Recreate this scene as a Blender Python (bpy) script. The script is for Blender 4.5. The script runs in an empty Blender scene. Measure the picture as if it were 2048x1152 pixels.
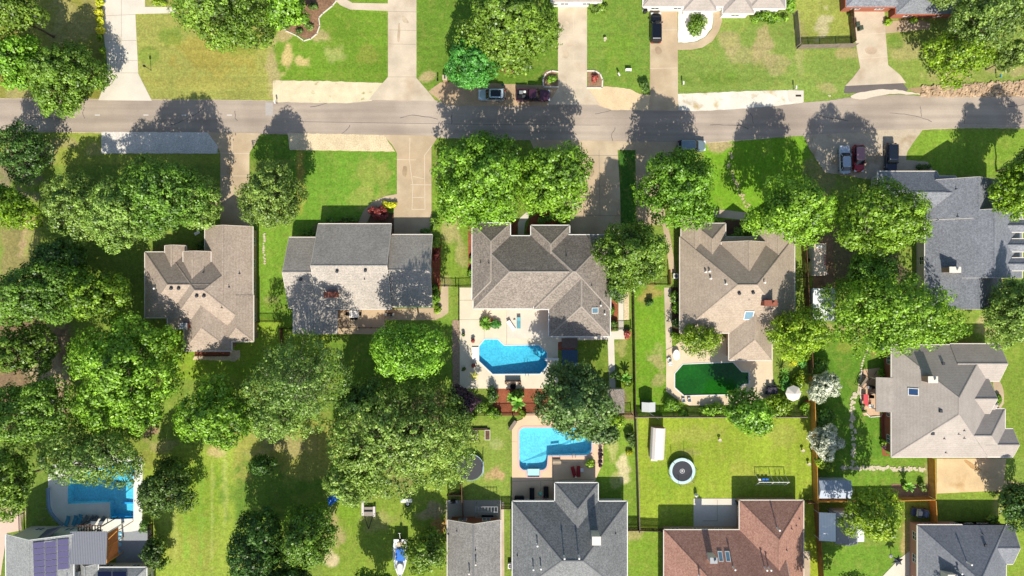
import bpy, bmesh, math, random
import numpy as np
from mathutils import Vector, Matrix
from mathutils.geometry import tessellate_polygon

SC = bpy.context.scene
COL = SC.collection
R = math.radians
# ---------------------------------------------------------------- camera, light, exposure
CAM_H = 110.0            # flying height, metres
S = 0.084                # metres of ground per photo pixel
cam_d = bpy.data.cameras.new('aerial_camera')
cam = bpy.data.objects.new('aerial_camera', cam_d)
COL.objects.link(cam)
cam.location = (0, 0, CAM_H)
cam_d.sensor_width = 36.0
cam_d.lens = 18.0 * CAM_H / (1024 * S)
cam_d.clip_start = 1.0
cam_d.clip_end = 2000.0
SC.camera = cam
SUN_EL, SUN_AZ = 43.0, 4.0
world = bpy.data.worlds.new('World')
SC.world = world
world.use_nodes = True
wn = world.node_tree
sky = wn.nodes.new('ShaderNodeTexSky')
sky.sky_type = 'NISHITA'
sky.sun_disc = False
sky.sun_elevation = R(SUN_EL)
sky.sun_rotation = R(180 - SUN_AZ)
wn.links.new(sky.outputs[0], wn.nodes['Background'].inputs[0])
wn.nodes['Background'].inputs[1].default_value = 0.118
sun_d = bpy.data.lights.new('sun', 'SUN')
sun_d.energy = 4.6
sun_d.angle = R(0.55)
sun_d.color = (1.0, 0.95, 0.86)
sun = bpy.data.objects.new('sun', sun_d)
COL.objects.link(sun)
_d = Vector((-math.sin(R(SUN_AZ)) * math.cos(R(SUN_EL)), math.cos(R(SUN_AZ)) * math.cos(R(SUN_EL)), -math.sin(R(SUN_EL))))
sun.rotation_euler = _d.to_track_quat('-Z', 'Y').to_euler()
SC.view_settings.view_transform = 'Standard'
SC.view_settings.look = 'None'
SC.view_settings.gamma = 1.0
SC.view_settings.exposure = 0.46

rng = random.Random(7)

# ---------------------------------------------------------------- helpers
def W(px, py, h=0.0):
    """survey coordinate (photo pixel seen at height h) -> metres east, north"""
    f = (CAM_H - h) / CAM_H * S
    return ((px - 1024) * f, -(py - 576) * f)

def lin(c):
    """sRGB 0-255 -> linear"""
    out = []
    for v in c:
        v = v / 255.0
        out.append(v / 12.92 if v < 0.04045 else ((v + 0.055) / 1.055) ** 2.4)
    return out

def tag(o, label=None, cat=None, group=None, kind=None):
    if label: o['label'] = label
    if cat: o['category'] = cat
    if group: o['group'] = group
    if kind: o['kind'] = kind
    return o

def empty(name, x, y, z=0.0, rz=0.0, label=None, cat=None, group=None):
    o = bpy.data.objects.new(name, None)
    o.empty_display_size = 0.3
    COL.objects.link(o)
    o.location = (x, y, z)
    o.rotation_euler = (0, 0, rz)
    return tag(o, label, cat, group)

def copy_tree(o, parent=None):
    c = o.copy()
    COL.objects.link(c)
    c.parent = parent
    for ch in list(o.children):
        copy_tree(ch, c)
    return c

class MB:
    def __init__(self):
        self.v = []; self.f = []
    def quad(self, *p):
        i = len(self.v); self.v += [tuple(q) for q in p]; self.f.append(tuple(range(i, i + len(p))))
        return self
    def box(self, x0, y0, z0, x1, y1, z1, ang=0.0, c=None):
        pts = [(x0, y0), (x1, y0), (x1, y1), (x0, y1)]
        if ang:
            cx, cy = c if c else ((x0 + x1) / 2, (y0 + y1) / 2)
            ca, sa = math.cos(ang), math.sin(ang)
            pts = [(cx + (x - cx) * ca - (y - cy) * sa, cy + (x - cx) * sa + (y - cy) * ca) for x, y in pts]
        return self.prism(pts, z0, z1)
    def prism(self, pts, z0, z1, cap=True):
        n = len(pts); i = len(self.v)
        a = sum(pts[k][0] * pts[(k + 1) % n][1] - pts[(k + 1) % n][0] * pts[k][1] for k in range(n))
        if a < 0: pts = pts[::-1]
        self.v += [(x, y, z0) for x, y in pts] + [(x, y, z1) for x, y in pts]
        for k in range(n):
            self.f.append((i + k, i + (k + 1) % n, i + n + (k + 1) % n, i + n + k))
        if cap:
            self.f.append(tuple(i + n + k for k in range(n)))
            self.f.append(tuple(i + n - 1 - k for k in range(n)))
        return self
    def loft(self, rings, cap=True):
        """rings: list of equal-length 3-D rings"""
        n = len(rings[0]); i = len(self.v)
        for r in rings: self.v += [tuple(p) for p in r]
        for j in range(len(rings) - 1):
            a, b = i + j * n, i + (j + 1) * n
            for k in range(n):
                self.f.append((a + k, a + (k + 1) % n, b + (k + 1) % n, b + k))
        if cap:
            self.f.append(tuple(i + n - 1 - k for k in range(n)))
            b = i + (len(rings) - 1) * n
            self.f.append(tuple(b + k for k in range(n)))
        return self
    def tube(self, p0, p1, r0, r1=None, n=6, cap=True):
        r1 = r0 if r1 is None else r1
        p0, p1 = Vector(p0), Vector(p1)
        d = (p1 - p0)
        if d.length < 1e-6: return self
        d.normalize()
        u = d.orthogonal().normalized(); w = d.cross(u)
        rings = []
        for p, r in ((p0, r0), (p1, r1)):
            rings.append([p + (u * math.cos(2 * math.pi * k / n) + w * math.sin(2 * math.pi * k / n)) * r for k in range(n)])
        return self.loft(rings, cap)
    def path(self, pts, r, n=6):
        for a, b in zip(pts[:-1], pts[1:]): self.tube(a, b, r, r, n)
        return self
    def lathe(self, prof, n=16, x=0, y=0, ax='z', z=0, cap=True):
        rings = []
        for r, h in prof:
            rg = []
            for k in range(n):
                a = 2 * math.pi * k / n
                if ax == 'z': rg.append((x + r * math.cos(a), y + r * math.sin(a), z + h))
                elif ax == 'x': rg.append((x + h, y + r * math.cos(a), z + r * math.sin(a)))
                else: rg.append((x + r * math.sin(a), y + h, z + r * math.cos(a)))
            rings.append(rg)
        return self.loft(rings, cap)
    def ball(self, x, y, z, r, n=10, m=6, sz=1.0):
        prof = [(max(r * math.sin(math.pi * k / m), 1e-3), -r * sz * math.cos(math.pi * k / m)) for k in range(m + 1)]
        return self.lathe(prof, n, x, y, 'z', z)
    def ring(self, x, y, z, r, t, n=24, m=6):
        i = len(self.v)
        for k in range(n):
            a = 2 * math.pi * k / n
            for j in range(m):
                b = 2 * math.pi * j / m
                rr = r + t * math.cos(b)
                self.v.append((x + rr * math.cos(a), y + rr * math.sin(a), z + t * math.sin(b)))
        for k in range(n):
            for j in range(m):
                self.f.append((i + k * m + j, i + ((k + 1) % n) * m + j, i + ((k + 1) % n) * m + (j + 1) % m, i + k * m + (j + 1) % m))
        return self
    def build(self, name, mat, parent=None, world=False, smooth=False, label=None, cat=None, group=None, kind=None):
        me = bpy.data.meshes.new(name)
        v = self.v
        if world and parent is not None:
            r = parent
            ox, oy, oz = r.location
            if r.parent is not None:
                ox += r.parent.location[0]; oy += r.parent.location[1]; oz += r.parent.location[2]
            v = [(a - ox, b - oy, c - oz) for a, b, c in v]
        me.from_pydata(v, [], self.f)
        me.validate()
        if mat: me.materials.append(mat)
        if smooth: me.shade_smooth()
        o = bpy.data.objects.new(name, me)
        COL.objects.link(o)
        if parent is not None: o.parent = parent
        return tag(o, label, cat, group, kind)

def rrect(cx, cy, lx, ly, r, z, n=4):
    """rounded rectangle ring at height z"""
    out = []
    hx, hy = lx / 2, ly / 2
    r = min(r, hx * 0.99, hy * 0.99)
    for sx, sy, a0 in ((1, 1, 0), (-1, 1, 90), (-1, -1, 180), (1, -1, 270)):
        for k in range(n + 1):
            a = R(a0 + 90.0 * k / n)
            out.append((cx + sx * (hx - r) + r * math.cos(a), cy + sy * (hy - r) + r * math.sin(a), z))
    return out

# ---------------------------------------------------------------- materials
MATS = {}
def nt(m):
    m.use_nodes = True
    t = m.node_tree
    return t, t.nodes, t.links, t.nodes['Principled BSDF']

def mat(name, rgb, rough=0.8, var=0.12, scale=3.0, var2=0.0, scale2=0.4, metal=0.0, bump=0.0, spec=0.3, tint=None, stripes=None, coat=0.0):
    """procedural surface: base colour broken by two noises, optional tint and stripes"""
    if name in MATS: return MATS[name]
    m = bpy.data.materials.new(name)
    t, N, L, b = nt(m)
    c = lin(rgb)
    tc = N.new('ShaderNodeTexCoord')
    n1 = N.new('ShaderNodeTexNoise'); n1.inputs['Scale'].default_value = scale; n1.inputs['Detail'].default_value = 4
    n1.inputs['Roughness'].default_value = 0.65
    L.new(tc.outputs['Object'], n1.inputs['Vector'])
    mr = N.new('ShaderNodeMapRange')
    mr.inputs['From Min'].default_value = 0.3; mr.inputs['From Max'].default_value = 0.7
    mr.inputs['To Min'].default_value = 1 - var; mr.inputs['To Max'].default_value = 1 + var
    L.new(n1.outputs['Fac'], mr.inputs['Value'])
    fac = mr.outputs[0]
    if var2:
        n2 = N.new('ShaderNodeTexNoise'); n2.inputs['Scale'].default_value = scale2; n2.inputs['Detail'].default_value = 3
        L.new(tc.outputs['Object'], n2.inputs['Vector'])
        m2 = N.new('ShaderNodeMapRange')
        m2.inputs['From Min'].default_value = 0.35; m2.inputs['From Max'].default_value = 0.65
        m2.inputs['To Min'].default_value = 1 - var2; m2.inputs['To Max'].default_value = 1 + var2
        L.new(n2.outputs['Fac'], m2.inputs['Value'])
        mu = N.new('ShaderNodeMath'); mu.operation = 'MULTIPLY'
        L.new(fac, mu.inputs[0]); L.new(m2.outputs[0], mu.inputs[1]); fac = mu.outputs[0]
    if stripes:
        axis, freq, amt = stripes
        sp = N.new('ShaderNodeSeparateXYZ'); L.new(tc.outputs['Object'], sp.inputs[0])
        ml = N.new('ShaderNodeMath'); ml.operation = 'MULTIPLY'; ml.inputs[1].default_value = freq * 2 * math.pi
        L.new(sp.outputs[axis], ml.inputs[0])
        si = N.new('ShaderNodeMath'); si.operation = 'SINE'; L.new(ml.outputs[0], si.inputs[0])
        m3 = N.new('ShaderNodeMapRange'); m3.inputs['From Min'].default_value = -1
        m3.inputs['To Min'].default_value = 1 - amt; m3.inputs['To Max'].default_value = 1
        L.new(si.outputs[0], m3.inputs['Value'])
        mu = N.new('ShaderNodeMath'); mu.operation = 'MULTIPLY'
        L.new(fac, mu.inputs[0]); L.new(m3.outputs[0], mu.inputs[1]); fac = mu.outputs[0]
    base = N.new('ShaderNodeRGB'); base.outputs[0].default_value = (*c, 1)
    colout = base.outputs[0]
    if tint:
        trgb, tsc, tlo, thi = tint
        nn = N.new('ShaderNodeTexNoise'); nn.inputs['Scale'].default_value = tsc; nn.inputs['Detail'].default_value = 5
        L.new(tc.outputs['Object'], nn.inputs['Vector'])
        mm = N.new('ShaderNodeMapRange'); mm.inputs['From Min'].default_value = tlo; mm.inputs['From Max'].default_value = thi
        L.new(nn.outputs['Fac'], mm.inputs['Value'])
        mx = N.new('ShaderNodeMix'); mx.data_type = 'RGBA'
        L.new(mm.outputs[0], mx.inputs[0]); L.new(colout, mx.inputs[6]); mx.inputs[7].default_value = (*lin(trgb), 1)
        colout = mx.outputs[2]
    vm = N.new('ShaderNodeVectorMath'); vm.operation = 'SCALE'
    L.new(colout, vm.inputs[0]); L.new(fac, vm.inputs['Scale'])
    L.new(vm.outputs[0], b.inputs['Base Color'])
    b.inputs['Roughness'].default_value = rough
    b.inputs['Metallic'].default_value = metal
    b.inputs['Specular IOR Level'].default_value = spec
    if coat: b.inputs['Coat Weight'].default_value = coat
    if bump:
        bp = N.new('ShaderNodeBump'); bp.inputs['Strength'].default_value = 0.6; bp.inputs['Distance'].default_value = bump
        L.new(n1.outputs['Fac'], bp.inputs['Height']); L.new(bp.outputs[0], b.inputs['Normal'])
    MATS[name] = m
    return m

def shingle(name, rgb, rgb2, contrast=0.30):
    """asphalt shingles: per-tab speckle in courses"""
    if name in MATS: return MATS[name]
    m = bpy.data.materials.new(name)
    t, N, L, b = nt(m)
    tc = N.new('ShaderNodeTexCoord')
    v = N.new('ShaderNodeTexVoronoi'); v.inputs['Scale'].default_value = 5.5
    L.new(tc.outputs['Object'], v.inputs['Vector'])
    n1 = N.new('ShaderNodeTexNoise'); n1.inputs['Scale'].default_value = 8.0; n1.inputs['Detail'].default_value = 4
    L.new(tc.outputs['Object'], n1.inputs['Vector'])
    n2 = N.new('ShaderNodeTexNoise'); n2.inputs['Scale'].default_value = 0.35; n2.inputs['Detail'].default_value = 4
    L.new(tc.outputs['Object'], n2.inputs['Vector'])
    sp = N.new('ShaderNodeSeparateColor'); L.new(v.outputs['Color'], sp.inputs[0])
    mx = N.new('ShaderNodeMix'); mx.data_type = 'RGBA'
    L.new(sp.outputs[0], mx.inputs[0]); mx.inputs[6].default_value = (*lin(rgb), 1); mx.inputs[7].default_value = (*lin(rgb2), 1)
    a = N.new('ShaderNodeMapRange'); a.inputs['From Min'].default_value = 0.32; a.inputs['From Max'].default_value = 0.68
    a.inputs['To Min'].default_value = 1 - contrast; a.inputs['To Max'].default_value = 1 + contrast
    L.new(n1.outputs['Fac'], a.inputs['Value'])
    a2 = N.new('ShaderNodeMapRange'); a2.inputs['From Min'].default_value = 0.35; a2.inputs['From Max'].default_value = 0.65
    a2.inputs['To Min'].default_value = 0.93; a2.inputs['To Max'].default_value = 1.07
    L.new(n2.outputs['Fac'], a2.inputs['Value'])
    mu = N.new('ShaderNodeMath'); mu.operation = 'MULTIPLY'; L.new(a.outputs[0], mu.inputs[0]); L.new(a2.outputs[0], mu.inputs[1])
    # courses follow the height on the slope
    sx = N.new('ShaderNodeSeparateXYZ'); L.new(tc.outputs['Object'], sx.inputs[0])
    ml = N.new('ShaderNodeMath'); ml.operation = 'MULTIPLY'; ml.inputs[1].default_value = 2 * math.pi * 4.2
    L.new(sx.outputs[2], ml.inputs[0])
    si = N.new('ShaderNodeMath'); si.operation = 'SINE'; L.new(ml.outputs[0], si.inputs[0])
    a3 = N.new('ShaderNodeMapRange'); a3.inputs['From Min'].default_value = -1; a3.inputs['To Min'].default_value = 0.96; a3.inputs['To Max'].default_value = 1.02
    L.new(si.outputs[0], a3.inputs['Value'])
    mu2 = N.new('ShaderNodeMath'); mu2.operation = 'MULTIPLY'; L.new(mu.outputs[0], mu2.inputs[0]); L.new(a3.outputs[0], mu2.inputs[1])
    vm = N.new('ShaderNodeVectorMath'); vm.operation = 'SCALE'
    L.new(mx.outputs[2], vm.inputs[0]); L.new(mu2.outputs[0], vm.inputs['Scale'])
    L.new(vm.outputs[0], b.inputs['Base Color'])
    b.inputs['Roughness'].default_value = 0.92
    b.inputs['Specular IOR Level'].default_value = 0.15
    MATS[name] = m
    return m

def leafmat(name, dark, light, extra=None, transl=0.24):
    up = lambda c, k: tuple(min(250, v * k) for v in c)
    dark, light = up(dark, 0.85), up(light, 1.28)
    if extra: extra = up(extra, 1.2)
    """leaves: colour picked per leaf from the attribute v"""
    if name in MATS: return MATS[name]
    m = bpy.data.materials.new(name)
    m.use_nodes = True
    t = m.node_tree; N, L = t.nodes, t.links
    N.remove(N['Principled BSDF'])
    at = N.new('ShaderNodeAttribute'); at.attribute_name = 'v'
    cr = N.new('ShaderNodeValToRGB')
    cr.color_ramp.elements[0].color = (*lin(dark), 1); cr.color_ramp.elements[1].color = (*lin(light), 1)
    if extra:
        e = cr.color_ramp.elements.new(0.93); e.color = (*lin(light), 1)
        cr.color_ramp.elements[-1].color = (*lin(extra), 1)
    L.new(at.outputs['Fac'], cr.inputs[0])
    oi = N.new('ShaderNodeObjectInfo')
    hv = N.new('ShaderNodeHueSaturation')
    h1_ = N.new('ShaderNodeMapRange'); h1_.inputs['To Min'].default_value = 0.484; h1_.inputs['To Max'].default_value = 0.505
    L.new(oi.outputs['Random'], h1_.inputs['Value']); L.new(h1_.outputs[0], hv.inputs['Hue'])
    fr_ = N.new('ShaderNodeMath'); fr_.operation = 'MULTIPLY'; fr_.inputs[1].default_value = 7.31; L.new(oi.outputs['Random'], fr_.inputs[0])
    ff_ = N.new('ShaderNodeMath'); ff_.operation = 'FRACT'; L.new(fr_.outputs[0], ff_.inputs[0])
    h2_ = N.new('ShaderNodeMapRange'); h2_.inputs['To Min'].default_value = 0.84; h2_.inputs['To Max'].default_value = 1.14
    L.new(ff_.outputs[0], h2_.inputs['Value']); L.new(h2_.outputs[0], hv.inputs['Value'])
    L.new(cr.outputs[0], hv.inputs['Color'])
    d = N.new('ShaderNodeBsdfDiffuse'); L.new(hv.outputs[0], d.inputs[0])
    tr = N.new('ShaderNodeBsdfTranslucent'); L.new(hv.outputs[0], tr.inputs[0])
    gl = N.new('ShaderNodeBsdfGlossy'); gl.inputs['Roughness'].default_value = 0.45; gl.inputs[0].default_value = (1, 1, 1, 1)
    m1 = N.new('ShaderNodeMixShader'); m1.inputs[0].default_value = transl
    L.new(d.outputs[0], m1.inputs[1]); L.new(tr.outputs[0], m1.inputs[2])
    m2 = N.new('ShaderNodeMixShader'); m2.inputs[0].default_value = 0.03
    L.new(m1.outputs[0], m2.inputs[1]); L.new(gl.outputs[0], m2.inputs[2])
    L.new(m2.outputs[0], N['Material Output'].inputs[0])
    MATS[name] = m
    return m

def water_mat(name, tint, mixg=0.06, rough=0.02):
    m = bpy.data.materials.new(name)
    m.use_nodes = True
    t = m.node_tree; N, L = t.nodes, t.links
    N.remove(N['Principled BSDF'])
    tr = N.new('ShaderNodeBsdfTransparent'); tr.inputs[0].default_value = (*tint, 1)
    gl = N.new('ShaderNodeBsdfGlossy'); gl.inputs['Roughness'].default_value = rough
    tc = N.new('ShaderNodeTexCoord')
    nz = N.new('ShaderNodeTexNoise'); nz.inputs['Scale'].default_value = 3.0; nz.inputs['Detail'].default_value = 3
    L.new(tc.outputs['Object'], nz.inputs['Vector'])
    bp = N.new('ShaderNodeBump'); bp.inputs['Strength'].default_value = 0.5; bp.inputs['Distance'].default_value = 0.05
    L.new(nz.outputs['Fac'], bp.inputs['Height']); L.new(bp.outputs[0], gl.inputs['Normal'])
    mx = N.new('ShaderNodeMixShader'); mx.inputs[0].default_value = mixg
    L.new(tr.outputs[0], mx.inputs[1]); L.new(gl.outputs[0], mx.inputs[2])
    L.new(mx.outputs[0], N['Material Output'].inputs[0])
    return m

def glassy(name, rgb, rough=0.08):
    return mat(name, rgb, rough=rough, var=0.05, spec=0.6)

M_conc = mat('concrete', (194, 178, 154), 0.9, 0.06, 5, 0.11, 0.3, tint=((168, 146, 120), 0.25, 0.5, 0.8))
M_conc_w = mat('concrete_pale', (206, 196, 178), 0.9, 0.05, 5, 0.06, 0.3)
M_conc_b = mat('concrete_brown', (176, 154, 124), 0.9, 0.06, 5, 0.10, 0.3, tint=((196, 178, 148), 0.2, 0.45, 0.75))
M_deck = mat('pool_deck_concrete', (208, 197, 172), 0.85, 0.04, 6, 0.05, 0.4)
M_deck_p = mat('pool_deck_peach', (214, 182, 148), 0.85, 0.04, 6, 0.04, 0.4)
M_deck_w = mat('pool_deck_white', (214, 212, 200), 0.85, 0.04, 6, 0.05, 0.4)
M_asph = mat('asphalt', (158, 143, 127), 0.93, 0.10, 7, 0.09, 0.12, tint=((172, 157, 140), 0.09, 0.45, 0.62))
M_asph_d = mat('asphalt_dark', (104, 96, 92), 0.93, 0.12, 6, 0.1, 0.3)
M_grav_t = mat('gravel_tan', (204, 184, 148), 0.95, 0.30, 6, 0.10, 0.5, bump=0.05)
M_grav_w = mat('gravel_white', (206, 198, 186), 0.95, 0.34, 5, 0.08, 0.5, bump=0.05)
M_grav_y = mat('swale_lining', (207, 192, 158), 0.95, 0.09, 5, 0.09, 0.6, tint=((150, 140, 90), 0.5, 0.62, 0.7))
M_whiterock = mat('white_rock', (225, 218, 210), 0.9, 0.14, 6, bump=0.03)
M_mulch = mat('mulch', (140, 80, 54), 0.95, 0.35, 5, 0.15, 0.8)
M_soil = mat('bare_soil', (140, 112, 86), 0.95, 0.3, 4, 0.15, 0.6)
M_white = mat('white_paint', (226, 223, 216), 0.5, 0.03)
M_cream = mat('cream_trim', (214, 205, 190), 0.6, 0.04)
M_black = mat('black_metal', (26, 26, 28), 0.5, 0.1)
M_dkgrey = mat('dark_grey', (62, 64, 68), 0.6, 0.1)
M_grey = mat('grey_metal', (150, 152, 152), 0.45, 0.06, metal=0.3)
M_brick = mat('brick_red', (152, 92, 72), 0.9, 0.18, 9, stripes=(2, 6.5, 0.18))
M_brick_t = mat('brick_tan', (178, 146, 122), 0.9, 0.14, 9, stripes=(2, 6.5, 0.15))
M_siding = mat('siding_pale', (196, 188, 174), 0.8, 0.05, 4, stripes=(2, 5.0, 0.12))
M_siding_w = mat('siding_white', (226, 222, 214), 0.8, 0.04, 4, stripes=(2, 5.0, 0.08))
M_glass = glassy('window_glass', (38, 48, 58))
M_skylight = glassy('skylight_glass', (104, 136, 150), 0.2)
M_wood = mat('cedar_new', (196, 140, 66), 0.85, 0.14, 6, 0.1, 1.5, stripes=None)
M_wood_b = mat('wood_brown', (112, 82, 58), 0.9, 0.18, 6, 0.12, 1.2)
M_wood_g = mat('wood_grey', (132, 120, 106), 0.9, 0.18, 6, 0.12, 1.2)
M_wood_d = mat('wood_dark', (62, 50, 42), 0.9, 0.18, 6)
M_wood_r = mat('wood_redbrown', (134, 84, 62), 0.9, 0.16, 6)
M_bark = mat('bark', (98, 84, 68), 0.95, 0.25, 8)
M_bark_p = mat('bark_pale', (170, 158, 136), 0.9, 0.2, 6)
M_alu = mat('white_sheet_metal', (226, 228, 226), 0.45, 0.03, stripes=(0, 2.2, 0.06))
M_tyre = mat('tyre_rubber', (28, 28, 28), 0.85, 0.1)
M_blue = mat('blue_tarp', (40, 110, 200), 0.55, 0.08, 4)
M_stone = mat('pale_stone', (190, 178, 150), 0.9, 0.2, 5)

def streaky(m, rgb, amt=0.10, sx=0.03, sy=0.9):
    """long worn streaks running east-west, mixed over an existing material"""
    t = m.node_tree; N, L = t.nodes, t.links; b = N['Principled BSDF']
    src = b.inputs['Base Color'].links[0].from_socket
    tc = N.new('ShaderNodeTexCoord'); mp = N.new('ShaderNodeMapping'); mp.inputs['Scale'].default_value = (sx, sy, 1)
    L.new(tc.outputs['Object'], mp.inputs[0])
    nz = N.new('ShaderNodeTexNoise'); nz.inputs['Scale'].default_value = 1.0; nz.inputs['Detail'].default_value = 5
    L.new(mp.outputs[0], nz.inputs['Vector'])
    mr = N.new('ShaderNodeMapRange'); mr.inputs['From Min'].default_value = 0.35; mr.inputs['From Max'].default_value = 0.65
    mr.inputs['To Min'].default_value = 1 - amt; mr.inputs['To Max'].default_value = 1 + amt
    L.new(nz.outputs['Fac'], mr.inputs['Value'])
    vm = N.new('ShaderNodeVectorMath'); vm.operation = 'SCALE'
    L.new(src, vm.inputs[0]); L.new(mr.outputs[0], vm.inputs['Scale']); L.new(vm.outputs[0], b.inputs['Base Color'])
streaky(M_asph, None, 0.11)
# ---------------------------------------------------------------- plan geometry
ZL = [0.010]
def nextz():
    ZL[0] += 0.0005
    return ZL[0]

def smooth_poly(pts, it=2):
    for _ in range(it):
        out = []
        n = len(pts)
        for k in range(n):
            a, b = pts[k], pts[(k + 1) % n]
            out.append((a[0] * .75 + b[0] * .25, a[1] * .75 + b[1] * .25))
            out.append((a[0] * .25 + b[0] * .75, a[1] * .25 + b[1] * .75))
        pts = out
    return pts

def ragged(pts, amp, step=0.5, seed=1):
    r = random.Random(seed)
    out = []
    n = len(pts)
    for k in range(n):
        a, b = Vector(pts[k]), Vector(pts[(k + 1) % n])
        L_ = (b - a).length
        m = max(1, int(L_ / step))
        if L_ < 1e-6: continue
        d = (b - a).normalized(); nn = Vector((-d.y, d.x))
        for j in range(m):
            p = a.lerp(b, j / m) + nn * r.uniform(-amp, amp)
            out.append((p.x, p.y))
    return out

def fill(mb, pts, z, holes=()):
    polys = [[Vector((x, y, 0)) for x, y in pts]] + [[Vector((x, y, 0)) for x, y in h] for h in holes]
    flat = [p for pl in polys for p in pl]
    tris = tessellate_polygon(polys)
    i = len(mb.v)
    for p in flat: mb.v.append((p.x, p.y, z(p.x, p.y) if callable(z) else z))
    for t in tris:
        a, b, c = [flat[k] for k in t]
        if (b - a).cross(c - a).z < 0: t = (t[0], t[2], t[1])
        mb.f.append(tuple(i + k for k in t))
    return mb

def sheet(name, pts, m, z, holes=(), px=True, smooth=0, rag=0, thick=0.08, kind='structure', parent=None, seed=1):
    if px: pts = [W(*p) for p in pts]
    if smooth: pts = smooth_poly(pts, smooth)
    if rag: pts = ragged(pts, rag, seed=seed)
    mb = MB()
    fill(mb, pts, z, holes)
    n = len(pts)
    a = sum(pts[k][0] * pts[(k + 1) % n][1] - pts[(k + 1) % n][0] * pts[k][1] for k in range(n))
    pp = pts if a > 0 else pts[::-1]
    i = len(mb.v)
    mb.v += [(x, y, z - thick) for x, y in pp] + [(x, y, z) for x, y in pp]
    for k in range(n):
        mb.f.append((i + k, i + (k + 1) % n, i + n + (k + 1) % n, i + n + k))
    o = mb.build(name, m, parent)
    if kind and parent is None: o['kind'] = kind
    return o

def offset_poly(pts, d):
    """outward offset (positive) of a simple polygon with mitres"""
    n = len(pts)
    a = sum(pts[k][0] * pts[(k + 1) % n][1] - pts[(k + 1) % n][0] * pts[k][1] for k in range(n))
    s = 1 if a > 0 else -1
    out = []
    for k in range(n):
        p0, p1, p2 = Vector(pts[k - 1]), Vector(pts[k]), Vector(pts[(k + 1) % n])
        d1, d2 = (p1 - p0).normalized(), (p2 - p1).normalized()
        n1, n2 = Vector((d1.y, -d1.x)) * s, Vector((d2.y, -d2.x)) * s
        m = (n1 + n2)
        if m.length < 1e-6: m = n1
        m.normalize()
        q = p1 + m * (d / max(0.5, m.dot(n1)))
        out.append((q.x, q.y))
    return out

def inside(pts, X, Y):
    """vectorised point in polygon"""
    X = np.asarray(X); Y = np.asarray(Y)
    c = np.zeros(X.shape, bool)
    n = len(pts)
    for k in range(n):
        x0, y0 = pts[k]; x1, y1 = pts[(k + 1) % n]
        if y0 == y1: continue
        cond = ((y0 > Y) != (y1 > Y)) & (X < (x1 - x0) * (Y - y0) / (y1 - y0) + x0)
        c ^= cond
    return c
# ---------------------------------------------------------------- pools (outlines in survey pixels)
POOL1 = [W(*p) for p in [(969.6, 678.4), (995, 678.4), (1008.4, 691), (1077.7, 690), (1094, 705), (1094, 733), (1080, 747.7), (985.4, 748.2), (958, 722), (958, 693)]]
def arc(cx, cy, r, a0, a1, n=5):
    return [(cx + r * math.cos(R(a0 + (a1 - a0) * k / n)), cy - r * math.sin(R(a0 + (a1 - a0) * k / n))) for k in range(n + 1)]
POOL2 = [W(*p) for p in arc(1049, 866, 11, 180, 90) + arc(1172, 866, 11, 90, 0) + arc(1170, 897, 13.5, 0, -90) + [(1096, 911)] +
         arc(1082, 928, 12.5, 0, -70) + [(1080, 940), (1079, 954), (1055, 954), (1053, 940)] + arc(1051, 928, 12.5, -110, -180)]
POOL3 = [W(*p) for p in [(136, 955), (136, 1008), (220, 1005), (221, 1038.6), (268, 1037), (268, 945), (276, 936), (274, 927), (255, 925), (205, 935), (165, 945)]]
POOL4 = [W(*p) for p in [(1365.5, 728.5), (1465.5, 724.5), (1483, 743.8), (1497, 744.5), (1497.4, 767), (1485, 768.5), (1467.6, 788.4), (1367.7, 790.7), (1349.5, 774.5), (1349.5, 746.8)]]
POOLS = [POOL1, POOL2, POOL3, POOL4]

# ---------------------------------------------------------------- ground sheet with real ground-cover colours
def axis(lo, hi, dlo, dhi, step):
    mid = np.arange(dlo, dhi + step, step)
    left = dlo - np.cumsum(np.geomspace(step, 60, 22)); left = left[left > lo][::-1]
    right = mid[-1] + np.cumsum(np.geomspace(step, 60, 22)); right = right[right < hi]
    return np.concatenate([[lo], left, mid, right, [hi]])
gx = axis(-600, 600, -90, 90, 0.36)
gy = axis(-600, 600, -51, 51, 0.36)
GX, GY = np.meshgrid(gx, gy)
PX = GX / S + 1024; PY = -GY / S + 576          # ground position expressed in survey pixels
nr = np.random.RandomState(5)
def smooth_noise(cell, seed):
    r = np.random.RandomState(seed)
    k = r.rand(260, 260)
    u = (PX + 4000) / cell; v = (PY + 4000) / cell
    iu, iv = np.floor(u).astype(int), np.floor(v).astype(int)
    fu, fv = u - iu, v - iv
    fu = fu * fu * (3 - 2 * fu); fv = fv * fv * (3 - 2 * fv)
    g = lambda a, b: k[a % 260, b % 260]
    return (g(iu, iv) * (1 - fu) + g(iu + 1, iv) * fu) * (1 - fv) + (g(iu, iv + 1) * (1 - fu) + g(iu + 1, iv + 1) * fu) * fv
NZ1 = smooth_noise(26, 1); NZ2 = smooth_noise(11, 2); NZ3 = smooth_noise(70, 3)
cover = np.zeros(GX.shape + (3,)) + np.array(lin((112, 128, 48)))
def paint(mask, rgb):
    global cover
    mask = np.clip(mask, 0, 1)[..., None]
    cover = cover * (1 - mask) + np.array(lin(rgb)) * mask
def rectm(x0, y0, x1, y1, f=3, wob=0):
    w = wob * (NZ1 - 0.5) * 2 + wob * (NZ2 - 0.5)
    d = np.minimum(np.minimum(PX - x0, x1 - PX), np.minimum(PY - y0, y1 - PY)) + w
    return np.clip(d / f + 0.5, 0, 1)
def ell(cx, cy, rx, ry, f=0.35, wob=0.35, k=1.0):
    d = 1 - np.sqrt(((PX - cx) / rx) ** 2 + ((PY - cy) / ry) ** 2) + wob * ((NZ1 - 0.5) * 1.2 + (NZ2 - 0.5) * 1.3)
    return np.clip(d / f, 0, 1) * k
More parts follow.
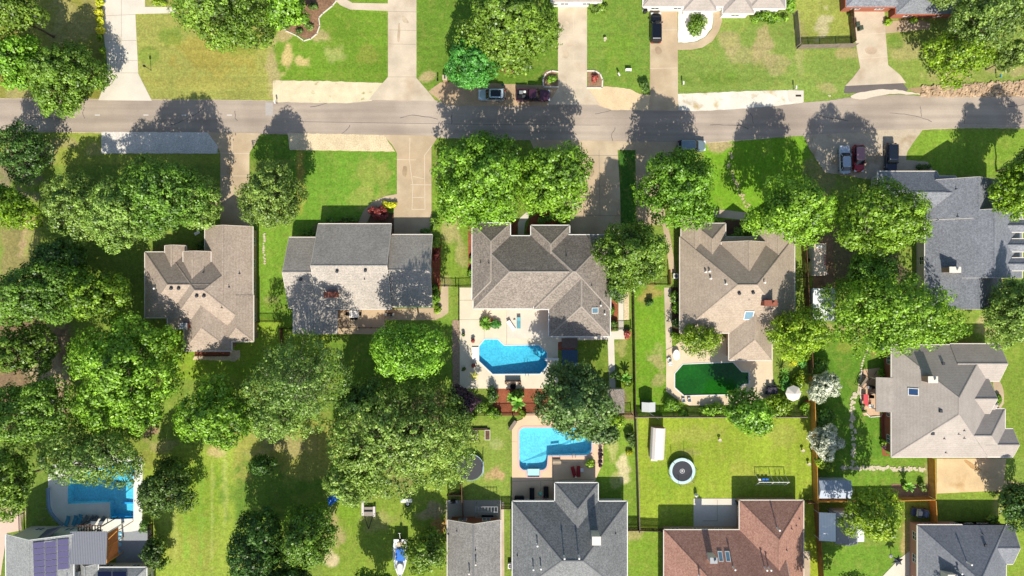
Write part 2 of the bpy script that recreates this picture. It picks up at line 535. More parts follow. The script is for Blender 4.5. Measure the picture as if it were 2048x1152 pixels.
GR = (92, 118, 34); VIV = (108, 136, 30); YG = (134, 140, 44); OL = (128, 122, 52); TAN = (158, 138, 96); SOIL = (122, 96, 74); DK = (70, 82, 36)
for a in [
    ((-60, -300, 205, 200), OL, 2), ((270, -300, 545, 201), (140, 136, 66), 2), ((545, -300, 776, 166), (98, 124, 32), 2),
    ((833, -300, 1116, 180), GR, 2), ((1174, -300, 1300, 180), (106, 130, 46), 2), ((1356, -300, 1712, 200), (116, 132, 56), 2),
    ((1590, -300, 1700, 92), (138, 140, 62), 2), ((1712, -300, 2200, 180), (122, 134, 58), 2),
    ((-60, 262, 441, 330), (132, 138, 54), 3), ((499, 268, 580, 320), GR, 3), ((580, 300, 794, 470), (96, 128, 36), 2),
    ((863, 275, 945, 575), (108, 128, 40), 2), ((505, 430, 585, 700), (104, 132, 38), 3), ((340, 640, 720, 760), (122, 142, 38), 6),
    ((1408, 275, 1620, 440), (104, 140, 26), 3), ((1237, 290, 1271, 450), (60, 96, 30), 2), ((1264, 570, 1334, 832), (100, 132, 28), 2),
    ((1812, 262, 2200, 350), (112, 136, 40), 3), ((1625, 640, 1790, 940), (84, 116, 30), 4), ((1275, 834, 1625, 1062), (134, 146, 42), 2),
    ((1255, 1062, 1330, 1500), (114, 134, 42), 2), ((270, 890, 470, 1500), (132, 144, 50), 10), ((470, 840, 700, 960), (140, 136, 62), 10),
    ((640, 960, 895, 1500), (116, 132, 44), 8), ((925, 845, 1024, 1003), (118, 132, 52), 3), ((1185, 840, 1275, 1062), (112, 134, 42), 3),
    ((1870, 980, 2300, 1500), (118, 134, 44), 3), ((1990, 600, 2300, 915), (108, 124, 40), 3), ((1608, 1004, 1640, 1500), (138, 146, 34), 2),
    ((1640, 1090, 1840, 1500), (96, 124, 36), 3), ((1625, 915, 1870, 1003), (100, 126, 36), 3), ((1100, 675, 1265, 830), (98, 116, 34), 2),
    ((-60, 560, 140, 860), SOIL, 14), ((0, 430, 80, 620), (128, 116, 70), 12), ((-60, 860, 100, 1152), (100, 118, 44), 8),
    ((660, 640, 920, 840), (98, 122, 38), 8), ((90, 880, 300, 930), (120, 130, 50), 8),
]:
    paint(rectm(*a[0], f=a[2], wob=1.2 if a[2] < 5 else 6), a[1])
for a in [  # soft patches: x y rx ry colour strength
    (150, 40, 50, 60, TAN, .35), (60, 190, 60, 14, TAN, .5), (420, 110, 80, 40, (146, 130, 58), .7), (340, 70, 30, 20, GR, .5), (300, 110, 26, 18, GR, .45),
    (480, 80, 50, 30, GR, .35), (400, 165, 100, 14, (148, 136, 66), .5), (575, 115, 13, 30, (176, 152, 100), .9), (603, 124, 18, 12, (176, 152, 100), .9),
    (572, 65, 16, 20, TAN, .8), (645, 72, 14, 12, TAN, .7), (545, 130, 12, 60, TAN, .7), (670, 110, 22, 18, (150, 148, 84), .6), (740, 115, 30, 20, OL, .4),
    (855, 150, 16, 12, TAN, .9), (1240, 110, 30, 60, VIV, .3), (1460, 75, 26, 30, TAN, .55), (1520, 80, 20, 34, TAN, .7), (1500, 110, 60, 22, TAN, .45),
    (1555, 130, 26, 20, TAN, .5), (1430, 160, 60, 18, GR, .5), (1700, 105, 40, 12, TAN, .6), (1645, 45, 16, 30, (176, 160, 120), .8), (1650, 175, 20, 14, TAN, .5),
    (1820, 100, 40, 22, TAN, .5), (1790, 85, 14, 12, GR, .6), (1900, 150, 50, 12, TAN, .4), (2020, 140, 40, 12, TAN, .6), (1600, 100, 10, 60, TAN, .35),
    (120, 285, 50, 14, TAN, .55), (105, 300, 16, 30, TAN, .6), (190, 300, 20, 12, TAN, .4), (600, 350, 12, 60, (150, 132, 56), .8), (740, 345, 36, 40, (132, 136, 60), .55),
    (720, 400, 40, 22, (136, 140, 64), .5), (770, 360, 16, 40, (134, 134, 62), .5), (885, 330, 14, 30, TAN, .5), (905, 440, 20, 50, TAN, .6), (890, 560, 18, 14, TAN, .5),
    (925, 500, 14, 40, TAN, .5), (540, 600, 20, 10, TAN, .35), (1440, 292, 24, 14, TAN, .9), (1420, 280, 16, 10, TAN, .8), (1465, 380, 20, 40, VIV, .3),
    (1300, 585, 26, 20, (150, 128, 70), .7), (1315, 720, 18, 26, TAN, .6), (1320, 760, 14, 14, TAN, .5), (1290, 650, 24, 30, VIV, .5),
    (1700, 660, 40, 14, TAN, .7), (1690, 690, 30, 20, OL, .5), (1745, 700, 10, 26, (160, 140, 80), .7), (1400, 870, 50, 25, (150, 146, 66), .5), (1330, 960, 30, 40, VIV, .4), (1500, 950, 40, 26, (150, 142, 60), .4),
    (1570, 870, 40, 24, (146, 140, 66), .45), (1380, 905, 24, 10, TAN, .4), (1375, 962, 14, 10, (176, 166, 110), .6), (1262, 1068, 20, 12, TAN, .6), (1290, 1120, 24, 40, VIV, .3),
    (400, 1000, 40, 100, VIV, .45), (430, 900, 26, 16, (176, 150, 104), .7), (380, 1100, 60, 40, (140, 138, 60), .5), (450, 980, 6, 80, (150, 152, 84), .45), (402, 1010, 7, 120, (120, 150, 50), .5), (424, 1010, 4, 110, (166, 164, 96), .35), (372, 1040, 7, 110, (116, 146, 46), .5), (350, 1040, 5, 100, (160, 160, 86), .35), (310, 920, 40, 20, OL, .4),
    (570, 890, 60, 30, TAN, .55), (640, 900, 30, 40, (140, 134, 62), .5), (550, 1010, 90, 80, (92, 118, 38), .7), (660, 1060, 26, 40, TAN, .7), (662, 1115, 12, 20, (190, 168, 130), .9), (700, 1030, 26, 30, VIV, .6),
    (760, 1040, 40, 20, TAN, .35), (850, 1030, 26, 14, TAN, .8), (880, 1050, 18, 20, (160, 124, 72), .9), (870, 1020, 24, 16, (150, 130, 100), .7), (820, 850, 80, 60, (136, 110, 84), .7), (800, 960, 40, 40, (130, 112, 76), .5),
    (990, 945, 18, 18, (168, 134, 96), .8), (995, 890, 18, 12, (150, 150, 92), .6), (950, 930, 14, 10, (150, 140, 90), .5), (1246, 935, 14, 28, (190, 172, 130), .85), (1225, 900, 12, 26, (170, 160, 100), .6),
    (1230, 960, 10, 20, (170, 160, 100), .5), (1240, 700, 12, 20, (160, 146, 90), .5), (1245, 800, 14, 20, SOIL, .8), (1258, 830, 16, 10, SOIL, .8), (1990, 560, 20, 30, TAN, .4),
    (1950, 700, 22, 20, (150, 130, 60), .7), (1975, 655, 20, 26, TAN, .7), (2000, 1100, 16, 16, TAN, .5), (1995, 1010, 14, 20, TAN, .4), (1860, 970, 10, 40, TAN, .6), (1815, 1080, 14, 40, (170, 140, 96), .6), (1800, 1040, 20, 30, OL, .4),
    (100, 760, 50, 60, (166, 142, 112), .8), (60, 490, 26, 30, (176, 142, 110), .7), (60, 470, 12, 40, (176, 142, 110), .5), (110, 640, 24, 24, (140, 136, 70), .7), (70, 500, 24, 50, (124, 142, 40), .5),
    (330, 895, 24, 14, TAN, .5), (290, 860, 26, 16, (150, 120, 92), .8), (20, 1020, 30, 40, (180, 156, 124), .6), (640, 460, 20, 12, SOIL, .5), (350, 500, 60, 10, (126, 108, 60), .5), (1650, 350, 40, 40, (136, 122, 80), .6), (1640, 290, 24, 24, (140, 130, 96), .6),
    (40, 330, 50, 60, (132, 112, 92), .7), (1530, 590, 20, 60, OL, .3), (1690, 500, 40, 60, (120, 100, 76), .8), (1760, 540, 60, 40, (100, 84, 66), .8),
]:
    paint(ell(a[0], a[1], a[2] * 1.05, a[3] * 1.05, wob=0.6) * min(1, a[5] * 1.2), a[4])
cover *= (0.94 + 0.28 * NZ3)[..., None]
STR_H = np.interp(PY.ravel(), np.arange(-8000, 8000, 3.0), np.random.RandomState(3).rand(5334)).reshape(PY.shape)
STR_V = np.interp((PX + (PY - 576) * 0.01).ravel(), np.arange(-8000, 9000, 4.5), np.random.RandomState(4).rand(3778)).reshape(PY.shape)
st_m = np.where(PY < 230, STR_H, STR_V) * (0.5 + NZ1)
cover *= (0.93 + 0.14 * st_m)[..., None]
grey = cover.mean(-1, keepdims=True); cover = cover * 0.97 * np.array([0.98, 1.06, 1.0]) + grey * 0.03 + 0.004
ny, nx = GX.shape
idx = np.arange(nx * ny).reshape(ny, nx)
quads = np.stack([idx[:-1, :-1], idx[:-1, 1:], idx[1:, 1:], idx[1:, :-1]], -1).reshape(-1, 4)
CX = (GX[:-1, :-1] + GX[1:, 1:]).ravel() / 2; CY = (GY[:-1, :-1] + GY[1:, 1:]).ravel() / 2
kill = np.zeros(CX.shape, bool)
for P in POOLS:
    kill |= inside(offset_poly(P, 0.45), CX, CY)
quads = quads[~kill]
GZ = 0.0 * GX
me = bpy.data.meshes.new('ground')
me.vertices.add(nx * ny)
me.vertices.foreach_set('co', np.stack([GX, GY, GZ], -1).astype(np.float32).ravel())
me.loops.add(len(quads) * 4)
me.loops.foreach_set('vertex_index', quads.astype(np.int32).ravel())
me.polygons.add(len(quads))
me.polygons.foreach_set('loop_start', np.arange(0, len(quads) * 4, 4, dtype=np.int32))
me.polygons.foreach_set('loop_total', np.full(len(quads), 4, np.int32))
ca = me.color_attributes.new('cover', 'FLOAT_COLOR', 'POINT')
ca.data.foreach_set('color', np.concatenate([cover, np.ones(GX.shape + (1,))], -1).astype(np.float32).ravel())
me.update(calc_edges=True)
gm = bpy.data.materials.new('ground_cover')
t, N, L, b = nt(gm)
at = N.new('ShaderNodeVertexColor'); at.layer_name = 'cover'
tc = N.new('ShaderNodeTexCoord')
def noise(scale, detail, rough=0.6, dist=0.0):
    n = N.new('ShaderNodeTexNoise'); n.inputs['Scale'].default_value = scale; n.inputs['Detail'].default_value = detail
    n.inputs['Roughness'].default_value = rough; n.inputs['Distortion'].default_value = dist
    L.new(tc.outputs['Object'], n.inputs['Vector']); return n
def mapr(src, lo, hi, a, c_):
    m_ = N.new('ShaderNodeMapRange'); m_.inputs['From Min'].default_value = lo; m_.inputs['From Max'].default_value = hi
    m_.inputs['To Min'].default_value = a; m_.inputs['To Max'].default_value = c_
    L.new(src, m_.inputs['Value']); return m_.outputs[0]
n1 = noise(3.2, 6, 0.75); n2 = noise(0.55, 5, 0.65, 0.6); n3 = noise(1.3, 4, 0.7)
f1 = mapr(n1.outputs['Fac'], 0.34, 0.66, 0.72, 1.28)
f2 = mapr(n3.outputs['Fac'], 0.35, 0.65, 0.85, 1.17)
mu = N.new('ShaderNodeMath'); mu.operation = 'MULTIPLY'; L.new(f1, mu.inputs[0]); L.new(f2, mu.inputs[1])
dry = mapr(n2.outputs['Fac'], 0.49, 0.70, 0.0, 0.45)
hs = N.new('ShaderNodeMix'); hs.data_type = 'RGBA'
L.new(dry, hs.inputs[0]); L.new(at.outputs[0], hs.inputs[6])
warm = N.new('ShaderNodeMix'); warm.data_type = 'RGBA'; warm.blend_type = 'MIX'; warm.inputs[0].default_value = 0.55
L.new(at.outputs[0], warm.inputs[6]); warm.inputs[7].default_value = (*lin((164, 148, 84)), 1)
L.new(warm.outputs[2], hs.inputs[7])
vm = N.new('ShaderNodeVectorMath'); vm.operation = 'SCALE'
L.new(hs.outputs[2], vm.inputs[0]); L.new(mu.outputs[0], vm.inputs['Scale'])
L.new(vm.outputs[0], b.inputs['Base Color'])
b.inputs['Roughness'].default_value = 1.0; b.inputs['Specular IOR Level'].default_value = 0.05
bp = N.new('ShaderNodeBump'); bp.inputs['Strength'].default_value = 0.5; bp.inputs['Distance'].default_value = 0.12
L.new(n1.outputs['Fac'], bp.inputs['Height']); L.new(bp.outputs[0], b.inputs['Normal'])
me.materials.append(gm)
ground = bpy.data.objects.new('ground', me); COL.objects.link(ground); ground['kind'] = 'structure'

# ---------------------------------------------------------------- road
rt = [(-400, 196), (0, 197.5), (104, 198), (197, 199), (300, 200), (420, 200), (520, 201.5), (546, 202.5), (640, 203.5), (700, 204), (726, 203), (742, 198.5), (800, 199), (869, 200), (893, 208), (960, 210), (1030, 211), (1082, 212), (1095, 208), (1200, 207.5), (1223, 217), (1306, 219), (1395, 220), (1463, 215.6), (1540, 209.6), (1580, 206), (1653, 202), (1690, 196), (1800, 189), (1856, 193), (1940, 193.5), (2048, 193), (2500, 192)]
rb = [(-400, 262), (0, 263), (104, 264), (203, 265), (417, 266), (520, 268), (580, 268.5), (770, 272), (875, 275), (900, 277), (1030, 280), (1174, 283), (1300, 286), (1358, 287), (1408, 285.5), (1483, 280), (1540, 276), (1614, 271), (1690, 267), (1752, 263), (1856, 258), (1945, 255), (2048, 256), (2500, 256)]
road = sheet('road', rt + rb[::-1], M_asph, 0.030, rag=0.05)
sheet('road_patch', [(531, 205), (546, 205), (546, 231), (531, 231)], mat('road_patch', (168, 160, 152), 0.9, 0.06), 0.034)
for x in (195, 292, 368, 459):
    sheet('road_marking', [(x - 5, 229.6), (x + 5, 229.6), (x + 5, 230.8), (x - 5, 230.8)], M_white, 0.034)
sheet('road_seam', [(600, 243), (1000, 249), (1200, 250), (1200, 250.6), (1000, 249.8), (600, 243.8)], M_asph_d, 0.034)
sheet('road_edge', [(1690, 172), (1806, 165), (1816, 179), (1806, 186), (1687, 186)], M_asph_d, 0.034, rag=0.06)
sheet('road_spill', [(1700, 190), (1730, 183), (1765, 178), (1800, 180), (1850, 190), (1820, 189), (1790, 187), (1750, 193), (1725, 200), (1705, 198)], mat('sand_spill', (206, 190, 168), 0.95, 0.1, 3), 0.038, smooth=1, rag=0.08)
sheet('road_dust', [(1856, 256), (1880, 251), (1945, 248), (2048, 250), (2048, 253), (1945, 254)], mat('dust', (172, 156, 138), 0.95, 0.12, 3), 0.034, rag=0.06)

dusty = mat('verge_dust', (188, 172, 140), 0.95, 0.2, 4)
def strip(pts, wpx, z, name='road_verge'):
    top = [(x, y - wpx / 2) for x, y in pts]; bot = [(x, y + wpx / 2) for x, y in pts]
    sheet(name, top + bot[::-1], dusty, z, rag=0.05)
strip(rt[:9], 2.2, 0.026); strip([(x, y - .4) for x, y in rt[20:26]], 2.4, 0.026); strip(rb[:6], 2.0, 0.026); strip(rb[13:17], 2.4, 0.026); strip(rb[-5:], 2.2, 0.026)
M_crack = mat('crack_filler', (96, 88, 82), 0.9, 0.1)
cr_r = random.Random(21)
for (cx_, cy_, L_, ang_) in [(60, 236, 60, 4), (170, 214, 40, 80), (340, 250, 90, -3), (470, 222, 34, 95), (620, 214, 110, 2), (700, 250, 46, 85), (800, 236, 80, -5), (905, 225, 40, 88), (1190, 228, 60, 6), (1230, 255, 50, 84), (1420, 250, 80, -6), (1500, 226, 36, 92), (1640, 232, 60, 3), (1780, 226, 90, -2), (1840, 212, 36, 78), (1930, 224, 44, 95), (2010, 215, 70, 2)]:
    p_ = [(cx_, cy_)]; a_ = R(ang_)
    for k_ in range(9):
        a_ += cr_r.uniform(-.35, .35) * (1 if abs(a_ - R(ang_)) < .5 else -.5)
        p_.append((p_[-1][0] + math.cos(a_) * L_ / 9, p_[-1][1] + math.sin(a_) * L_ / 9 * .6))
    mb_ = MB(); pw_ = [Vector(W(*q)) for q in p_]
    for u_, v_ in zip(pw_[:-1], pw_[1:]):
        d_ = (v_ - u_).normalized(); n2_ = Vector((-d_.y, d_.x)) * cr_r.uniform(.03, .055)
        mb_.quad((*(u_ - n2_), .0325), (*(v_ - n2_), .0325), (*(v_ + n2_), .0325), (*(u_ + n2_), .0325))
    mb_.build('road_crack', M_crack, None, kind='structure')
# ---------------------------------------------------------------- driveways and paths
def lines(parent, segs, w=0.05, m=None, z=0.0):
    mb = MB()
    for poly in segs:
        pw = [Vector(W(*p)) for p in poly]
        for a, b_ in zip(pw[:-1], pw[1:]):
            d = (b_ - a)
            if d.length < 1e-5: continue
            d.normalize(); n_ = Vector((-d.y, d.x)) * w / 2
            a2, b2 = a - d * w * .3, b_ + d * w * .3
            mb.quad((*(a2 - n_), z), (*(b2 - n_), z), (*(b2 + n_), z), (*(a2 + n_), z))
    o = mb.build('joint', m, parent)
    return o
M_joint = mat('joint_pale', (206, 190, 166), 0.9, 0.08)
M_joint_d = mat('joint_dark', (140, 126, 108), 0.9, 0.08)
d1 = sheet('driveway', [(205, -40), (206, 60), (213, 110), (216, 145), (208, 172), (197, 200.5), (304, 201.5), (277, 148), (271, 28), (355, 26), (355, 14), (290, 14), (290, -40)], M_conc_w, 0.044)
lines(d1, [[(207, 32), (271, 29)], [(213, 82), (273, 81)], [(216, 121), (275, 121)], [(216, 146), (277, 146)], [(243, -20), (243, 120)]], m=M_joint_d, z=0.0465)
d2 = sheet('driveway', [(776, -40), (776, 154), (748, 186), (738, 200), (802, 201), (871, 201.5), (857, 184), (833, 156), (833, -40)], M_conc, 0.044)
lines(d2, [[(776, 23), (833, 24)], [(776, 88), (833, 89)], [(776, 154), (833, 154)], [(778, 60), (832, 61)]], m=M_joint_d, z=0.0465)
sheet('path', [(776, 7), (705, 6), (692, -2), (680, -8), (668, -2), (680, 10), (700, 19), (776, 22)], M_conc, 0.040, smooth=0)
d3 = sheet('driveway', [(1116, 10), (1116, 176), (1108, 190), (1094, 209), (1200, 209.5), (1186, 190), (1174, 176), (1174, 10)], M_conc, 0.044)
lines(d3, [[(1117, 69), (1173, 69)], [(1117, 122), (1173, 122)], [(1116, 176), (1174, 176)], [(1146, 20), (1147, 68)], [(1148, 104), (1146, 122)]], m=M_joint, z=0.0465)
d4 = sheet('driveway', [(1299, 14), (1300, 120), (1300, 190), (1297, 221), (1357, 222), (1356, 190), (1355, 14)], M_conc_b, 0.044)
lines(d4, [[(1300, 137), (1355, 136)], [(1300, 60), (1355, 60)]], w=0.07, m=M_joint, z=0.0465)
sheet('path', [(1354, 86), (1375, 86), (1395, 83), (1412, 73), (1424, 58), (1427, 40), (1425, 22), (1442, 24), (1444, 42), (1438, 62), (1425, 82), (1405, 95), (1385, 99), (1354, 100)], M_conc_b, 0.040, smooth=0)
d5 = sheet('driveway', [(1700, 12), (1709, 70), (1714, 100), (1720, 136), (1706, 155), (1690, 172), (1812, 166), (1800, 150), (1776, 130), (1771, 68), (1768, 12)], M_conc, 0.044)
lines(d5, [[(1712, 70), (1770, 66)], [(1718, 118), (1774, 113)]], w=0.07, m=M_joint, z=0.0465)
sheet('path', [(1768, 44), (1830, 38), (1860, 46), (1860, 58), (1771, 67)], M_conc_b, 0.040)
d6 = sheet('driveway', [(415, 264.5), (434, 290), (441, 307), (441, 392), (424, 404), (405, 424), (388, 450), (398, 456), (418, 430), (441, 414), (441, 470), (506, 470), (506, 400), (499, 380), (499, 306), (512, 285), (522, 266.5)], M_conc_b, 0.044)
lines(d6, [[(436, 306), (500, 307)], [(464, 268), (465, 320), (466, 352)], [(441, 352), (499, 352)]], w=0.07, m=M_joint, z=0.0465)
d7 = sheet('driveway', [(766, 269.5), (785, 290), (794, 306), (794, 388), (772, 392), (748, 402), (728, 420), (716, 446), (733, 446), (742, 428), (757, 414), (788, 404), (788, 470), (863, 470), (863, 294), (877, 272)], M_conc_b, 0.044)
lines(d7, [[(820, 276), (819, 320), (823, 352), (826, 372), (824, 420)], [(794, 319), (832, 320)], [(826, 353), (850, 358)], [(849, 310), (850, 419)], [(850, 310), (863, 292)], [(824, 395), (850, 395)], [(824, 419), (850, 419)], [(822, 369), (863, 370)]], w=0.08, m=M_joint, z=0.0465)
d8 = sheet('driveway', [(1060, 279), (1080, 330), (1120, 380), (1140, 420), (1140, 470), (1242, 470), (1240, 380), (1235, 300), (1271, 300), (1272, 400), (1275, 450), (1325, 450), (1340, 545), (1352, 545), (1340, 470), (1326, 410), (1330, 330), (1357, 284.5)], M_conc_b, 0.044)
lines(d8, [[(1140, 431), (1242, 431)], [(1198, 300), (1200, 431)], [(1150, 311), (1235, 311)], [(1140, 372), (1240, 372)]], w=0.08, m=M_joint_d, z=0.0465)
sheet('path', [(1036, 446), (1040, 436), (1052, 425), (1062, 425), (1054, 440), (1050, 446), (1048, 470), (1036, 470)], M_conc_w, 0.040)
sheet('driveway', [(1606, 270), (1620, 300), (1650, 345), (1750, 360), (1868, 360), (1870, 345), (1855, 324), (1812, 320), (1814, 304), (1846, 257), (1752, 261), (1690, 266)], mat('drive_worn', (184, 168, 144), 0.95, 0.10, 4, 0.12, 0.35, tint=((140, 120, 90), 0.35, 0.5, 0.7)), 0.044, rag=0.06)
sheet('path', [(1420, 424), (1428, 418), (1460, 421), (1496, 426), (1500, 434), (1496, 470), (1486, 470), (1486, 440), (1430, 434)], M_conc, 0.040)
def stain(pts, rgb, z=0.0475):
    sheet('stain', pts, mat('stain_%d_%d_%d' % rgb, rgb, 0.9, 0.10, 2.5, 0.12, 0.8), z, smooth=2, rag=0.04, thick=0.002)
stain([(796, 46), (801, 46), (800, 84), (794, 85)], (178, 158, 132)); stain([(803, 30), (812, 34), (820, 48), (806, 46)], (182, 164, 138))
stain([(1308, 96), (1318, 92), (1326, 104), (1314, 112)], (156, 134, 108)); stain([(1130, 100), (1140, 108), (1134, 118), (1122, 116)], (182, 164, 138))
stain([(1925, 919), (1934, 919), (1952, 932), (1966, 941), (1956, 943), (1938, 934)], (182, 146, 98)); stain([(1124, 40), (1140, 44), (1136, 60), (1122, 56)], (184, 168, 144))
stain([(232, 70), (246, 74), (242, 92), (230, 88)], (192, 180, 158)); stain([(806, 330), (816, 334), (812, 356), (804, 350)], (160, 138, 108)); stain([(1172, 330), (1190, 336), (1186, 356), (1170, 350)], (162, 140, 112))
stain([(1728, 96), (1744, 92), (1756, 100), (1748, 110), (1732, 108)], (182, 160, 134)); stain([(456, 330), (470, 336), (462, 352), (452, 346)], (158, 136, 106))
# gravel and swales
sheet('gravel_strip', [(546, 161), (640, 162), (776, 166), (764, 176), (750, 190), (744, 201), (700, 206), (640, 206), (546, 204)], M_grav_y, 0.036, rag=0.06)
sheet('gravel_strip', [(203, 264), (420, 264.5), (436, 290), (435, 307), (203, 307)], M_grav_w, 0.036, rag=0.05)
sheet('gravel_strip', [(575, 266), (768, 270), (790, 303), (580, 300)], M_grav_t, 0.036, rag=0.05)
sheet('gravel_strip', [(857, 183), (880, 165), (925, 164), (1116, 172), (1117, 185), (1092, 213), (893, 211)], mat('gravel_shoulder', (176, 150, 118), 0.95, 0.2, 6, 0.1, 0.5), 0.036, rag=0.05)
sheet('gravel_strip', [(1172, 174), (1220, 173), (1260, 178), (1278, 188), (1302, 190), (1300, 221), (1223, 220), (1195, 210)], mat('swale_tan', (206, 182, 144), 0.95, 0.12, 5, 0.06, 0.5), 0.036, rag=0.05)
sheet('gravel_strip', [(1354, 188), (1430, 185), (1500, 182), (1580, 180), (1604, 181), (1606, 184), (1606, 205), (1540, 213), (1460, 219), (1395, 222), (1354, 221)], mat('swale_white', (212, 204, 186), 0.95, 0.10, 5, 0.1, 0.4, tint=((180, 160, 120), 0.5, 0.55, 0.7)), 0.036, rag=0.05)
sheet('drain_slab', [(1573, 181), (1607, 181), (1607, 204), (1578, 204)], M_conc_w, 0.060)
sheet('drain_opening', [(1591, 189.5), (1602, 189.5), (1602, 193.5), (1591, 193.5)], M_wood_d, 0.064)
sheet('drain_slab', [(1003, 168), (1008, 168), (1008, 172), (1003, 172)], mat('lid', (60, 110, 100), 0.6), 0.045)
sheet('gravel_bed', [(1357, 14), (1356, 85), (1375, 85), (1395, 82), (1411, 72), (1423, 57), (1426, 40), (1424, 14)], M_whiterock, 0.034, rag=0.05)
# stepping rubble strip top right
rk = MB(); rr = random.Random(11)
for i in range(700):
    px = rr.uniform(1842, 2070); yt = 176 - (px - 1842) * 0.055
    py = rr.uniform(yt - 3, 192)
    x, y = W(px, py); s_ = rr.uniform(.15, .42)
    a0 = rr.uniform(0, 6.28); n_ = rr.choice((5, 6, 7))
    pts = [(x + s_ * math.cos(a0 + 6.283 * k / n_) * rr.uniform(.7, 1.1), y + s_ * math.sin(a0 + 6.283 * k / n_) * rr.uniform(.7, 1.1)) for k in range(n_)]
    h = rr.uniform(.05, .28)
    top = [(x + (p[0] - x) * .7, y + (p[1] - y) * .7, h) for p in pts]
    rk.loft([[(p[0], p[1], -0.02) for p in pts], top])
rk.build('rubble_bed', mat('rubble', (178, 152, 122), 0.95, 0.3, 1.2, 0.2, 3), label='brown rubble lining the ditch along the road at top right', cat='rubble', kind='stuff')
sheet('rubble_ground', [(1815, 178), (1850, 172), (1960, 166), (2100, 163), (2100, 196), (1856, 195)], mat('rubble_soil', (156, 132, 98), 0.95, 0.2, 4), 0.026, rag=0.08)

# ---------------------------------------------------------------- pools and decks
M_liner_caustic = mat('pool_liner_caustic', (104, 192, 212), 0.7, 0.28, 3.2, 0.06, 0.7)  # strong mottling is caustic sparkle of the water, painted into the liner colour
M_liner_b_caustic = mat('pool_liner_bright_caustic', (124, 208, 226), 0.7, 0.22, 3.2, 0.05, 0.7)  # lighter liner with the same caustic sparkle painted in
M_liner_d = mat('pool_liner_deep', (70, 176, 226), 0.7, 0.05, 2)
M_cop = mat('coping_white', (206, 206, 200), 0.6, 0.04)
M_cop_p = mat('coping_pink', (206, 170, 158), 0.8, 0.06)
M_water = water_mat('pool_water', (0.62, 0.91, 0.97), 0.05)
M_water_b = water_mat('pool_water_light', (0.74, 0.94, 0.98), 0.05)
M_green = mat('algae_water', (24, 80, 18), 0.14, 0.25, 2.5, 0.25, 0.25, spec=0.35)
def pool(P, deck_px, deckm, linerm, waterm, depth, label, cop=M_cop, copw=0.16, name='swimming_pool', dz=0.10, deck_smooth=0):
    sheet('pool_deck', deck_px, deckm, dz, holes=[offset_poly(P, copw * 0.5)], smooth=deck_smooth)
    cx = sum(p[0] for p in P) / len(P); cy = sum(p[1] for p in P) / len(P)
    root = empty(name, cx, cy, 0, 0, label, 'pool')
    fl = MB()
    zf = lambda x, y: -depth(x, y)
    fill(fl, P, zf)
    n = len(P)
    for k in range(n):
        a, b_ = P[k], P[(k + 1) % n]
        fl.quad((a[0], a[1], dz), (b_[0], b_[1], dz), (b_[0], b_[1], zf(*b_)), (a[0], a[1], zf(*a)))
    fl.build('basin', linerm, root, world=True)
    w = MB(); fill(w, P, 0.0); w.build('water', waterm, root, world=True)
    c = MB(); o1, i1 = offset_poly(P, copw), offset_poly(P, -0.04)
    fill(c, o1, dz + .03, [i1])
    for k in range(n):
        for q, z0, z1 in ((o1, dz - .02, dz + .03), (i1, dz - .1, dz + .03)):
            a, b_ = q[k], q[(k + 1) % n]
            c.quad((a[0], a[1], z0), (b_[0], b_[1], z0), (b_[0], b_[1], z1), (a[0], a[1], z1))
    c.build('coping', cop, root, world=True)
    return root
x958 = W(958, 700)[0]; x1094 = W(1094, 700)[0]
def dep1(x, y):
    t_ = (x - x958) / (x1094 - x958)
    return 0.75 + 1.15 * max(0, min(1, (t_ - .1) / .8))
p1 = pool(POOL1, [(919.5, 575), (948, 575), (948, 600), (1105, 600), (1105, 660), (1130, 670), (1130, 682), (1116, 684), (1116, 777), (958, 777), (919.5, 777)], M_deck, M_liner_caustic, M_water, dep1,
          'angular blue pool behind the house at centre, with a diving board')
def dep2(x, y):
    px, py = x / S + 1024, 576 - y / S
    t_ = (px - 1085) / 90.0
    base = 0.75 + 1.0 * max(0, min(1, t_))
    if py > 938 and 1050 < px < 1083: base = 0.25
    return base
p2 = pool(POOL2, [(1024, 1010), (1024, 846), (1045, 838), (1050, 825), (1110, 822), (1200, 822), (1212, 850), (1212, 882), (1206, 892), (1206, 925), (1197, 945), (1190, 962), (1190, 1010)], M_deck_p, M_liner_b_caustic, M_water_b, dep2,
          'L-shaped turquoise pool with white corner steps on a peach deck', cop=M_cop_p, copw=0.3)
st = MB()
for k in range(3):
    a, b_ = W(1055 + k * .5, 953 - k * 4.5); c_, d_ = W(1079 - k * .5, 938)
    st = MB(); st.box(a, b_, -0.6, c_, d_, -0.02 - 0.14 * k - .04)
    st.build('step', M_white, p2, world=True)
x136 = W(136, 0)[0]; x268 = W(268, 0)[0]
p3 = pool(POOL3, [(97, 938), (130, 918), (200, 905), (285, 915), (286, 945), (285, 1050), (278, 1060), (262, 1063), (213, 1066), (130, 1060), (110, 1040), (97, 1015)], M_deck_w, M_liner_b_caustic, M_water, lambda x, y: 1.7 - 1.0 * max(0, min(1, (x - x136) / (x268 - x136))),
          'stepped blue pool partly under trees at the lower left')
ga = sheet('deck_joint', [(919.6, 639), (958, 639), (958, 639.7), (919.6, 639.7)], mat('joint_tan', (150, 138, 116), .9), 0.106)  # slab joint lines in a darker tan of their own
for j_ in ([(1013, 600), (1013.7, 600), (1013.7, 690), (1013, 690)], [(919.6, 600), (948, 600), (948, 600.8), (919.6, 600.8)], [(1040, 749), (1040.7, 749), (1040.7, 777), (1040, 777)], [(968, 640), (968.7, 640), (968.7, 677), (968, 677)]):
    sheet('deck_joint', j_, MATS['joint_tan'], 0.106)
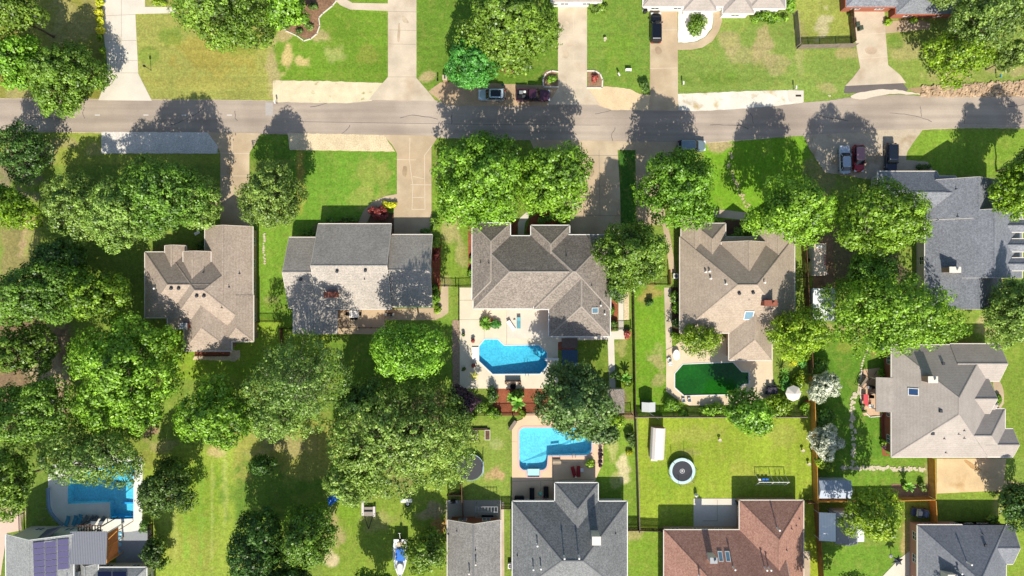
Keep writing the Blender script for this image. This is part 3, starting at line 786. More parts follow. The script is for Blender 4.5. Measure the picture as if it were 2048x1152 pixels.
for j_ in ([(1024, 883), (1037, 883), (1037, 883.7), (1024, 883.7)], [(1024, 962), (1190, 958), (1190, 958.8), (1024, 962.8)], [(1106, 924), (1106.8, 924), (1106.8, 1000), (1106, 1000)], [(1081, 962), (1081.7, 962), (1081.7, 1003), (1081, 1003)], [(1106, 925), (1197, 925), (1197, 925.7), (1106, 925.7)]):
    sheet('deck_joint', j_, MATS['joint_tan'], 0.106)
for j_ in ([(1434, 1000), (1434.8, 1000), (1434.8, 1042), (1434, 1042)], [(1405, 1041), (1434, 1041), (1434, 1042), (1405, 1042)]):
    sheet('patio_joint', j_, MATS['joint_tan'], 0.056)
# shallow entry ledges of the left pool
lg = MB()
a, b_ = W(221.5, 1037); c_, d_ = W(267.5, 1033); lg.box(a, b_, -1.6, c_, d_, -0.12); lg.build('step', M_liner_d, p3, world=True); lg = MB()
a, b_ = W(240, 1009); c_, d_ = W(267.5, 1006); lg.box(a, b_, -1.6, c_, d_, -0.35)
lg.build('step', M_liner_d, p3, world=True)
deckpts4 = [(1345, 694), (1362, 680), (1445, 672), (1470, 690), (1545, 690), (1545, 740), (1548, 800), (1500, 808), (1380, 812), (1350, 796), (1332, 782), (1332, 700)]
p4 = empty('swimming_pool', *W(1420, 758), 0, 0, 'octagonal pool of murky green water behind the taupe house', 'pool')
sheet('pool_deck', deckpts4, mat('pool_deck_tan', (206, 186, 156), 0.85, 0.05, 6, 0.06, 0.4), 0.10, holes=[offset_poly(POOL4, .1)])
w = MB(); fill(w, POOL4, 0.0); w.build('water', M_green, p4, world=True)
c = MB(); o1, i1 = offset_poly(POOL4, .13), offset_poly(POOL4, -0.03)
fill(c, o1, .14, [i1])
for k in range(len(POOL4)):
    for q, z0 in ((o1, .05), (i1, -.3)):
        a, b_ = q[k], q[(k + 1) % len(POOL4)]
        c.quad((a[0], a[1], z0), (b_[0], b_[1], z0), (b_[0], b_[1], .14), (a[0], a[1], .14))
c.build('coping', M_cop, p4, world=True)
sheet('path', [(1328, 575), (1342, 575), (1344, 700), (1332, 702)], M_conc, 0.040)
sheet('path', [(1215, 676), (1228, 676), (1231, 778), (1219, 778)], M_conc_w, 0.042)
sheet('path', [(1100, 671), (1250, 661), (1250, 678), (1100, 682)], M_conc_w, 0.046)
sheet('path', [(1237, 578), (1247, 578), (1247, 665), (1237, 665)], M_conc_w, 0.038)
sheet('gravel_bed', [(1248, 578), (1258, 578), (1258, 640), (1248, 640)], M_grav_t, 0.030)
sheet('patio_slab', [(1013, 610), (1097, 610), (1097, 676.5), (1014, 677)], M_conc_w, 0.125, thick=0.03)
sheet('patio', [(1387, 997), (1481, 997), (1481, 1075), (1387, 1075)], M_conc_w, 0.05)
sheet('patio', [(672, 600), (770, 600), (770, 668), (672, 668)], mat('deck_boards', (190, 166, 134), 0.85, 0.06, 5, stripes=(1, 5, 0.12)), 0.35, thick=0.3)
sheet('path', [(770, 618), (870, 616), (876, 612), (884, 570), (897, 570), (897, 625), (885, 634), (870, 640), (770, 640)], M_conc_b, 0.040)
sheet('patio', [(893, 1000), (1003, 1000), (1003, 1060), (893, 1060)], mat('grey_slab', (168, 158, 140), 0.9, 0.07, 4), 0.05)
sheet('path', [(1000, 1004), (1008, 1004), (1009, 1200), (1001, 1200)], M_conc, 0.042)
sheet('patio', [(232, 1060), (302, 1060), (302, 1140), (232, 1140)], mat('blue_grey_slab', (140, 144, 146), 0.9, 0.08, 4), 0.05)
sheet('driveway', [(1873, 917), (2012, 917), (2008, 960), (2048, 968), (2500, 968), (2500, 1010), (2060, 985), (1980, 982), (1873, 987)], mat('drive_sand', (206, 178, 134), 0.95, 0.07, 4, 0.1, 0.3, tint=((176, 142, 96), 0.35, 0.55, 0.75)), 0.044)
sheet('path', [(1990, 755), (2002, 765), (2008, 785), (2006, 815), (1990, 818), (1990, 785), (1984, 765)], M_conc_b, 0.040, smooth=1)
sheet('patio', [(1722, 740), (1760, 735), (1765, 830), (1726, 832), (1718, 780)], mat('brick_patio', (196, 164, 132), 0.9, 0.12, 6), 0.04, rag=.08)
sheet('patio', [(1765, 1152), (1800, 1116), (1822, 1100), (1834, 1100), (1834, 1300), (1765, 1300)], M_conc_w, 0.05)
sheet('patio', [(0, 1040), (40, 1010), (44, 1060), (14, 1066), (-20, 1300), (-60, 1300), (-60, 1040)], mat('pink_concrete', (204, 178, 158), 0.9, 0.06, 4), 0.05)
sheet('patio', [(1608, 1102), (1620, 1102), (1620, 1300), (1608, 1300)], M_conc, 0.05)
# planting beds
BED = mat('bed_soil', (96, 72, 54), 0.95, 0.3, 5, 0.2, 1)
for pts, m_ in [([(632, 476), (640, 452), (660, 444), (716, 440), (716, 452), (640, 462)], BED), ([(735, 446), (745, 425), (790, 425), (790, 470), (735, 470)], BED),
                ([(863, 476), (882, 476), (880, 600), (866, 600)], M_mulch), ([(936, 452), (948, 452), (948, 560), (936, 545)], M_mulch),
                ([(1000, 470), (1004, 440), (1036, 440), (1034, 470)], M_mulch), ([(1052, 466), (1060, 436), (1080, 426), (1132, 424), (1134, 452), (1062, 466)], M_mulch),
                ([(985, 776), (1130, 776), (1130, 830), (985, 830)], M_mulch), ([(1218, 600), (1236, 600), (1236, 660), (1218, 660)], M_mulch),
                ([(1115, 682), (1150, 682), (1150, 700), (1115, 700)], M_mulch), ([(1340, 575), (1358, 575), (1358, 668), (1346, 668)], BED),
                ([(1744, 820), (1770, 828), (1770, 905), (1782, 912), (1765, 912), (1760, 830), (1742, 832)], M_mulch), ([(1782, 968), (1862, 968), (1862, 1000), (1782, 1000)], M_soil),
                ([(590, -20), (672, -20), (672, 2), (665, 12), (645, 28), (638, 36), (640, 52), (634, 66), (622, 76), (608, 78), (594, 68), (572, 60), (566, 50), (590, 30)], mat('bed_mixed', (128, 98, 74), 0.95, 0.35, 3, 0.2, .8)),
                ([(1086, 146), (1094, 141), (1113, 143), (1116, 172), (1088, 172)], M_soil), ([(1175, 143), (1194, 141), (1203, 152), (1204, 174), (1176, 173)], M_soil),
                ([(1430, 470), (1450, 440), (1490, 440), (1500, 470)], BED), ([(905, 640), (919, 640), (919, 780), (905, 780)], mat('river_rock', (150, 128, 108), 0.95, 0.4, 4)),
                ([(1625, 470), (1665, 470), (1670, 580), (1625, 580)], M_soil), ([(393, 700), (480, 700), (480, 716), (470, 722), (385, 720)], M_grav_t)]:
    sheet('planting_bed' if m_ is not M_grav_t else 'gravel_bed', pts, m_, 0.0280 + 0.0002 * len(bpy.data.objects) % 0.001, rag=0.08)
# ---------------------------------------------------------------- houses: roofs as interlocking hip and gable wings
class Wing:
    """rect in survey pixels as seen at eave height; axis of the ridge; which ends are hipped (lo, hi = west/east or north/south)"""
    def __init__(s, x0, y0, x1, y1, axis='x', hips=(1, 1), he=2.9, pitch=31, wall=True, over=0.45):
        a = W(x0, y0, he); b = W(x1, y1, he)
        s.X0, s.X1 = a[0], b[0]; s.Y0, s.Y1 = b[1], a[1]
        s.axis, s.he, s.t, s.wall, s.over = axis, he, math.tan(R(pitch)), wall, over
        # hips given as (west,east) or (north,south)
        if axis == 'x': s.hlo, s.hhi = hips
        else: s.hhi, s.hlo = hips
        s.hw = (s.Y1 - s.Y0) / 2 if axis == 'x' else (s.X1 - s.X0) / 2
        L_ = (s.X1 - s.X0) if axis == 'x' else (s.Y1 - s.Y0)
        s.rise = s.hw * s.t
        if s.hlo and s.hhi and L_ < 2 * s.hw: s.rise = L_ / 2 * s.t
    def z(s, x, y):
        if not (s.X0 <= x <= s.X1 and s.Y0 <= y <= s.Y1): return -1e9
        if s.axis == 'x':
            d = min(y - s.Y0, s.Y1 - y)
            if s.hlo: d = min(d, x - s.X0)
            if s.hhi: d = min(d, s.X1 - x)
        else:
            d = min(x - s.X0, s.X1 - x)
            if s.hlo: d = min(d, y - s.Y0)
            if s.hhi: d = min(d, s.Y1 - y)
        return s.he + d * s.t
    def pts(s, u, v, z):
        """u along the ridge axis, v across"""
        return (u, v, z) if s.axis == 'x' else (v, u, z)
    def surf(s):
        if s.axis == 'x': u0, u1, v0, v1 = s.X0, s.X1, s.Y0, s.Y1
        else: u0, u1, v0, v1 = s.Y0, s.Y1, s.X0, s.X1
        hr = s.he + s.rise
        hw = (v1 - v0) / 2; vm = (v0 + v1) / 2
        k = s.rise / s.t
        if k < hw - 1e-6:      # short both-hip: treat as truncated, ridge across
            um = (u0 + u1) / 2
            P = s.pts
            A, B, C, D = P(u0, v0, s.he), P(u1, v0, s.he), P(u1, v1, s.he), P(u0, v1, s.he)
            E, F = P(um, v0 + k, hr), P(um, v1 - k, hr)
            return [(A, B, E), (B, C, F, E), (C, D, F), (D, A, E, F)], [(E, F), (A, E), (B, E), (C, F), (D, F)]
        ra = u0 + (hw if s.hlo else 0); rb = u1 - (hw if s.hhi else 0)
        P = s.pts
        A, B, C, D = P(u0, v0, s.he), P(u1, v0, s.he), P(u1, v1, s.he), P(u0, v1, s.he)
        E, F = P(ra, vm, hr), P(rb, vm, hr)
        faces = [(A, B, F, E), (C, D, E, F)]
        rid = [(E, F)]
        if s.hlo: faces.append((D, A, E)); rid += [(A, E), (D, E)]
        if s.hhi: faces.append((B, C, F)); rid += [(B, F), (C, F)]
        return faces, rid

def fixwind(face):
    a, b, c = Vector(face[0]), Vector(face[1]), Vector(face[2])
    return face if (b - a).cross(c - a).z > 0 else tuple(reversed(face))

class House:
    def __init__(s, name, label, cat, wings, roofm, wallm, fasm, capm=None, windows=True, brick_gable=None, gutter=0.12, ridge=True):
        s.w = wings
        cx = sum((w.X0 + w.X1) / 2 for w in wings[:1]); cy = sum((w.Y0 + w.Y1) / 2 for w in wings[:1])
        s.root = empty(name, cx, cy, 0, 0, label, cat)
        th = 0.14
        rf = MB(); wl = MB(); FA = []; RC = []
        for w in wings:
            fa = MB(); rc = MB(); FA.append(fa); RC.append(rc)
            faces, rid = w.surf()
            for f in faces:
                f = fixwind(f)
                rf.quad(*f)
                rf.quad(*[(x, y, z - th) for x, y, z in reversed(f)])
            # rake/eave edges
            per = [(w.X0, w.Y0), (w.X1, w.Y0), (w.X1, w.Y1), (w.X0, w.Y1)]
            for k in range(4):
                a, b = Vector(per[k]), Vector(per[(k + 1) % 4])
                d = (b - a); L_ = d.length; d.normalize(); n = Vector((d.y, -d.x))
                m = max(2, int(L_ / 0.6))
                edge_is_gable = False
                if w.axis == 'x' and k in (1, 3): edge_is_gable = not (w.hhi if k == 1 else w.hlo)
                if w.axis == 'y' and k in (0, 2): edge_is_gable = not (w.hhi if k == 2 else w.hlo)
                if edge_is_gable: m += m % 2
                g = 0.05 if edge_is_gable else gutter
                up = 0.03 if edge_is_gable else 0.0
                for j in range(m):
                    p, q = a + d * L_ * j / m, a + d * L_ * (j + 1) / m
                    mid = (p + q) / 2 - n * 0.05
                    zm = w.z(mid.x, mid.y) if not edge_is_gable else w.he + w.t * (min(j, m - j) + min(j + 1, m - j - 1)) / 2 * L_ / m
                    if any(o.z(mid.x, mid.y) > zm + (-0.12 if edge_is_gable else 0.03) for o in wings if o is not w): continue
                    pi, qi = p - n * 0.002, q - n * 0.002
                    z0 = w.he + (w.t * min(j, m - j) * L_ / m if edge_is_gable else 0)
                    z1 = w.he + (w.t * min(j + 1, m - j - 1) * L_ / m if edge_is_gable else 0)
                    po, qo = p + n * g, q + n * g
                    lo = 0.2
                    fa.loft([[(pi.x, pi.y, z0 - lo), (po.x, po.y, z0 - lo), (po.x, po.y, z0 + up), (pi.x, pi.y, z0 + up)],
                             [(qi.x, qi.y, z1 - lo), (qo.x, qo.y, z1 - lo), (qo.x, qo.y, z1 + up), (qi.x, qi.y, z1 + up)]])
            if ridge:
                for A, B in rid:
                    A, B = Vector(A), Vector(B); L_ = (B - A).length
                    if L_ < .3: continue
                    m = max(1, int(L_ / 0.5)); d = (B - A).normalized(); sd = Vector((d.y, -d.x, 0)).normalized() * 0.13
                    for j in range(m):
                        p, q = A.lerp(B, j / m), A.lerp(B, (j + 1) / m); mid = (p + q) / 2
                        if any(o.z(mid.x, mid.y) > mid.z + 0.02 for o in wings if o is not w): continue
                        u = Vector((0, 0, .035)); dn = Vector((0, 0, -.02))
                        rc.quad(p - sd + dn, q - sd + dn, q + u, p + u); rc.quad(p + u, q + u, q + sd + dn, p + sd + dn)
            if w.wall:
                o = w.over
                ox = o if not (w.axis == 'x') else (o if w.hlo else .3)
                x0, x1, y0, y1 = w.X0 + o, w.X1 - o, w.Y0 + o, w.Y1 - o
                zt = w.he - 0.05
                wl.prism([(x0, y0), (x1, y0), (x1, y1), (x0, y1)], -0.1, zt)
                hi = w.he + w.rise - th - 0.03 - 0.25 * w.t
                if w.axis == 'x':
                    vm = (w.Y0 + w.Y1) / 2
                    for hip, ex, sg in ((w.hlo, x0, 1), (w.hhi, x1, -1)):
                        if not hip:
                            zz = w.he - 0.2 + o * w.t
                            wl.loft([[(ex, y0, zt - .02), (ex, y1, zt - .02), (ex, y1, zz), (ex, vm, hi), (ex, y0, zz)], [(ex + sg * .3, y0, zt - .02), (ex + sg * .3, y1, zt - .02), (ex + sg * .3, y1, zz), (ex + sg * .3, vm, hi), (ex + sg * .3, y0, zz)]])
                else:
                    vm = (w.X0 + w.X1) / 2
                    for hip, ey, sg in ((w.hlo, y0, 1), (w.hhi, y1, -1)):
                        if not hip:
                            zz = w.he - 0.2 + o * w.t
                            wl.loft([[(x0, ey, zt - .02), (x1, ey, zt - .02), (x1, ey, zz), (vm, ey, hi), (x0, ey, zz)], [(x0, ey + sg * .3, zt - .02), (x1, ey + sg * .3, zt - .02), (x1, ey + sg * .3, zz), (vm, ey + sg * .3, hi), (x0, ey + sg * .3, zz)]])
        s.roof = rf.build('roof', roofm, s.root, world=True)
        for rc in RC:
            if rc.v: rc.build('ridge_cap', capm or roofm, s.roof, world=True)
        for fa in FA:
            if fa.v: fa.build('fascia', fasm, s.root, world=True)
        if wl.v: s.wallo = wl.build('wall', wallm, s.root, world=True)
        if windows: s.add_windows()
    def rz(s, x, y):
        return max(w.z(x, y) for w in s.w)
    def at(s, px, py):
        h = 5.0
        for _ in range(8):
            x, y = W(px, py, h); z = s.rz(x, y)
            if z < 0: z = 3.0
            h = z
        return x, y, h
    def add_windows(s):
        for w in s.w:
            if not w.wall: continue
            o = w.over
            x0, x1, y0, y1 = w.X0 + o, w.X1 - o, w.Y0 + o, w.Y1 - o
            for (a, b, n) in (((x0, y0), (x1, y0), (0, -1)), ((x1, y0), (x1, y1), (1, 0)), ((x1, y1), (x0, y1), (0, 1)), ((x0, y1), (x0, y0), (-1, 0))):
                mx, my = (a[0] + b[0]) / 2, (a[1] + b[1]) / 2
                if n[0] * mx + n[1] * my > -12: continue      # only walls that face the middle of the site
                if abs(mx) > 92 or abs(my) > 54: continue
                L_ = math.hypot(b[0] - a[0], b[1] - a[1])
                m = int(L_ / 3.6)
                for j in range(m):
                    t_ = (j + .5) / m
                    cx, cy = a[0] + (b[0] - a[0]) * t_, a[1] + (b[1] - a[1]) * t_
                    if any(q is not w and q.wall and q.X0 - .1 < cx + n[0] * .9 < q.X1 + .1 and q.Y0 - .1 < cy + n[1] * .9 < q.Y1 + .1 for q in s.w): continue
                    s.window(cx, cy, n, 1.3, 1.2, 1.5)
    def window(s, cx, cy, n, ww, hh, zc):
        ex, ey = -n[1], n[0]
        fr = MB()
        def slab(mb, w_, h_, d0, d1, zo=0, uo=0):
            u0, u1 = uo - w_ / 2, uo + w_ / 2
            p = [(cx + ex * u + n[0] * d, cy + ey * u + n[1] * d) for u, d in ((u0, d0), (u1, d0), (u1, d1), (u0, d1))]
            mb.prism(p, zc + zo - h_ / 2, zc + zo + h_ / 2)
        for uo in (-ww / 2, ww / 2, 0): slab(fr, .07, hh + .14, -.02, .07, 0, uo)
        slab(fr, ww - .07, .07, -.02, .068, hh / 2); slab(fr, ww - .07, .07, -.02, .068, -hh / 2); slab(fr, ww - .07, .05, -.02, .064, 0)
        f = fr.build('window', M_white, s.root, world=True)
        g = MB(); slab(g, ww - .08, hh - .08, -.01, .03)
        g.build('pane', M_glass, f, world=True)
    def chimney(s, px, py, top=1.6, w=1.3, d=0.8, m=None, cap=None, flue=True, metal=False, label=None):
        x, y, z = s.at(px, py)
        mb = MB(); mb.box(x - w / 2, y - d / 2, z - 1.2, x + w / 2, y + d / 2, z + top)
        c = mb.build('chimney', m or M_brick, s.root, world=True, label=label)
        k = MB(); k.box(x - w / 2 - .08, y - d / 2 - .08, z + top, x + w / 2 + .08, y + d / 2 + .08, z + top + .1)
        if flue: k.lathe([(.17, 0), (.17, .3), (.22, .32), (.22, .42)], 10, x + w * .2, y, 'z', z + top + .1)
        k.build('chimney_cap', cap or M_grey, c, world=True)
    def vent(s, px, py, kind='turbine', m=None, L=None):
        L = L or (1.0 if s.root['label'].startswith(('charcoal', 'brown', 'slate', 'narrow')) else 0.4)
        x, y, z = s.at(px, py)
        mb = MB()
        if kind == 'turbine':
            mb.lathe([(.16, -.15), (.16, .16), (.2, .18), (.26, .3), (.26, .42), (.18, .54), (.05, .58)], 12, x, y, 'z', z)
            mb.build('roof_vent', m or mat('vent_brown', (120, 108, 98), 0.5, 0.05, metal=0.3), s.root, world=True, smooth=True)
        elif kind == 'pipe':
            mb.lathe([(.16, -.1), (.12, .06), (.05, .08), (.05, .42), (.05, .44)], 8, x, y, 'z', z)
            mb.build('vent_pipe', m or M_dkgrey, s.root, world=True)
        elif kind == 'stack':
            mb.lathe([(.22, -.2), (.1, .04), (.09, .06), (.09, L), (.15, L + .02), (.15, L + .16), (.05, L + .2)], 10, x, y, 'z', z)
            mb.build('vent_pipe', m or M_white, s.root, world=True, smooth=False)
        elif kind == 'box':
            mb.box(x - .22, y - .22, z - .15, x + .22, y + .22, z + .22)
            mb.build('roof_vent', m or M_dkgrey, s.root, world=True)
    def skylight(s, px, py, w=0.9, d=1.0, gl=None):
        x, y, z = s.at(px, py)
        e = .1
        zx = (s.rz(x + e, y) - s.rz(x - e, y)) / (2 * e); zy = (s.rz(x, y + e) - s.rz(x, y - e)) / (2 * e)
        P = lambda u, v, h: (x + u, y + v, z + zx * u + zy * v + h)
        def slab(mb, a, b, c_, d_, h0, h1):
            mb.loft([[P(a, c_, h0), P(b, c_, h0), P(b, d_, h0), P(a, d_, h0)], [P(a, c_, h1), P(b, c_, h1), P(b, d_, h1), P(a, d_, h1)]])
        mb = MB()
        slab(mb, -w / 2 - .1, -w / 2, -d / 2 - .1, d / 2 + .1, -.05, .16); slab(mb, w / 2, w / 2 + .1, -d / 2 - .1, d / 2 + .1, -.05, .16)
        slab(mb, -w / 2, w / 2, -d / 2 - .1, -d / 2, -.05, .155); slab(mb, -w / 2, w / 2, d / 2, d / 2 + .1, -.05, .155)
        f = mb.build('skylight', M_white, s.root, world=True)
        g = MB(); slab(g, -w / 2, w / 2, -d / 2, d / 2, 0.02, .11)
        g.build('pane', gl or M_skylight, f, world=True)

SH_TAU = shingle('shingle_taupe', (150, 134, 118), (172, 156, 140), 0.13)
SH_GR2 = shingle('shingle_weathered', (150, 142, 132), (178, 168, 155), 0.15)
SH_3 = shingle('shingle_speckled', (116, 107, 98), (150, 139, 127), 0.22)
SH_4 = shingle('shingle_tan', (154, 138, 120), (172, 156, 138), 0.10)
SH_BL = shingle('shingle_bluegrey', (112, 114, 118), (136, 138, 142), 0.2)
SH_6 = shingle('shingle_greige', (158, 148, 138), (168, 158, 148), 0.06)
SH_CH = shingle('shingle_charcoal', (102, 103, 102), (130, 131, 129), 0.2)
SH_BR = shingle('shingle_brown', (148, 108, 92), (174, 134, 116), 0.13)
SH_SL = shingle('shingle_slate', (110, 112, 116), (130, 132, 136), 0.12)
SH_8 = shingle('shingle_grey', (116, 112, 106), (144, 140, 134), 0.16)
CAP = mat('ridge_tile_light', (152, 142, 130), 0.9, 0.15, 4)
CAPD = mat('ridge_tile_dark', (112, 112, 112), 0.9, 0.12, 4)

h1 = House('house', 'taupe roofed house at left with a long north garage wing and several small gables', 'house', [
    Wing(290, 504.4, 440, 635, 'x', (1, 0)), Wing(335, 504, 504.6, 657, 'x', (1, 1), pitch=31), Wing(410, 453, 505.4, 600, 'y', (0, 0), pitch=31.3),
    Wing(451, 590, 506.8, 683, 'y', (0, 1), pitch=31),
    Wing(368.5, 610, 463, 701.5, 'y', (0, 1), he=2.88), Wing(330, 491, 372, 580, 'y', (0, 0), he=3.0, pitch=38),
    Wing(366.5, 503, 421.5, 590, 'y', (0, 0), he=3.9, pitch=36)], SH_TAU, M_brick_t, M_cream)
for p in ((344, 577), (359, 577), (395, 592), (409.5, 592)): h1.vent(*p, m=M_dkgrey)
for p in ((407, 545), (479, 547), (458, 574), (444, 615)): h1.vent(*p, kind='pipe')
h1.vent(311, 577, 'stack')
h1.chimney(375, 651, 1.3, 1.1, 0.8, M_brick)
x, y, z = h1.at(386, 647)
h2 = House('house', 'wide grey gabled house with a raised middle roof and a rear deck, second from left', 'house', [
    Wing(636.5, 448, 783, 618, 'x', (0, 0), he=3.1, pitch=30), Wing(578, 475, 690, 616, 'x', (0, 0), he=2.9, pitch=28.5),
    Wing(740, 469.5, 865, 613, 'x', (0, 0), he=2.9, pitch=28.5), Wing(587, 560, 673, 667, 'y', (0, 0), he=2.8, pitch=20)], SH_GR2, M_brick_t, M_cream, capm=SH_GR2)
for p in ((675, 543), (731.5, 541.5), (602.5, 559)): h2.vent(*p, m=M_dkgrey)
h2.vent(729, 558, 'pipe')
h2.chimney(666, 589, 1.5, 1.9, 0.8, M_brick, M_brick)
h3 = House('house', 'hip roofed house with speckled shingles beside the angular blue pool at centre', 'house', [
    Wing(947, 472, 1220, 617, 'x', (1, 1), pitch=31), Wing(1068, 470, 1221, 618.5, 'x', (1, 1), he=3.1, pitch=31), Wing(944.5, 446, 1020.5, 600, 'y', (1, 1), pitch=31),
    Wing(1062, 451, 1139, 600, 'y', (1, 1), pitch=31), Wing(1098, 480, 1220, 672.5, 'y', (1, 1), he=3.0, pitch=32)], SH_3, M_brick_t, M_white, capm=CAP)
for p in ((961, 525), (978, 526), (1132.5, 512), (1183, 571)): h3.vent(*p, kind='pipe')
for p in ((1201, 611), (1209, 628)): h3.vent(*p, kind='stack')
h3.skylight(1190, 621, 0.95, 0.75)
h4 = House('house', 'tan pyramid roofed house above the green pool with a gabled dormer facing the road', 'house', [
    Wing(1360, 474, 1589, 666, 'x', (1, 1), pitch=31), Wing(1362.5, 436.5, 1412, 600, 'y', (0, 0), pitch=31), Wing(1386, 447, 1451, 600, 'y', (1, 0), pitch=33),
    Wing(1510, 461, 1586.5, 600, 'y', (0, 0), pitch=30), Wing(1443, 484, 1532, 600, 'y', (0, 0), he=3.7, pitch=36), Wing(1458, 600, 1543.5, 720.5, 'y', (0, 1), he=2.85, pitch=30)],
    SH_4, M_brick_t, M_cream)
for p in ((1451, 568), (1528, 565)): h4.vent(*p, kind='stack')
for p in ((1477.5, 587), (1505, 585.5)): h4.vent(*p, m=M_dkgrey)
for p in ((1418, 543), (1420.5, 557), (1410.5, 544)): h4.vent(*p, kind='stack')
h4.chimney(1534, 606, 1.5, 1.9, 0.8, M_brick, M_brick); h4.skylight(1497, 631, 1.3, 1.2)
h5 = House('house', 'large blue-grey house at right with three east dormers and a garage wing', 'house', [
    Wing(1756, 343, 1874, 434, 'x', (1, 0), he=2.9, pitch=31), Wing(1866, 352.5, 1912, 424.5, 'x', (0, 0), he=3.33, pitch=31, wall=False), Wing(1850.5, 361, 2003, 440, 'y', (0, 0), he=3.2, pitch=30), Wing(1850, 425, 2044, 556, 'y', (0, 0), he=3.0, pitch=31),
    Wing(1850.5, 540, 2003, 617, 'y', (0, 0), he=3.0, pitch=30), Wing(1975, 439, 2056, 464, 'x', (0, 0), he=5.0, pitch=32, over=.2), Wing(1975, 478, 2056, 503, 'x', (0, 0), he=5.0, pitch=32, over=.2),
    Wing(1975, 516, 2056, 541, 'x', (0, 0), he=5.0, pitch=32, over=.2)], SH_BL, M_siding, M_cream, capm=SH_BL)
h5.chimney(1898, 540, 1.4, 1.7, 0.8, M_brick_t, M_cream)
for p in ((1853, 406), (1860, 406), (1912, 378), (1915, 433), (1874, 440)): h5.vent(*p, kind='pipe')
h6 = House('house', 'greige house at far right with a large triangular roof and east facing gables', 'house', [
    Wing(1783, 690, 1975, 914, 'y', (1, 1), pitch=31), Wing(1900, 688, 1999, 762, 'x', (0, 0), he=2.9, pitch=31), Wing(1900, 752, 1975, 835, 'x', (0, 0), he=2.9, pitch=33),
    Wing(1930, 790, 1987, 826, 'x', (0, 0), he=2.6, pitch=33), Wing(1900, 818, 2010, 913, 'x', (0, 1), he=2.9, pitch=31), Wing(1960, 858, 2026, 914, 'x', (0, 0), he=2.85, pitch=31)],
    SH_6, M_brick, M_cream)
h6.chimney(1855, 757, 1.3, 1.4, 0.9, M_brick_t, M_cream); h6.skylight(1825.5, 783.5, 1.1, 1.0, glassy('skylight_blue', (48, 74, 112)))
for p in ((1865, 867), (1881, 822), (1886, 727)): h6.vent(*p, kind='box')
for p in ((1888, 877), (1917, 868), (1928, 861), (1928, 876), (1891, 905)): h6.vent(*p, kind='pipe')
# lean-to roof over the west side of the last house
mb = MB(); a = W(1752, 754.5, 2.3); b = W(1784, 824.5, 2.9)
mb.quad((a[0], b[1], 2.28), (b[0] + .6, b[1], 3.2), (b[0] + .6, a[1], 3.2), (a[0], a[1], 2.28)); mb.quad((a[0], a[1], 2.12), (b[0] + .6, a[1], 3.04), (b[0] + .6, b[1], 3.04), (a[0], b[1], 2.12))
for q in ((a[0], a[1]), (a[0], b[1])): mb.quad((a[0], q[1], 2.12), (b[0] + .6, q[1], 3.04), (b[0] + .6, q[1], 3.2), (a[0], q[1], 2.28))
mb.quad((a[0], b[1], 2.12), (a[0], a[1], 2.12), (a[0], a[1], 2.28), (a[0], b[1], 2.28))
mb.build('porch_roof', SH_6, h6.root, world=True)
for yy in (a[1] - .3, (a[1] + b[1]) / 2, b[1] + .3):
    MB().box(a[0] + .2, yy - .07, 0, a[0] + .34, yy + .07, 2.2).build('porch_post', M_cream, h6.root, world=True)
h7 = House('house', 'two storey grey house at the lower left corner with rooftop solar panels', 'house', [
    Wing(12, 1069, 147, 1290, 'y', (0, 0), he=5.0, pitch=24), Wing(120, 1135, 293, 1290, 'x', (0, 1), he=3.0, pitch=30), Wing(160, 1128, 196, 1200, 'y', (0, 0), he=3.2, pitch=38, over=.25)],
    shingle('shingle_palegrey', (134, 135, 132), (160, 160, 156), 0.2), M_siding, M_white)
h8 = House('house', 'narrow grey gabled house with a brick gable end at bottom left of centre', 'house', [Wing(895, 1040, 1001, 1340, 'y', (0, 0), pitch=24)], SH_8, M_brick, M_cream, capm=CAPD)
for p in ((946, 1126), ): h8.vent(939, 1142, 'stack', M_cream)
h8.vent(952, 1124, 'stack', M_cream); h8.vent(951, 1100, 'pipe'); h8.vent(914, 1062, 'pipe')
h9 = House('house', 'charcoal hip roofed house at bottom centre with a north wing and a square chimney', 'house', [
    Wing(1025, 1003, 1254, 1192, 'x', (1, 1), pitch=32), Wing(1110, 966, 1196, 1110, 'y', (1, 0), pitch=32), Wing(1112, 1100, 1192, 1330, 'y', (0, 0), pitch=32)], SH_CH, M_siding_w, M_white, capm=CAPD)
h9.chimney(1189, 1070, 2.4, 1.2, 1.2, M_cream, M_cream, flue=False)
h9.vent(1128, 1112, 'stack'); h9.vent(1157, 1111.5, 'stack'); h9.vent(1074.5, 1087, 'stack'); h9.vent(1081.5, 1132.5, 'stack'); h9.vent(1066.5, 1134, 'stack'); h9.vent(1231, 1067, 'pipe'); h9.vent(1035, 1111, 'pipe')
h10 = House('house', 'brown roofed house at bottom right of centre with two small skylights', 'house', [
    Wing(1328, 1060, 1560, 1290, 'x', (1, 0), pitch=31), Wing(1479, 1001, 1607, 1300, 'y', (1, 0), pitch=31), Wing(1410, 1190, 1500, 1400, 'y', (0, 0), pitch=31)], SH_BR, M_brick_t, M_cream)
h10.chimney(1420, 1111, 1.9, 1.0, 0.8, M_cream, M_grey); h10.skylight(1440.5, 1112, 0.55, 1.15); h10.skylight(1455, 1112, 0.55, 1.15)
for p in ((1466, 1134), (1554, 1056), (1529, 1135), (1537, 1135), (1398, 1150)): h10.vent(*p, kind='stack')
for p in ((1592, 1051), (1598, 1037), (1583, 1057), (1573, 1100)): h10.vent(*p, kind='pipe')
h11 = House('house', 'slate grey hip roofed house in the bottom right corner with pinkish brick walls', 'house', [
    Wing(1835, 1050, 2012, 1290, 'y', (1, 1), pitch=31), Wing(1925, 1050, 2026, 1128, 'x', (0, 0), pitch=26)], SH_SL, mat('brick_pink', (186, 140, 124), 0.9, 0.12, 9, stripes=(2, 6.5, .12)), M_cream)
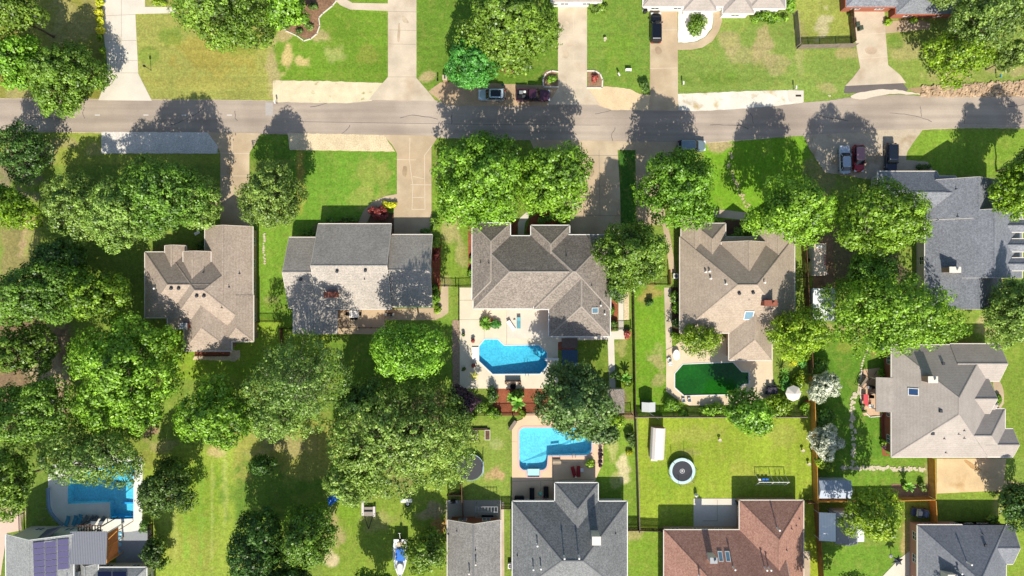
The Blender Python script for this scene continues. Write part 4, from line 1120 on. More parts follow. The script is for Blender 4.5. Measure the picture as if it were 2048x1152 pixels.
h11.vent(1934, 1124, 'stack'); h11.vent(1915, 1142, 'stack'); h11.vent(1971, 1091, 'box'); h11.vent(1965, 1068, 'pipe')
h11.chimney(1893, 1148, 1.4, 1.4, 0.9, M_cream, M_cream, flue=False)
h12 = House('house', 'pale roofed white house at top right of centre behind the black parked car', 'house', [
    Wing(1286, -130, 1571, 13, 'x', (1, 1), pitch=28), Wing(1287, -90, 1366, 7, 'y', (1, 1), pitch=28, he=2.95), Wing(1367, -60, 1433, 22, 'y', (0, 1), pitch=28, he=2.85), Wing(1446, -60, 1508, 27, 'y', (0, 1), pitch=28, he=2.85),
    Wing(1500, -60, 1571, 17, 'y', (0, 1), pitch=28, he=3.0)], SH_6, M_siding_w, M_white)
h13 = House('house', 'blue-grey roofed brick house at the top right beyond the double driveway', 'house', [
    Wing(1692, -120, 1800, 14, 'y', (1, 1), pitch=28), Wing(1792, -90, 1925, 28, 'x', (1, 1), pitch=28), Wing(1700, -110, 1900, 2, 'x', (1, 1), pitch=28)], SH_BL, M_brick, mat('fascia_orange', (170, 96, 70), 0.7, 0.08))
h14 = House('house', 'white trimmed garage front at the top edge beside the big oak', 'house', [Wing(1103, -110, 1203, 4, 'x', (1, 1), pitch=28)], SH_6, M_siding_w, M_white)

# solar panels: arrays as parts of the corner house
M_pv = mat('solar_cells', (88, 82, 116), 0.25, 0.06, 3, spec=0.6)
M_pvd = mat('solar_cells_dark', (30, 34, 66), 0.2, 0.08, 3, spec=0.6)
def panel_quad(house, corners, m, lift=.12):
    P = [house.at(*c) for c in corners]
    P3 = [Vector(p) + Vector((0, 0, lift)) for p in P]
    mb = MB(); c = sum(P3, Vector()) / 4
    In = [p.lerp(c, .035) for p in P3]
    fr = MB(); fr.loft([[p - Vector((0, 0, .06)) for p in P3], P3], True)
    f = fr.build('solar_panel', M_grey, house.root, world=True)
    mb.quad(*[p + Vector((0, 0, .006)) for p in In])
    if (In[1] - In[0]).cross(In[2] - In[0]).z < 0: mb.f = [tuple(reversed(mb.f[0]))]
    mb.build('pane', m, f, world=True)
def lerp2(a, b, t_): return (a[0] + (b[0] - a[0]) * t_, a[1] + (b[1] - a[1]) * t_)
for ci, (xa, xb, xa2, xb2, ya, yb, nrow) in enumerate([(66, 89, 69, 91, 1070, 1168, 8), (90, 113, 92, 115, 1068, 1168, 8), (115, 138, 116, 139.5, 1064, 1137, 6)]):
    for k in range(nrow):
        t0, t1 = k / nrow, (k + 1) / nrow - .012
        sl = -2.2
        y0_, y1_ = ya + (yb - ya) * t0, ya + (yb - ya) * t1
        L0, L1 = lerp2((xa, 0), (xa2, 0), t0)[0], lerp2((xa, 0), (xa2, 0), t1)[0]
        R0, R1 = lerp2((xb, 0), (xb2, 0), t0)[0], lerp2((xb, 0), (xb2, 0), t1)[0]
        panel_quad(h7, [(L0, y0_ + 3), (R0, y0_ + 0.5), (R1, y1_ + 0.5), (L1, y1_ + 3)], M_pv)
for q in [(134, 1145, 158, 1145, 158, 1160, 132, 1160), (196, 1142, 255, 1142, 255, 1160, 194, 1160)]:
    n_ = max(1, int((q[2] - q[0]) / 20))
    for k in range(n_):
        a0, a1 = k / n_, (k + 1) / n_ - .02
        panel_quad(h7, [(q[0] + (q[2] - q[0]) * a0, q[1]), (q[0] + (q[2] - q[0]) * a1, q[1]), (q[0] + (q[2] - q[0]) * a1, q[5]), (q[0] + (q[2] - q[0]) * a0, q[5])], M_pvd)
# ribbed metal awning and cedar pergola behind the corner house
aw = empty('patio_awning', *W(176, 1095), 0, 0, 'ribbed grey metal patio awning between the solar roof and the white pool deck', 'awning')
a = W(141, 1063, 5.0); b = W(212, 1129, 5.3)
mb = MB(); nrib = 22
for k in range(nrib):
    xa = a[0] + (b[0] - a[0]) * k / nrib; xb = a[0] + (b[0] - a[0]) * (k + .55) / nrib; xc = a[0] + (b[0] - a[0]) * (k + 1) / nrib
    mb.loft([[(xa, a[1], 4.92), (xb, a[1], 4.92), (xb, a[1], 5.04), (xa, a[1], 5.04)], [(xa, b[1], 5.22), (xb, b[1], 5.22), (xb, b[1], 5.34), (xa, b[1], 5.34)]])
    mb.loft([[(xb, a[1], 4.92), (xc, a[1], 4.92), (xc, a[1], 4.97), (xb, a[1], 4.97)], [(xb, b[1], 5.22), (xc, b[1], 5.22), (xc, b[1], 5.27), (xb, b[1], 5.27)]])
mb.build('roof', mat('ribbed_grey', (128, 130, 136), 0.5, 0.05, 3), aw, world=True)
for qx in (a[0] + .2, (a[0] + b[0]) / 2, b[0] - .2):
    MB().box(qx - .07, a[1] - .4, 0, qx + .07, a[1] - .26, 4.9).build('post', M_white, aw, world=True)
pg = empty('pergola', *W(180, 1056), 0, 0, 'dark brown wooden pergola strip at the edge of the white pool deck', 'pergola')
a = W(155, 1051, 4.4); b = W(205, 1061, 4.4)
MB().box(a[0], b[1], 4.3, b[0], b[1] + .12, 4.42).box(a[0], a[1] - .12, 4.3, b[0], a[1], 4.42).build('beam', M_wood_r, pg, world=True)
mb = MB()
for k in range(9):
    xx = a[0] + (b[0] - a[0]) * (k + .3) / 9
    mb.box(xx, b[1] - .1, 4.42, xx + .12, a[1] + .1, 4.54)
mb.build('rafter', M_wood_d, pg, world=True)
for qx in (a[0] + .1, b[0] - .2):
    MB().box(qx, a[1] - .2, 0, qx + .12, a[1] - .08, 4.3).build('post', M_wood_d, pg, world=True)
sc = empty('privacy_screen', *W(221, 1095), 0, 0, 'orange cedar privacy screen standing between the metal awning and the grey slab', 'screen')
a = W(214, 1066, 4.6); b = W(214, 1126, 4.6)
mb = MB()
nb = 34
for k in range(nb):
    y0_ = a[1] + (b[1] - a[1]) * k / nb; y1_ = a[1] + (b[1] - a[1]) * (k + .92) / nb
    mb.box(a[0] - .03, y1_, 1.6, a[0] + .03, y0_, 4.6)
mb.build('board', mat('cedar_orange', (186, 112, 60), 0.85, 0.15, 5), sc, world=True)
mb = MB(); mb.box(a[0] - .06, b[1], 4.6, a[0] + .06, a[1], 4.7); c_ = W(234, 1062, 4.6)
mb.tube((a[0], b[1] + 3.6, 4.6), (c_[0], c_[1], 4.6), .06, .06, 4)
for yy in (b[1], (a[1] + b[1]) / 2, a[1] - .1): mb.box(a[0] - .06, yy, 0, a[0] + .06, yy + .1, 4.6)
mb.tube((c_[0], c_[1], 0), (c_[0], c_[1], 4.6), .06, .06, 4)
mb.build('rail', M_wood, sc, world=True)
# ---------------------------------------------------------------- trees and shrubs
def mesh_np(name, verts, quads, m, val=None, parent=None):
    me = bpy.data.meshes.new(name)
    nv, nq = len(verts), len(quads)
    me.vertices.add(nv); me.vertices.foreach_set('co', verts.astype(np.float32).ravel())
    me.loops.add(nq * 4); me.loops.foreach_set('vertex_index', quads.astype(np.int32).ravel())
    me.polygons.add(nq)
    me.polygons.foreach_set('loop_start', np.arange(0, nq * 4, 4, dtype=np.int32))
    me.polygons.foreach_set('loop_total', np.full(nq, 4, np.int32))
    if val is not None:
        at_ = me.attributes.new('v', 'FLOAT', 'FACE'); at_.data.foreach_set('value', val.astype(np.float32))
    me.update(calc_edges=True)
    me.materials.append(m)
    o = bpy.data.objects.new(name, me); COL.objects.link(o)
    if parent is not None: o.parent = parent
    return o

def unit(v): return v / (np.linalg.norm(v, axis=1, keepdims=True) + 1e-9)

def crown_pts(r, rx, ry, rz, nl, csize, per, leaf, flat=0.0, lobe=0.46, low=-0.55, gap=0.0):
    """lobes -> twigs clusters -> leaves, returns centres, normals, value"""
    # lobes
    L0 = []
    tries = 0
    while len(L0) < nl and tries < 4000:
        tries += 1
        d = r.normal(size=3); d /= np.linalg.norm(d)
        if d[2] < low: continue
        rad = r.uniform(0.25, 0.74) if len(L0) > 2 else r.uniform(0.05, 0.35)
        p = d * rad
        if all(np.linalg.norm(p - q[0]) > 0.24 for q in L0):
            L0.append((p, r.uniform(lobe * 0.68, lobe * 1.12) * (1.05 - 0.25 * rad)))
    scale = np.array([rx, ry, rz])
    C = []; V = []
    for p, lr in L0:
        m = int(4 * math.pi * (lr ** 2) * (rx * ry + rx * rz + ry * rz) / 3 / (csize ** 2 * 1.7)) + 3
        d = unit(r.normal(size=(m, 3)))
        q = (p + d * lr * r.uniform(0.86, 1.06, size=(m, 1)))
        ok = np.ones(m, bool)
        for p2, l2 in L0:
            if p2 is p: continue
            ok &= np.linalg.norm(q - p2, axis=1) > l2 * 0.80
        ok &= (q[:, 2] > low - 0.15)
        if gap: ok &= r.rand(m) > gap
        C.append(q[ok]); V.append(np.full(ok.sum(), r.uniform(-.12, .12)) + d[ok][:, 2] * 0.0)
    C = np.concatenate(C) * scale; V = np.concatenate(V)
    nc = len(C)
    cs = csize * r.uniform(0.6, 1.35, size=nc)
    cv = r.uniform(0.22, 0.78, size=nc) + V
    ci = np.repeat(np.arange(nc), np.maximum(3, (per * (cs / csize) ** 2).astype(int)))
    k = len(ci)
    d = unit(r.normal(size=(k, 3)))
    d[:, 2] = np.where(d[:, 2] < -0.2, -d[:, 2] * .6, d[:, 2])
    d = unit(d)
    rad = cs[ci][:, None] * (r.uniform(0.35, 1.0, size=(k, 1)) ** 0.6)
    P = C[ci] + d * rad * np.array([1, 1, 0.75])
    outward = unit(C[ci] / scale ** 2 * scale.mean() ** 2 + 1e-3)
    nrm = unit(d * 1.0 + outward * 0.25 + np.array([0, 0, 0.12]) + r.normal(size=(k, 3)) * 0.30)
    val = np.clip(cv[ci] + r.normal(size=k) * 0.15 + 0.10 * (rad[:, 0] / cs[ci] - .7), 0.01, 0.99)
    # loose inner leaves so the crown is not hollow
    ki = int(k * 0.16)
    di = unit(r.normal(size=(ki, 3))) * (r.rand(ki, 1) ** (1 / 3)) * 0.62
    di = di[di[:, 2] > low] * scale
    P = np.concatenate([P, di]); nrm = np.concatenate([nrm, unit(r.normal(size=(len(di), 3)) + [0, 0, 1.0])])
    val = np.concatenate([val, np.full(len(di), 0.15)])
    return P, nrm, val, [(p * scale, lr * scale) for p, lr in L0]

def leaves(P, nrm, val, size, r, m, name, parent, aspect=0.70):
    k = len(P)
    a = unit(np.cross(nrm, unit(r.normal(size=(k, 3)))))
    b = np.cross(nrm, a)
    s = (size * r.uniform(0.65, 1.3, size=(k, 1)))
    a = a * s * 0.5; b = b * s * 0.5 * aspect
    v = np.stack([P - a, P + b, P + a, P - b], 1).reshape(-1, 3)      # leaf-shaped rhombus
    q = np.arange(k * 4).reshape(k, 4)
    return mesh_np(name, v, q, m, val, parent)

KINDS = {
    'oak': dict(m=leafmat('leaf_oak', (54, 86, 24), (112, 146, 48), (146, 170, 80)), cs=0.75, per=24, leaf=0.40, nl=15),
    'olive': dict(m=leafmat('leaf_olive', (64, 94, 34), (122, 150, 64), (156, 174, 98)), cs=0.62, per=20, leaf=0.36, nl=16),
    'bright': dict(m=leafmat('leaf_bright', (60, 104, 20), (118, 158, 44), (150, 184, 74)), cs=0.80, per=24, leaf=0.46, nl=13),
    'lime': dict(m=leafmat('leaf_lime', (72, 112, 18), (130, 158, 36), (166, 180, 60)), cs=0.66, per=18, leaf=0.40, nl=13),
    'teal': dict(m=leafmat('leaf_teal', (44, 98, 30), (88, 146, 58), (118, 168, 84)), cs=0.55, per=24, leaf=0.36, nl=12),
    'dark': dict(m=leafmat('leaf_dark', (34, 62, 22), (84, 116, 44), (120, 146, 76)), cs=0.62, per=20, leaf=0.36, nl=15),
    'purple': dict(m=leafmat('leaf_purple', (34, 22, 30), (84, 58, 70), (120, 88, 96)), cs=0.5, per=22, leaf=0.32, nl=10),
    'red': dict(m=leafmat('leaf_red', (110, 42, 34), (170, 92, 76), (190, 120, 100)), cs=0.32, per=20, leaf=0.26, nl=8),
    'white': dict(m=leafmat('leaf_blossom', (70, 104, 46), (196, 196, 172), (216, 214, 200), transl=0.1), cs=0.36, per=24, leaf=0.24, nl=12),
    'yellow': dict(m=leafmat('leaf_yellow', (140, 150, 20), (200, 200, 40), (220, 216, 80)), cs=0.3, per=20, leaf=0.24, nl=7),
    'feather': dict(m=leafmat('leaf_feather', (44, 72, 34), (104, 132, 66), (156, 168, 112)), cs=0.72, per=22, leaf=0.42, nl=14),
}
def stem_mesh(r, base_r, zc, lobes, x=0, y=0):
    mb = MB()
    top = zc * 0.72
    segs = 5
    pts = [Vector((r.uniform(-.12, .12) * (k > 0), r.uniform(-.12, .12) * (k > 0), top * k / segs)) for k in range(segs + 1)]
    for k in range(segs):
        mb.tube(pts[k], pts[k + 1], base_r * (1.25 if k == 0 else 1 - .12 * k), base_r * (1 - .12 * (k + 1)), 7, cap=False)
    for (p, lr) in lobes:
        e = Vector((p[0] * .92, p[1] * .92, zc + p[2] * .8))
        st_ = pts[max(2, segs - 1 - int(r.randint(0, 2)))]
        mid = st_.lerp(e, .5) + Vector((0, 0, .05 * zc))
        mb.tube(st_, mid, base_r * .45, base_r * .28, 5, cap=False); mb.tube(mid, e, base_r * .28, base_r * .1, 5, cap=False)
        for _ in range(3):
            d = unit(r.normal(size=(1, 3)))[0]; d[2] = abs(d[2])
            mb.tube(e, e + Vector(d * lr * .8), base_r * .1, base_r * .03, 4, cap=False)
    return mb

TN = [0]
def tree(px, py, rpx, rpy, zc, kind, label, cat='tree', name=None, rz=None, bark=None, seed=None, dens=1.0, gap=0.10, leaf=None, group=None, lobe=0.40, low=-0.5, taper=0.54):
    TN[0] += 1
    r = np.random.RandomState(seed if seed is not None else 100 + TN[0] * 7)
    K = KINDS[kind]
    zc = zc * 0.92
    x, y = W(px, py, zc * 1.15)
    f = (CAM_H - zc) / CAM_H * S
    rx, ry = rpx * f, rpy * f
    rm = (rx + ry) / 2
    rzz = rz if rz else min(rm * 1.28, zc * 0.95)
    root = empty(name or 'tree', x, y, 0, 0, label, cat, group)
    P, nrm, val, lobes = crown_pts(r, rx, ry, rzz, int(K['nl'] * 1.25 * (1 + max(0, rm - 5) * .16)), K['cs'] * (0.88 + rm * .04), K['per'] * dens * 1.2, K['leaf'], gap=gap, lobe=lobe, low=low)
    hz = np.clip(P[:, 2] / rzz, 0, 1.3)
    P[:, :2] *= (1.04 - (taper - .06) * hz ** 1.4)[:, None]
    P[:, 2] += zc
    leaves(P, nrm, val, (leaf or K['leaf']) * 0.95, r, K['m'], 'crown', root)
    stem_mesh(r, max(.12, rm * .045), zc, lobes).build('trunk', bark or M_bark, root)
    return root

def shrub(px, py, rpx, rpy, h, kind, label, cat='shrub', name='shrub', seed=None, group=None, z0=0.0, dens=1.0):
    TN[0] += 1
    r = np.random.RandomState(seed if seed is not None else 900 + TN[0] * 3)
    K = KINDS[kind]
    x, y = W(px, py, h * .6)
    f = (CAM_H - h * .6) / CAM_H * S
    rx, ry = rpx * f, rpy * f
    rm = (rx + ry) / 2
    P, nrm, val, _ = crown_pts(r, rx, ry, h * .5, max(4, int(rm * 4)), min(K['cs'], rm * .28 + .08), K['per'] * dens, K['leaf'], lobe=.5)
    P[:, 2] = np.maximum(P[:, 2] + h * .5, 0.05)
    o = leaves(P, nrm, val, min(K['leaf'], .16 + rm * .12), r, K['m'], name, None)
    o.location = (x, y, z0)
    tag(o, label, cat, group)
    return o

T = tree
# --- north side of the road
T(22, 118, 62, 60, 8, 'bright', 'bright green tree at the far left just above the road')
T(10, 20, 62, 50, 10, 'oak', 'dark oak filling the top left corner')
T(126, 156, 78, 70, 5.6, kind='oak', rz=6.5, label='round oak overhanging the road edge beside the wide pale driveway', gap=.05)
T(440, 22, 92, 74, 8, 'oak', 'large oak at the top edge above the golden lawn')
T(566, 10, 42, 42, 6, 'bright', 'bright green tree at the top edge next to the curved flower bed')
T(1016, 46, 98, 90, 9, 'oak', 'massive oak north of the silver-blue car and the pickup', leaf=.44)
T(946, 114, 56, 50, 6.5, 'teal', 'rounded blue-green tree left of the massive oak by the road', gap=0)
T(1925, 104, 72, 56, 6, 'lime', 'sparse yellow-lime tree on the lawn at the top right', gap=.25, dens=.8)
T(1990, 30, 80, 58, 9, 'olive', 'dull olive oak in the top right corner')
T(2040, 108, 34, 32, 7, 'olive', 'dark small-leaved tree at the right edge above the stone ditch')
T(1900, -55, 60, 60, 10, 'olive', 'oak just beyond the top edge shading the brick house')
T(1250, -90, 40, 40, 8, 'oak', 'oak behind the houses beyond the top edge')
# --- south side, front yards
T(28, 300, 62, 62, 6, 'dark', 'shaded dark tree at the far left below the road', gap=.25, dens=.8)
T(12, 412, 46, 56, 7, 'lime', 'lime green tree at the far left in the woodland strip')
T(142, 414, 70, 72, 6, 'olive', 'pale olive tree in the front yard, left of the spreading oak')
T(322, 398, 88, 78, 10, 'oak', 'tall oak in the front yard left of the first driveway', leaf=.40)
T(388, 402, 46, 66, 6.5, 'olive', 'lower olive tree between the tall oak and the first driveway')
T(236, 426, 92, 74, 9, 'olive', 'spreading olive-green oak in the middle of the left front yard', rz=6)
T(540, 388, 66, 76, 8, 'olive', 'pale olive tree between the two left driveways', seed=31)
T(960, 354, 104, 102, 9.5, 'bright', 'big bright tree in front of the centre house, the left one of a pair', leaf=.46)
T(1110, 354, 90, 86, 9, 'bright', 'big bright tree in front of the centre house, the right one of a pair', leaf=.46)
T(1362, 374, 82, 76, 10, 'bright', 'bright maple beside the car parked at the curb', gap=.08)
T(1268, 510, 78, 72, 8.5, 'oak', 'oak standing between the centre house and the pyramid roofed house', bark=M_bark_p)
T(1592, 418, 86, 70, 11, 'bright', 'bright maple in front of the tan pyramid roof near the driveway cars', leaf=.44)
T(1768, 438, 96, 82, 11, 'bright', 'big maple overhanging the blue-grey garage roof', leaf=.44, bark=M_bark_p)
T(1797, 632, 128, 90, 9.5, 'bright', 'huge spreading maple between the blue-grey house and the greige house', leaf=.42)
T(1745, 545, 60, 44, 6, 'oak', 'shaded oak under the huge maple behind the white shed')
T(2038, 372, 44, 70, 9, 'lime', 'lime green tree at the right edge beside the blue-grey house')
T(2035, 615, 42, 84, 9, 'olive', 'tall olive tree at the right edge below the three dormers')
T(2085, 320, 50, 46, 9, 'olive', 'tree at the right edge shading the lawn by the road')
T(2042, 1005, 40, 56, 5, 'dark', 'dark tree at the right edge beside the sandy driveway')
# --- back yards, left to right
T(62, 585, 96, 72, 9, 'oak', 'wide fresh green tree in the left woodland above the bare soil clearing', leaf=.4)
T(185, 590, 70, 56, 7, 'bright', 'bright tree left of the taupe roof in the woodland')
T(120, 520, 60, 40, 6, 'dark', 'dark understory tree below the olive front yard tree')
T(30, 700, 52, 62, 9, 'oak', 'shadowed oak at the left edge beside the bare soil clearing', gap=.2)
T(236, 748, 104, 122, 9.5, 'bright', 'very large bright tree south-west of the taupe roofed house', leaf=.46, rz=6.5)
T(48, 826, 96, 70, 9, 'oak', 'wide oak at the left edge above the stepped pool', leaf=.38)
T(178, 912, 104, 68, 8, 'olive', 'olive tree hanging over the stepped blue pool', gap=.15, dens=.9)
T(318, 982, 66, 54, 6, 'dark', 'dark olive tree to the right of the stepped blue pool')
T(14, 965, 46, 80, 8, 'oak', 'oak at the left edge next to the stepped pool lawn')
T(306, 1108, 22, 34, 3.5, 'dark', 'small dark tree by the fence right of the grey slab')
T(432, 832, 92, 72, 8, 'bright', 'bright feathery tree above the long green lawn')
T(588, 762, 104, 82, 13, 'olive', 'gnarled sparse tree with pale bare branches behind the grey gabled house', gap=.42, dens=.85, bark=M_bark_p, leaf=.34)
T(560, 830, 90, 60, 8, 'olive', 'sparse olive tree below the gnarled tree', gap=.35, dens=.9, bark=M_bark_p, leaf=.34)
T(524, 930, 24, 24, 4, 'dark', 'small dark tree on the lawn left of the blue tarps', gap=.1)
T(812, 698, 76, 64, 14, 'bright', 'round bright tree behind the deck of the grey gabled house', seed=77, leaf=.4, rz=7, taper=.2)
T(722, 800, 56, 50, 7, 'dark', 'dark crown in shade between the gnarled tree and the purple tree')
T(799, 872, 163, 114, 9, 'olive', 'enormous oak spreading over the middle back yards', gap=.12, leaf=.38)
T(700, 960, 60, 60, 7, 'olive', 'small oak leaning over the blue tarps', gap=.2, leaf=.36)
T(606, 1082, 56, 78, 7.5, 'oak', 'oak in the bottom lawn left of the boat trailer')
T(512, 1104, 62, 84, 8, 'dark', 'dark tree at the bottom edge throwing shade on the long lawn')
T(575, 1185, 70, 60, 8.5, 'dark', 'dark tree at the bottom edge between the long lawn and the boat')
T(854, 1106, 44, 48, 4.5, 'oak', 'round dense tree standing right of the boat')
T(738, 1195, 44, 46, 6.5, 'oak', 'oak beyond the bottom edge shading the boat')
T(924, 806, 40, 37, 4.5, 'purple', 'purple-leaved plum tree at the corner of the centre pool deck')
T(1150, 806, 84, 76, 9.5, 'feather', 'feathery willow-like tree standing between the two blue pools', gap=.08, leaf=.46)
T(1200, 860, 44, 26, 6, 'feather', 'low feathery tree reaching over the turquoise pool', gap=.2, leaf=.46)
T(1235, 575, 22, 26, 4, 'dark', 'small tree beside the east wall of the centre house')
T(1402, 678, 56, 36, 4, 'lime', 'fluffy lime tree with a dark top at the corner of the tan pyramid roof', dens=1.1, leaf=.3)
T(1602, 672, 66, 56, 7, 'lime', 'yellow-green tree right of the tan pyramid roofed house', leaf=.36)
T(1750, 1032, 70, 62, 10, 'lime', 'spiky yellow-green tree between the blue metal shed and the golf cart', gap=.12, rz=7)
T(1700, 1215, 70, 60, 9, 'oak', 'oak beyond the bottom edge shading the lawn below the carport')
T(1950, 1230, 40, 40, 8, 'oak', 'oak beyond the bottom edge by the slate roofed house')
T(1650, 773, 34, 36, 3.2, 'white', 'white blossoming crape myrtle, upper one of two along the side fence', rz=1.9)
T(1656, 884, 36, 36, 3.2, 'white', 'white blossoming crape myrtle, lower one of two along the side fence', rz=1.9)
# --- shrubs
Sh = shrub
for k, (yy, rr_) in enumerate([(6, 8), (24, 9), (43, 9), (60, 9), (75, 8), (100, 8)]):
    Sh(199 + (yy > 80) * 6, yy, rr_, rr_ * 1.1, 1.3, 'yellow' if k < 4 else 'lime', 'hedge shrub by the wide pale driveway, %s in the row from the top edge' % ('first', 'second', 'third', 'fourth', 'fifth', 'sixth')[k], 'shrub', 'hedge_shrub', group='golden hedge shrubs by the wide driveway')
Sh(1394, 50, 22, 23, 1.8, 'oak', 'dense round bush in the white rock bed by the black car')
Sh(1195, 14, 18, 17, 1.5, 'oak', 'round bush right of the white garage front')
Sh(1535, 36, 40, 10, 1.2, 'bright', 'low hedge along the white house front')
Sh(1581, 10, 12, 16, 2.2, 'bright', 'tall narrow bush at the corner of the white house')
Sh(316, 6, 18, 7, .8, 'lime', 'small clipped bush on the walk at the top left')
for p in [(606, 40, 12, 9, 'olive', 'olive clump in the middle of'), (628, 12, 12, 9, 'dark', 'dark clump nearest the top edge in'), (618, 54, 10, 8, 'olive', 'olive clump near the bottom of'), (598, 62, 9, 6, 'dark', 'dark clump in the lower left lobe of')]:
    Sh(p[0], p[1], p[2], p[3], .7, p[4], p[5] + ' the curved flower bed', group='perennials in the curved bed')
Sh(760, 428, 21, 15, 1.6, 'red', 'red-leaved japanese maple in front of the grey gabled house', 'tree')
for x_, w_ in ((771, 'left'), (780, 'middle'), (788, 'right')): Sh(x_, 409, 7, 8, .9, 'yellow', w_ + ' one of three bright yellow shrubs above the red-leaved maple', group='yellow shrubs by the walk')
for i_, p in enumerate([(660, 441, 12, 7), (690, 439, 12, 7), (708, 440, 9, 6), (618, 470, 18, 8)]):
    Sh(*p, .9, 'oak', 'dark foundation shrub at the north wall of the grey gabled house, ' + ('second from left', 'third from left', 'rightmost', 'leftmost and widest')[i_], group='foundation shrubs of the grey gabled house')
Sh(870, 445, 12, 16, 1.6, 'oak', 'shrub at the corner of the cracked driveway'); Sh(852, 462, 13, 7, 1.2, 'olive', 'pale variegated shrub by the garage of the grey gabled house')
Sh(872, 485, 10, 14, 1.5, 'bright', 'bright shrub in the side bed of the grey gabled house'); Sh(873, 512, 8, 12, 1.2, 'red', 'dark red shrub in the side bed of the grey gabled house')
Sh(872, 590, 9, 22, 1.2, 'bright', 'leafy plants between the grey house and its curved side path'); Sh(876, 618, 10, 8, 1.0, 'lime', 'lime plants at the end of the curved side path')
for i_, p in enumerate([(1083, 440, 12, 9), (1100, 436, 12, 8), (1120, 446, 9, 8), (1015, 455, 9, 9)]): Sh(*p, 1.0, 'oak', ('green shrub at the left end of', 'green shrub in the middle of', 'green shrub at the right end of', 'lone green shrub across the entry walk from')[i_] + ' the mulch bed of the centre house', group='shrubs in the mulch bed of the centre house')
for i_, p in enumerate([(941, 548, 6, 10), (942, 520, 5, 8)]): Sh(*p, 1.0, 'bright', 'small shrub at the west wall of the centre house, ' + ('lower', 'upper')[i_], group='shrubs on the west wall')
Sh(968, 645, 14, 14, 1.0, 'bright', 'tropical plants on the left of the pool deck planting island'); Sh(990, 650, 14, 11, .9, 'teal', 'leafy plants on the right of the pool deck planting island')
Sh(982, 643, 7, 6, .7, 'red', 'reddish plant in the middle of the pool deck planting island')
Sh(986, 790, 12, 22, 2.4, 'dark', 'upright conifer at the south edge of the centre pool deck'); Sh(1032, 790, 20, 14, 1.4, 'bright', 'bushy plants behind the fire pit')
Sh(960, 815, 16, 12, 1.6, 'oak', 'leafy shrub right of the purple plum tree'); Sh(985, 826, 20, 10, 1.2, 'bright', 'shrub row above the raised vegetable beds')
Sh(940, 835, 16, 8, 1.0, 'bright', 'low green shrubs at the left end of the vegetable beds')
Sh(1045, 828, 9, 8, .9, 'lime', 'round lime shrub at the top corner of the turquoise pool deck')
Sh(1235, 845, 26, 20, 2.0, 'lime', 'lime shrubs right of the turquoise pool'); Sh(1258, 875, 12, 16, 1.6, 'dark', 'dark shrub against the side fence right of the turquoise pool')
Sh(1180, 928, 12, 10, 1.4, 'lime', 'round potted shrub near the red loungers'); Sh(1258, 905, 7, 5, .8, 'yellow', 'yellowish shrub by the side fence')
Sh(1232, 750, 13, 14, 1.5, 'dark', 'dark leafy plant at the end of the straight garden path'); Sh(1255, 768, 10, 12, 1.3, 'lime', 'lime plant by the side fence near the small shingled shed')
Sh(1255, 668, 8, 9, 1.2, 'red', 'reddish shrub at the fence by the garden path'); Sh(1228, 648, 9, 10, 1.4, 'dark', 'dark shrub at the east wall of the centre house'); Sh(1224, 622, 7, 10, 1.0, 'bright', 'light green shrub at the east wall of the centre house')
Sh(1300, 604, 7, 8, 1.4, 'dark', 'small lone shrub on the green side lawn')
for i_, p in enumerate([(1350, 590, 9, 14), (1352, 615, 9, 14), (1353, 645, 9, 12), (1352, 672, 12, 10)]): Sh(*p, 1.3, ('oak', 'bright', 'dark', 'lime')[i_], ('green shrub at the west wall of the tan house, topmost of four', 'bright shrub at the west wall of the tan house, second from top', 'dark shrub at the west wall of the tan house beside white chairs', 'lime shrub at the south-west corner of the tan house')[i_])
Sh(1342, 812, 20, 18, 1.8, 'bright', 'bright shrub at the lower left corner of the green pool deck'); Sh(1420, 818, 36, 14, 1.5, 'bright', 'long low shrub bed below the green pool')
T(1500, 828, 68, 42, 6.5, 'bright', 'broad leafy tree at the lower right of the green pool', rz=3.5); Sh(1552, 815, 40, 26, 2.2, 'lime', 'lime shrub between the green pool and the round white canopy')
Sh(1368, 826, 14, 9, 1.0, 'bright', 'small shrub below the white pool chairs')
Sh(1585, 724, 10, 9, 1.2, 'yellow', 'bright yellow shrub below the yellow-green tree'); Sh(1606, 722, 12, 16, 1.4, 'teal', 'bluish shrub beside the bright yellow shrub'); Sh(1572, 768, 12, 18, 1.4, 'teal', 'silver-green bush beside the outdoor dining table')
Sh(1598, 762, 12, 26, 1.6, 'lime', 'lime plants along the side fence left of the crape myrtle'); Sh(1640, 730, 22, 18, 2.2, 'oak', 'green bush above the upper crape myrtle'); Sh(1650, 832, 20, 20, 2.2, 'oak', 'green bush between the two crape myrtles')
Sh(1652, 927, 22, 18, 2.2, 'lime', 'yellow-green bush below the lower crape myrtle'); Sh(1610, 815, 12, 14, 1.2, 'bright', 'shrub right of the round white canopy'); Sh(1614, 806, 6, 5, .8, 'red', 'red flowering plant near the round white canopy')
Sh(1478, 470, 20, 18, 1.2, 'oak', 'shaded front shrubs beside the dormer of the tan house'); Sh(1420, 445, 16, 10, 1.4, 'bright', 'light green shrub at the front corner of the tan house')
Sh(1762, 745, 10, 8, .9, 'bright', 'small round shrub on the patio of the greige house'); Sh(1766, 818, 7, 7, .7, 'lime', 'lime shrub at the wall of the greige house, upper'); Sh(1768, 885, 7, 8, .9, 'lime', 'lime shrub at the wall of the greige house, lower')
Sh(1769, 892, 6, 6, .8, 'purple', 'purple flowering shrub at the wall of the greige house'); Sh(1995, 800, 6, 18, .9, 'bright', 'narrow shrub row by the curved entry walk of the greige house')
Sh(1846, 975, 10, 9, 1.3, 'olive', 'olive bush in the soil bed by the new fence'); Sh(1812, 975, 7, 6, 1.0, 'bright', 'light green plant in the soil bed')
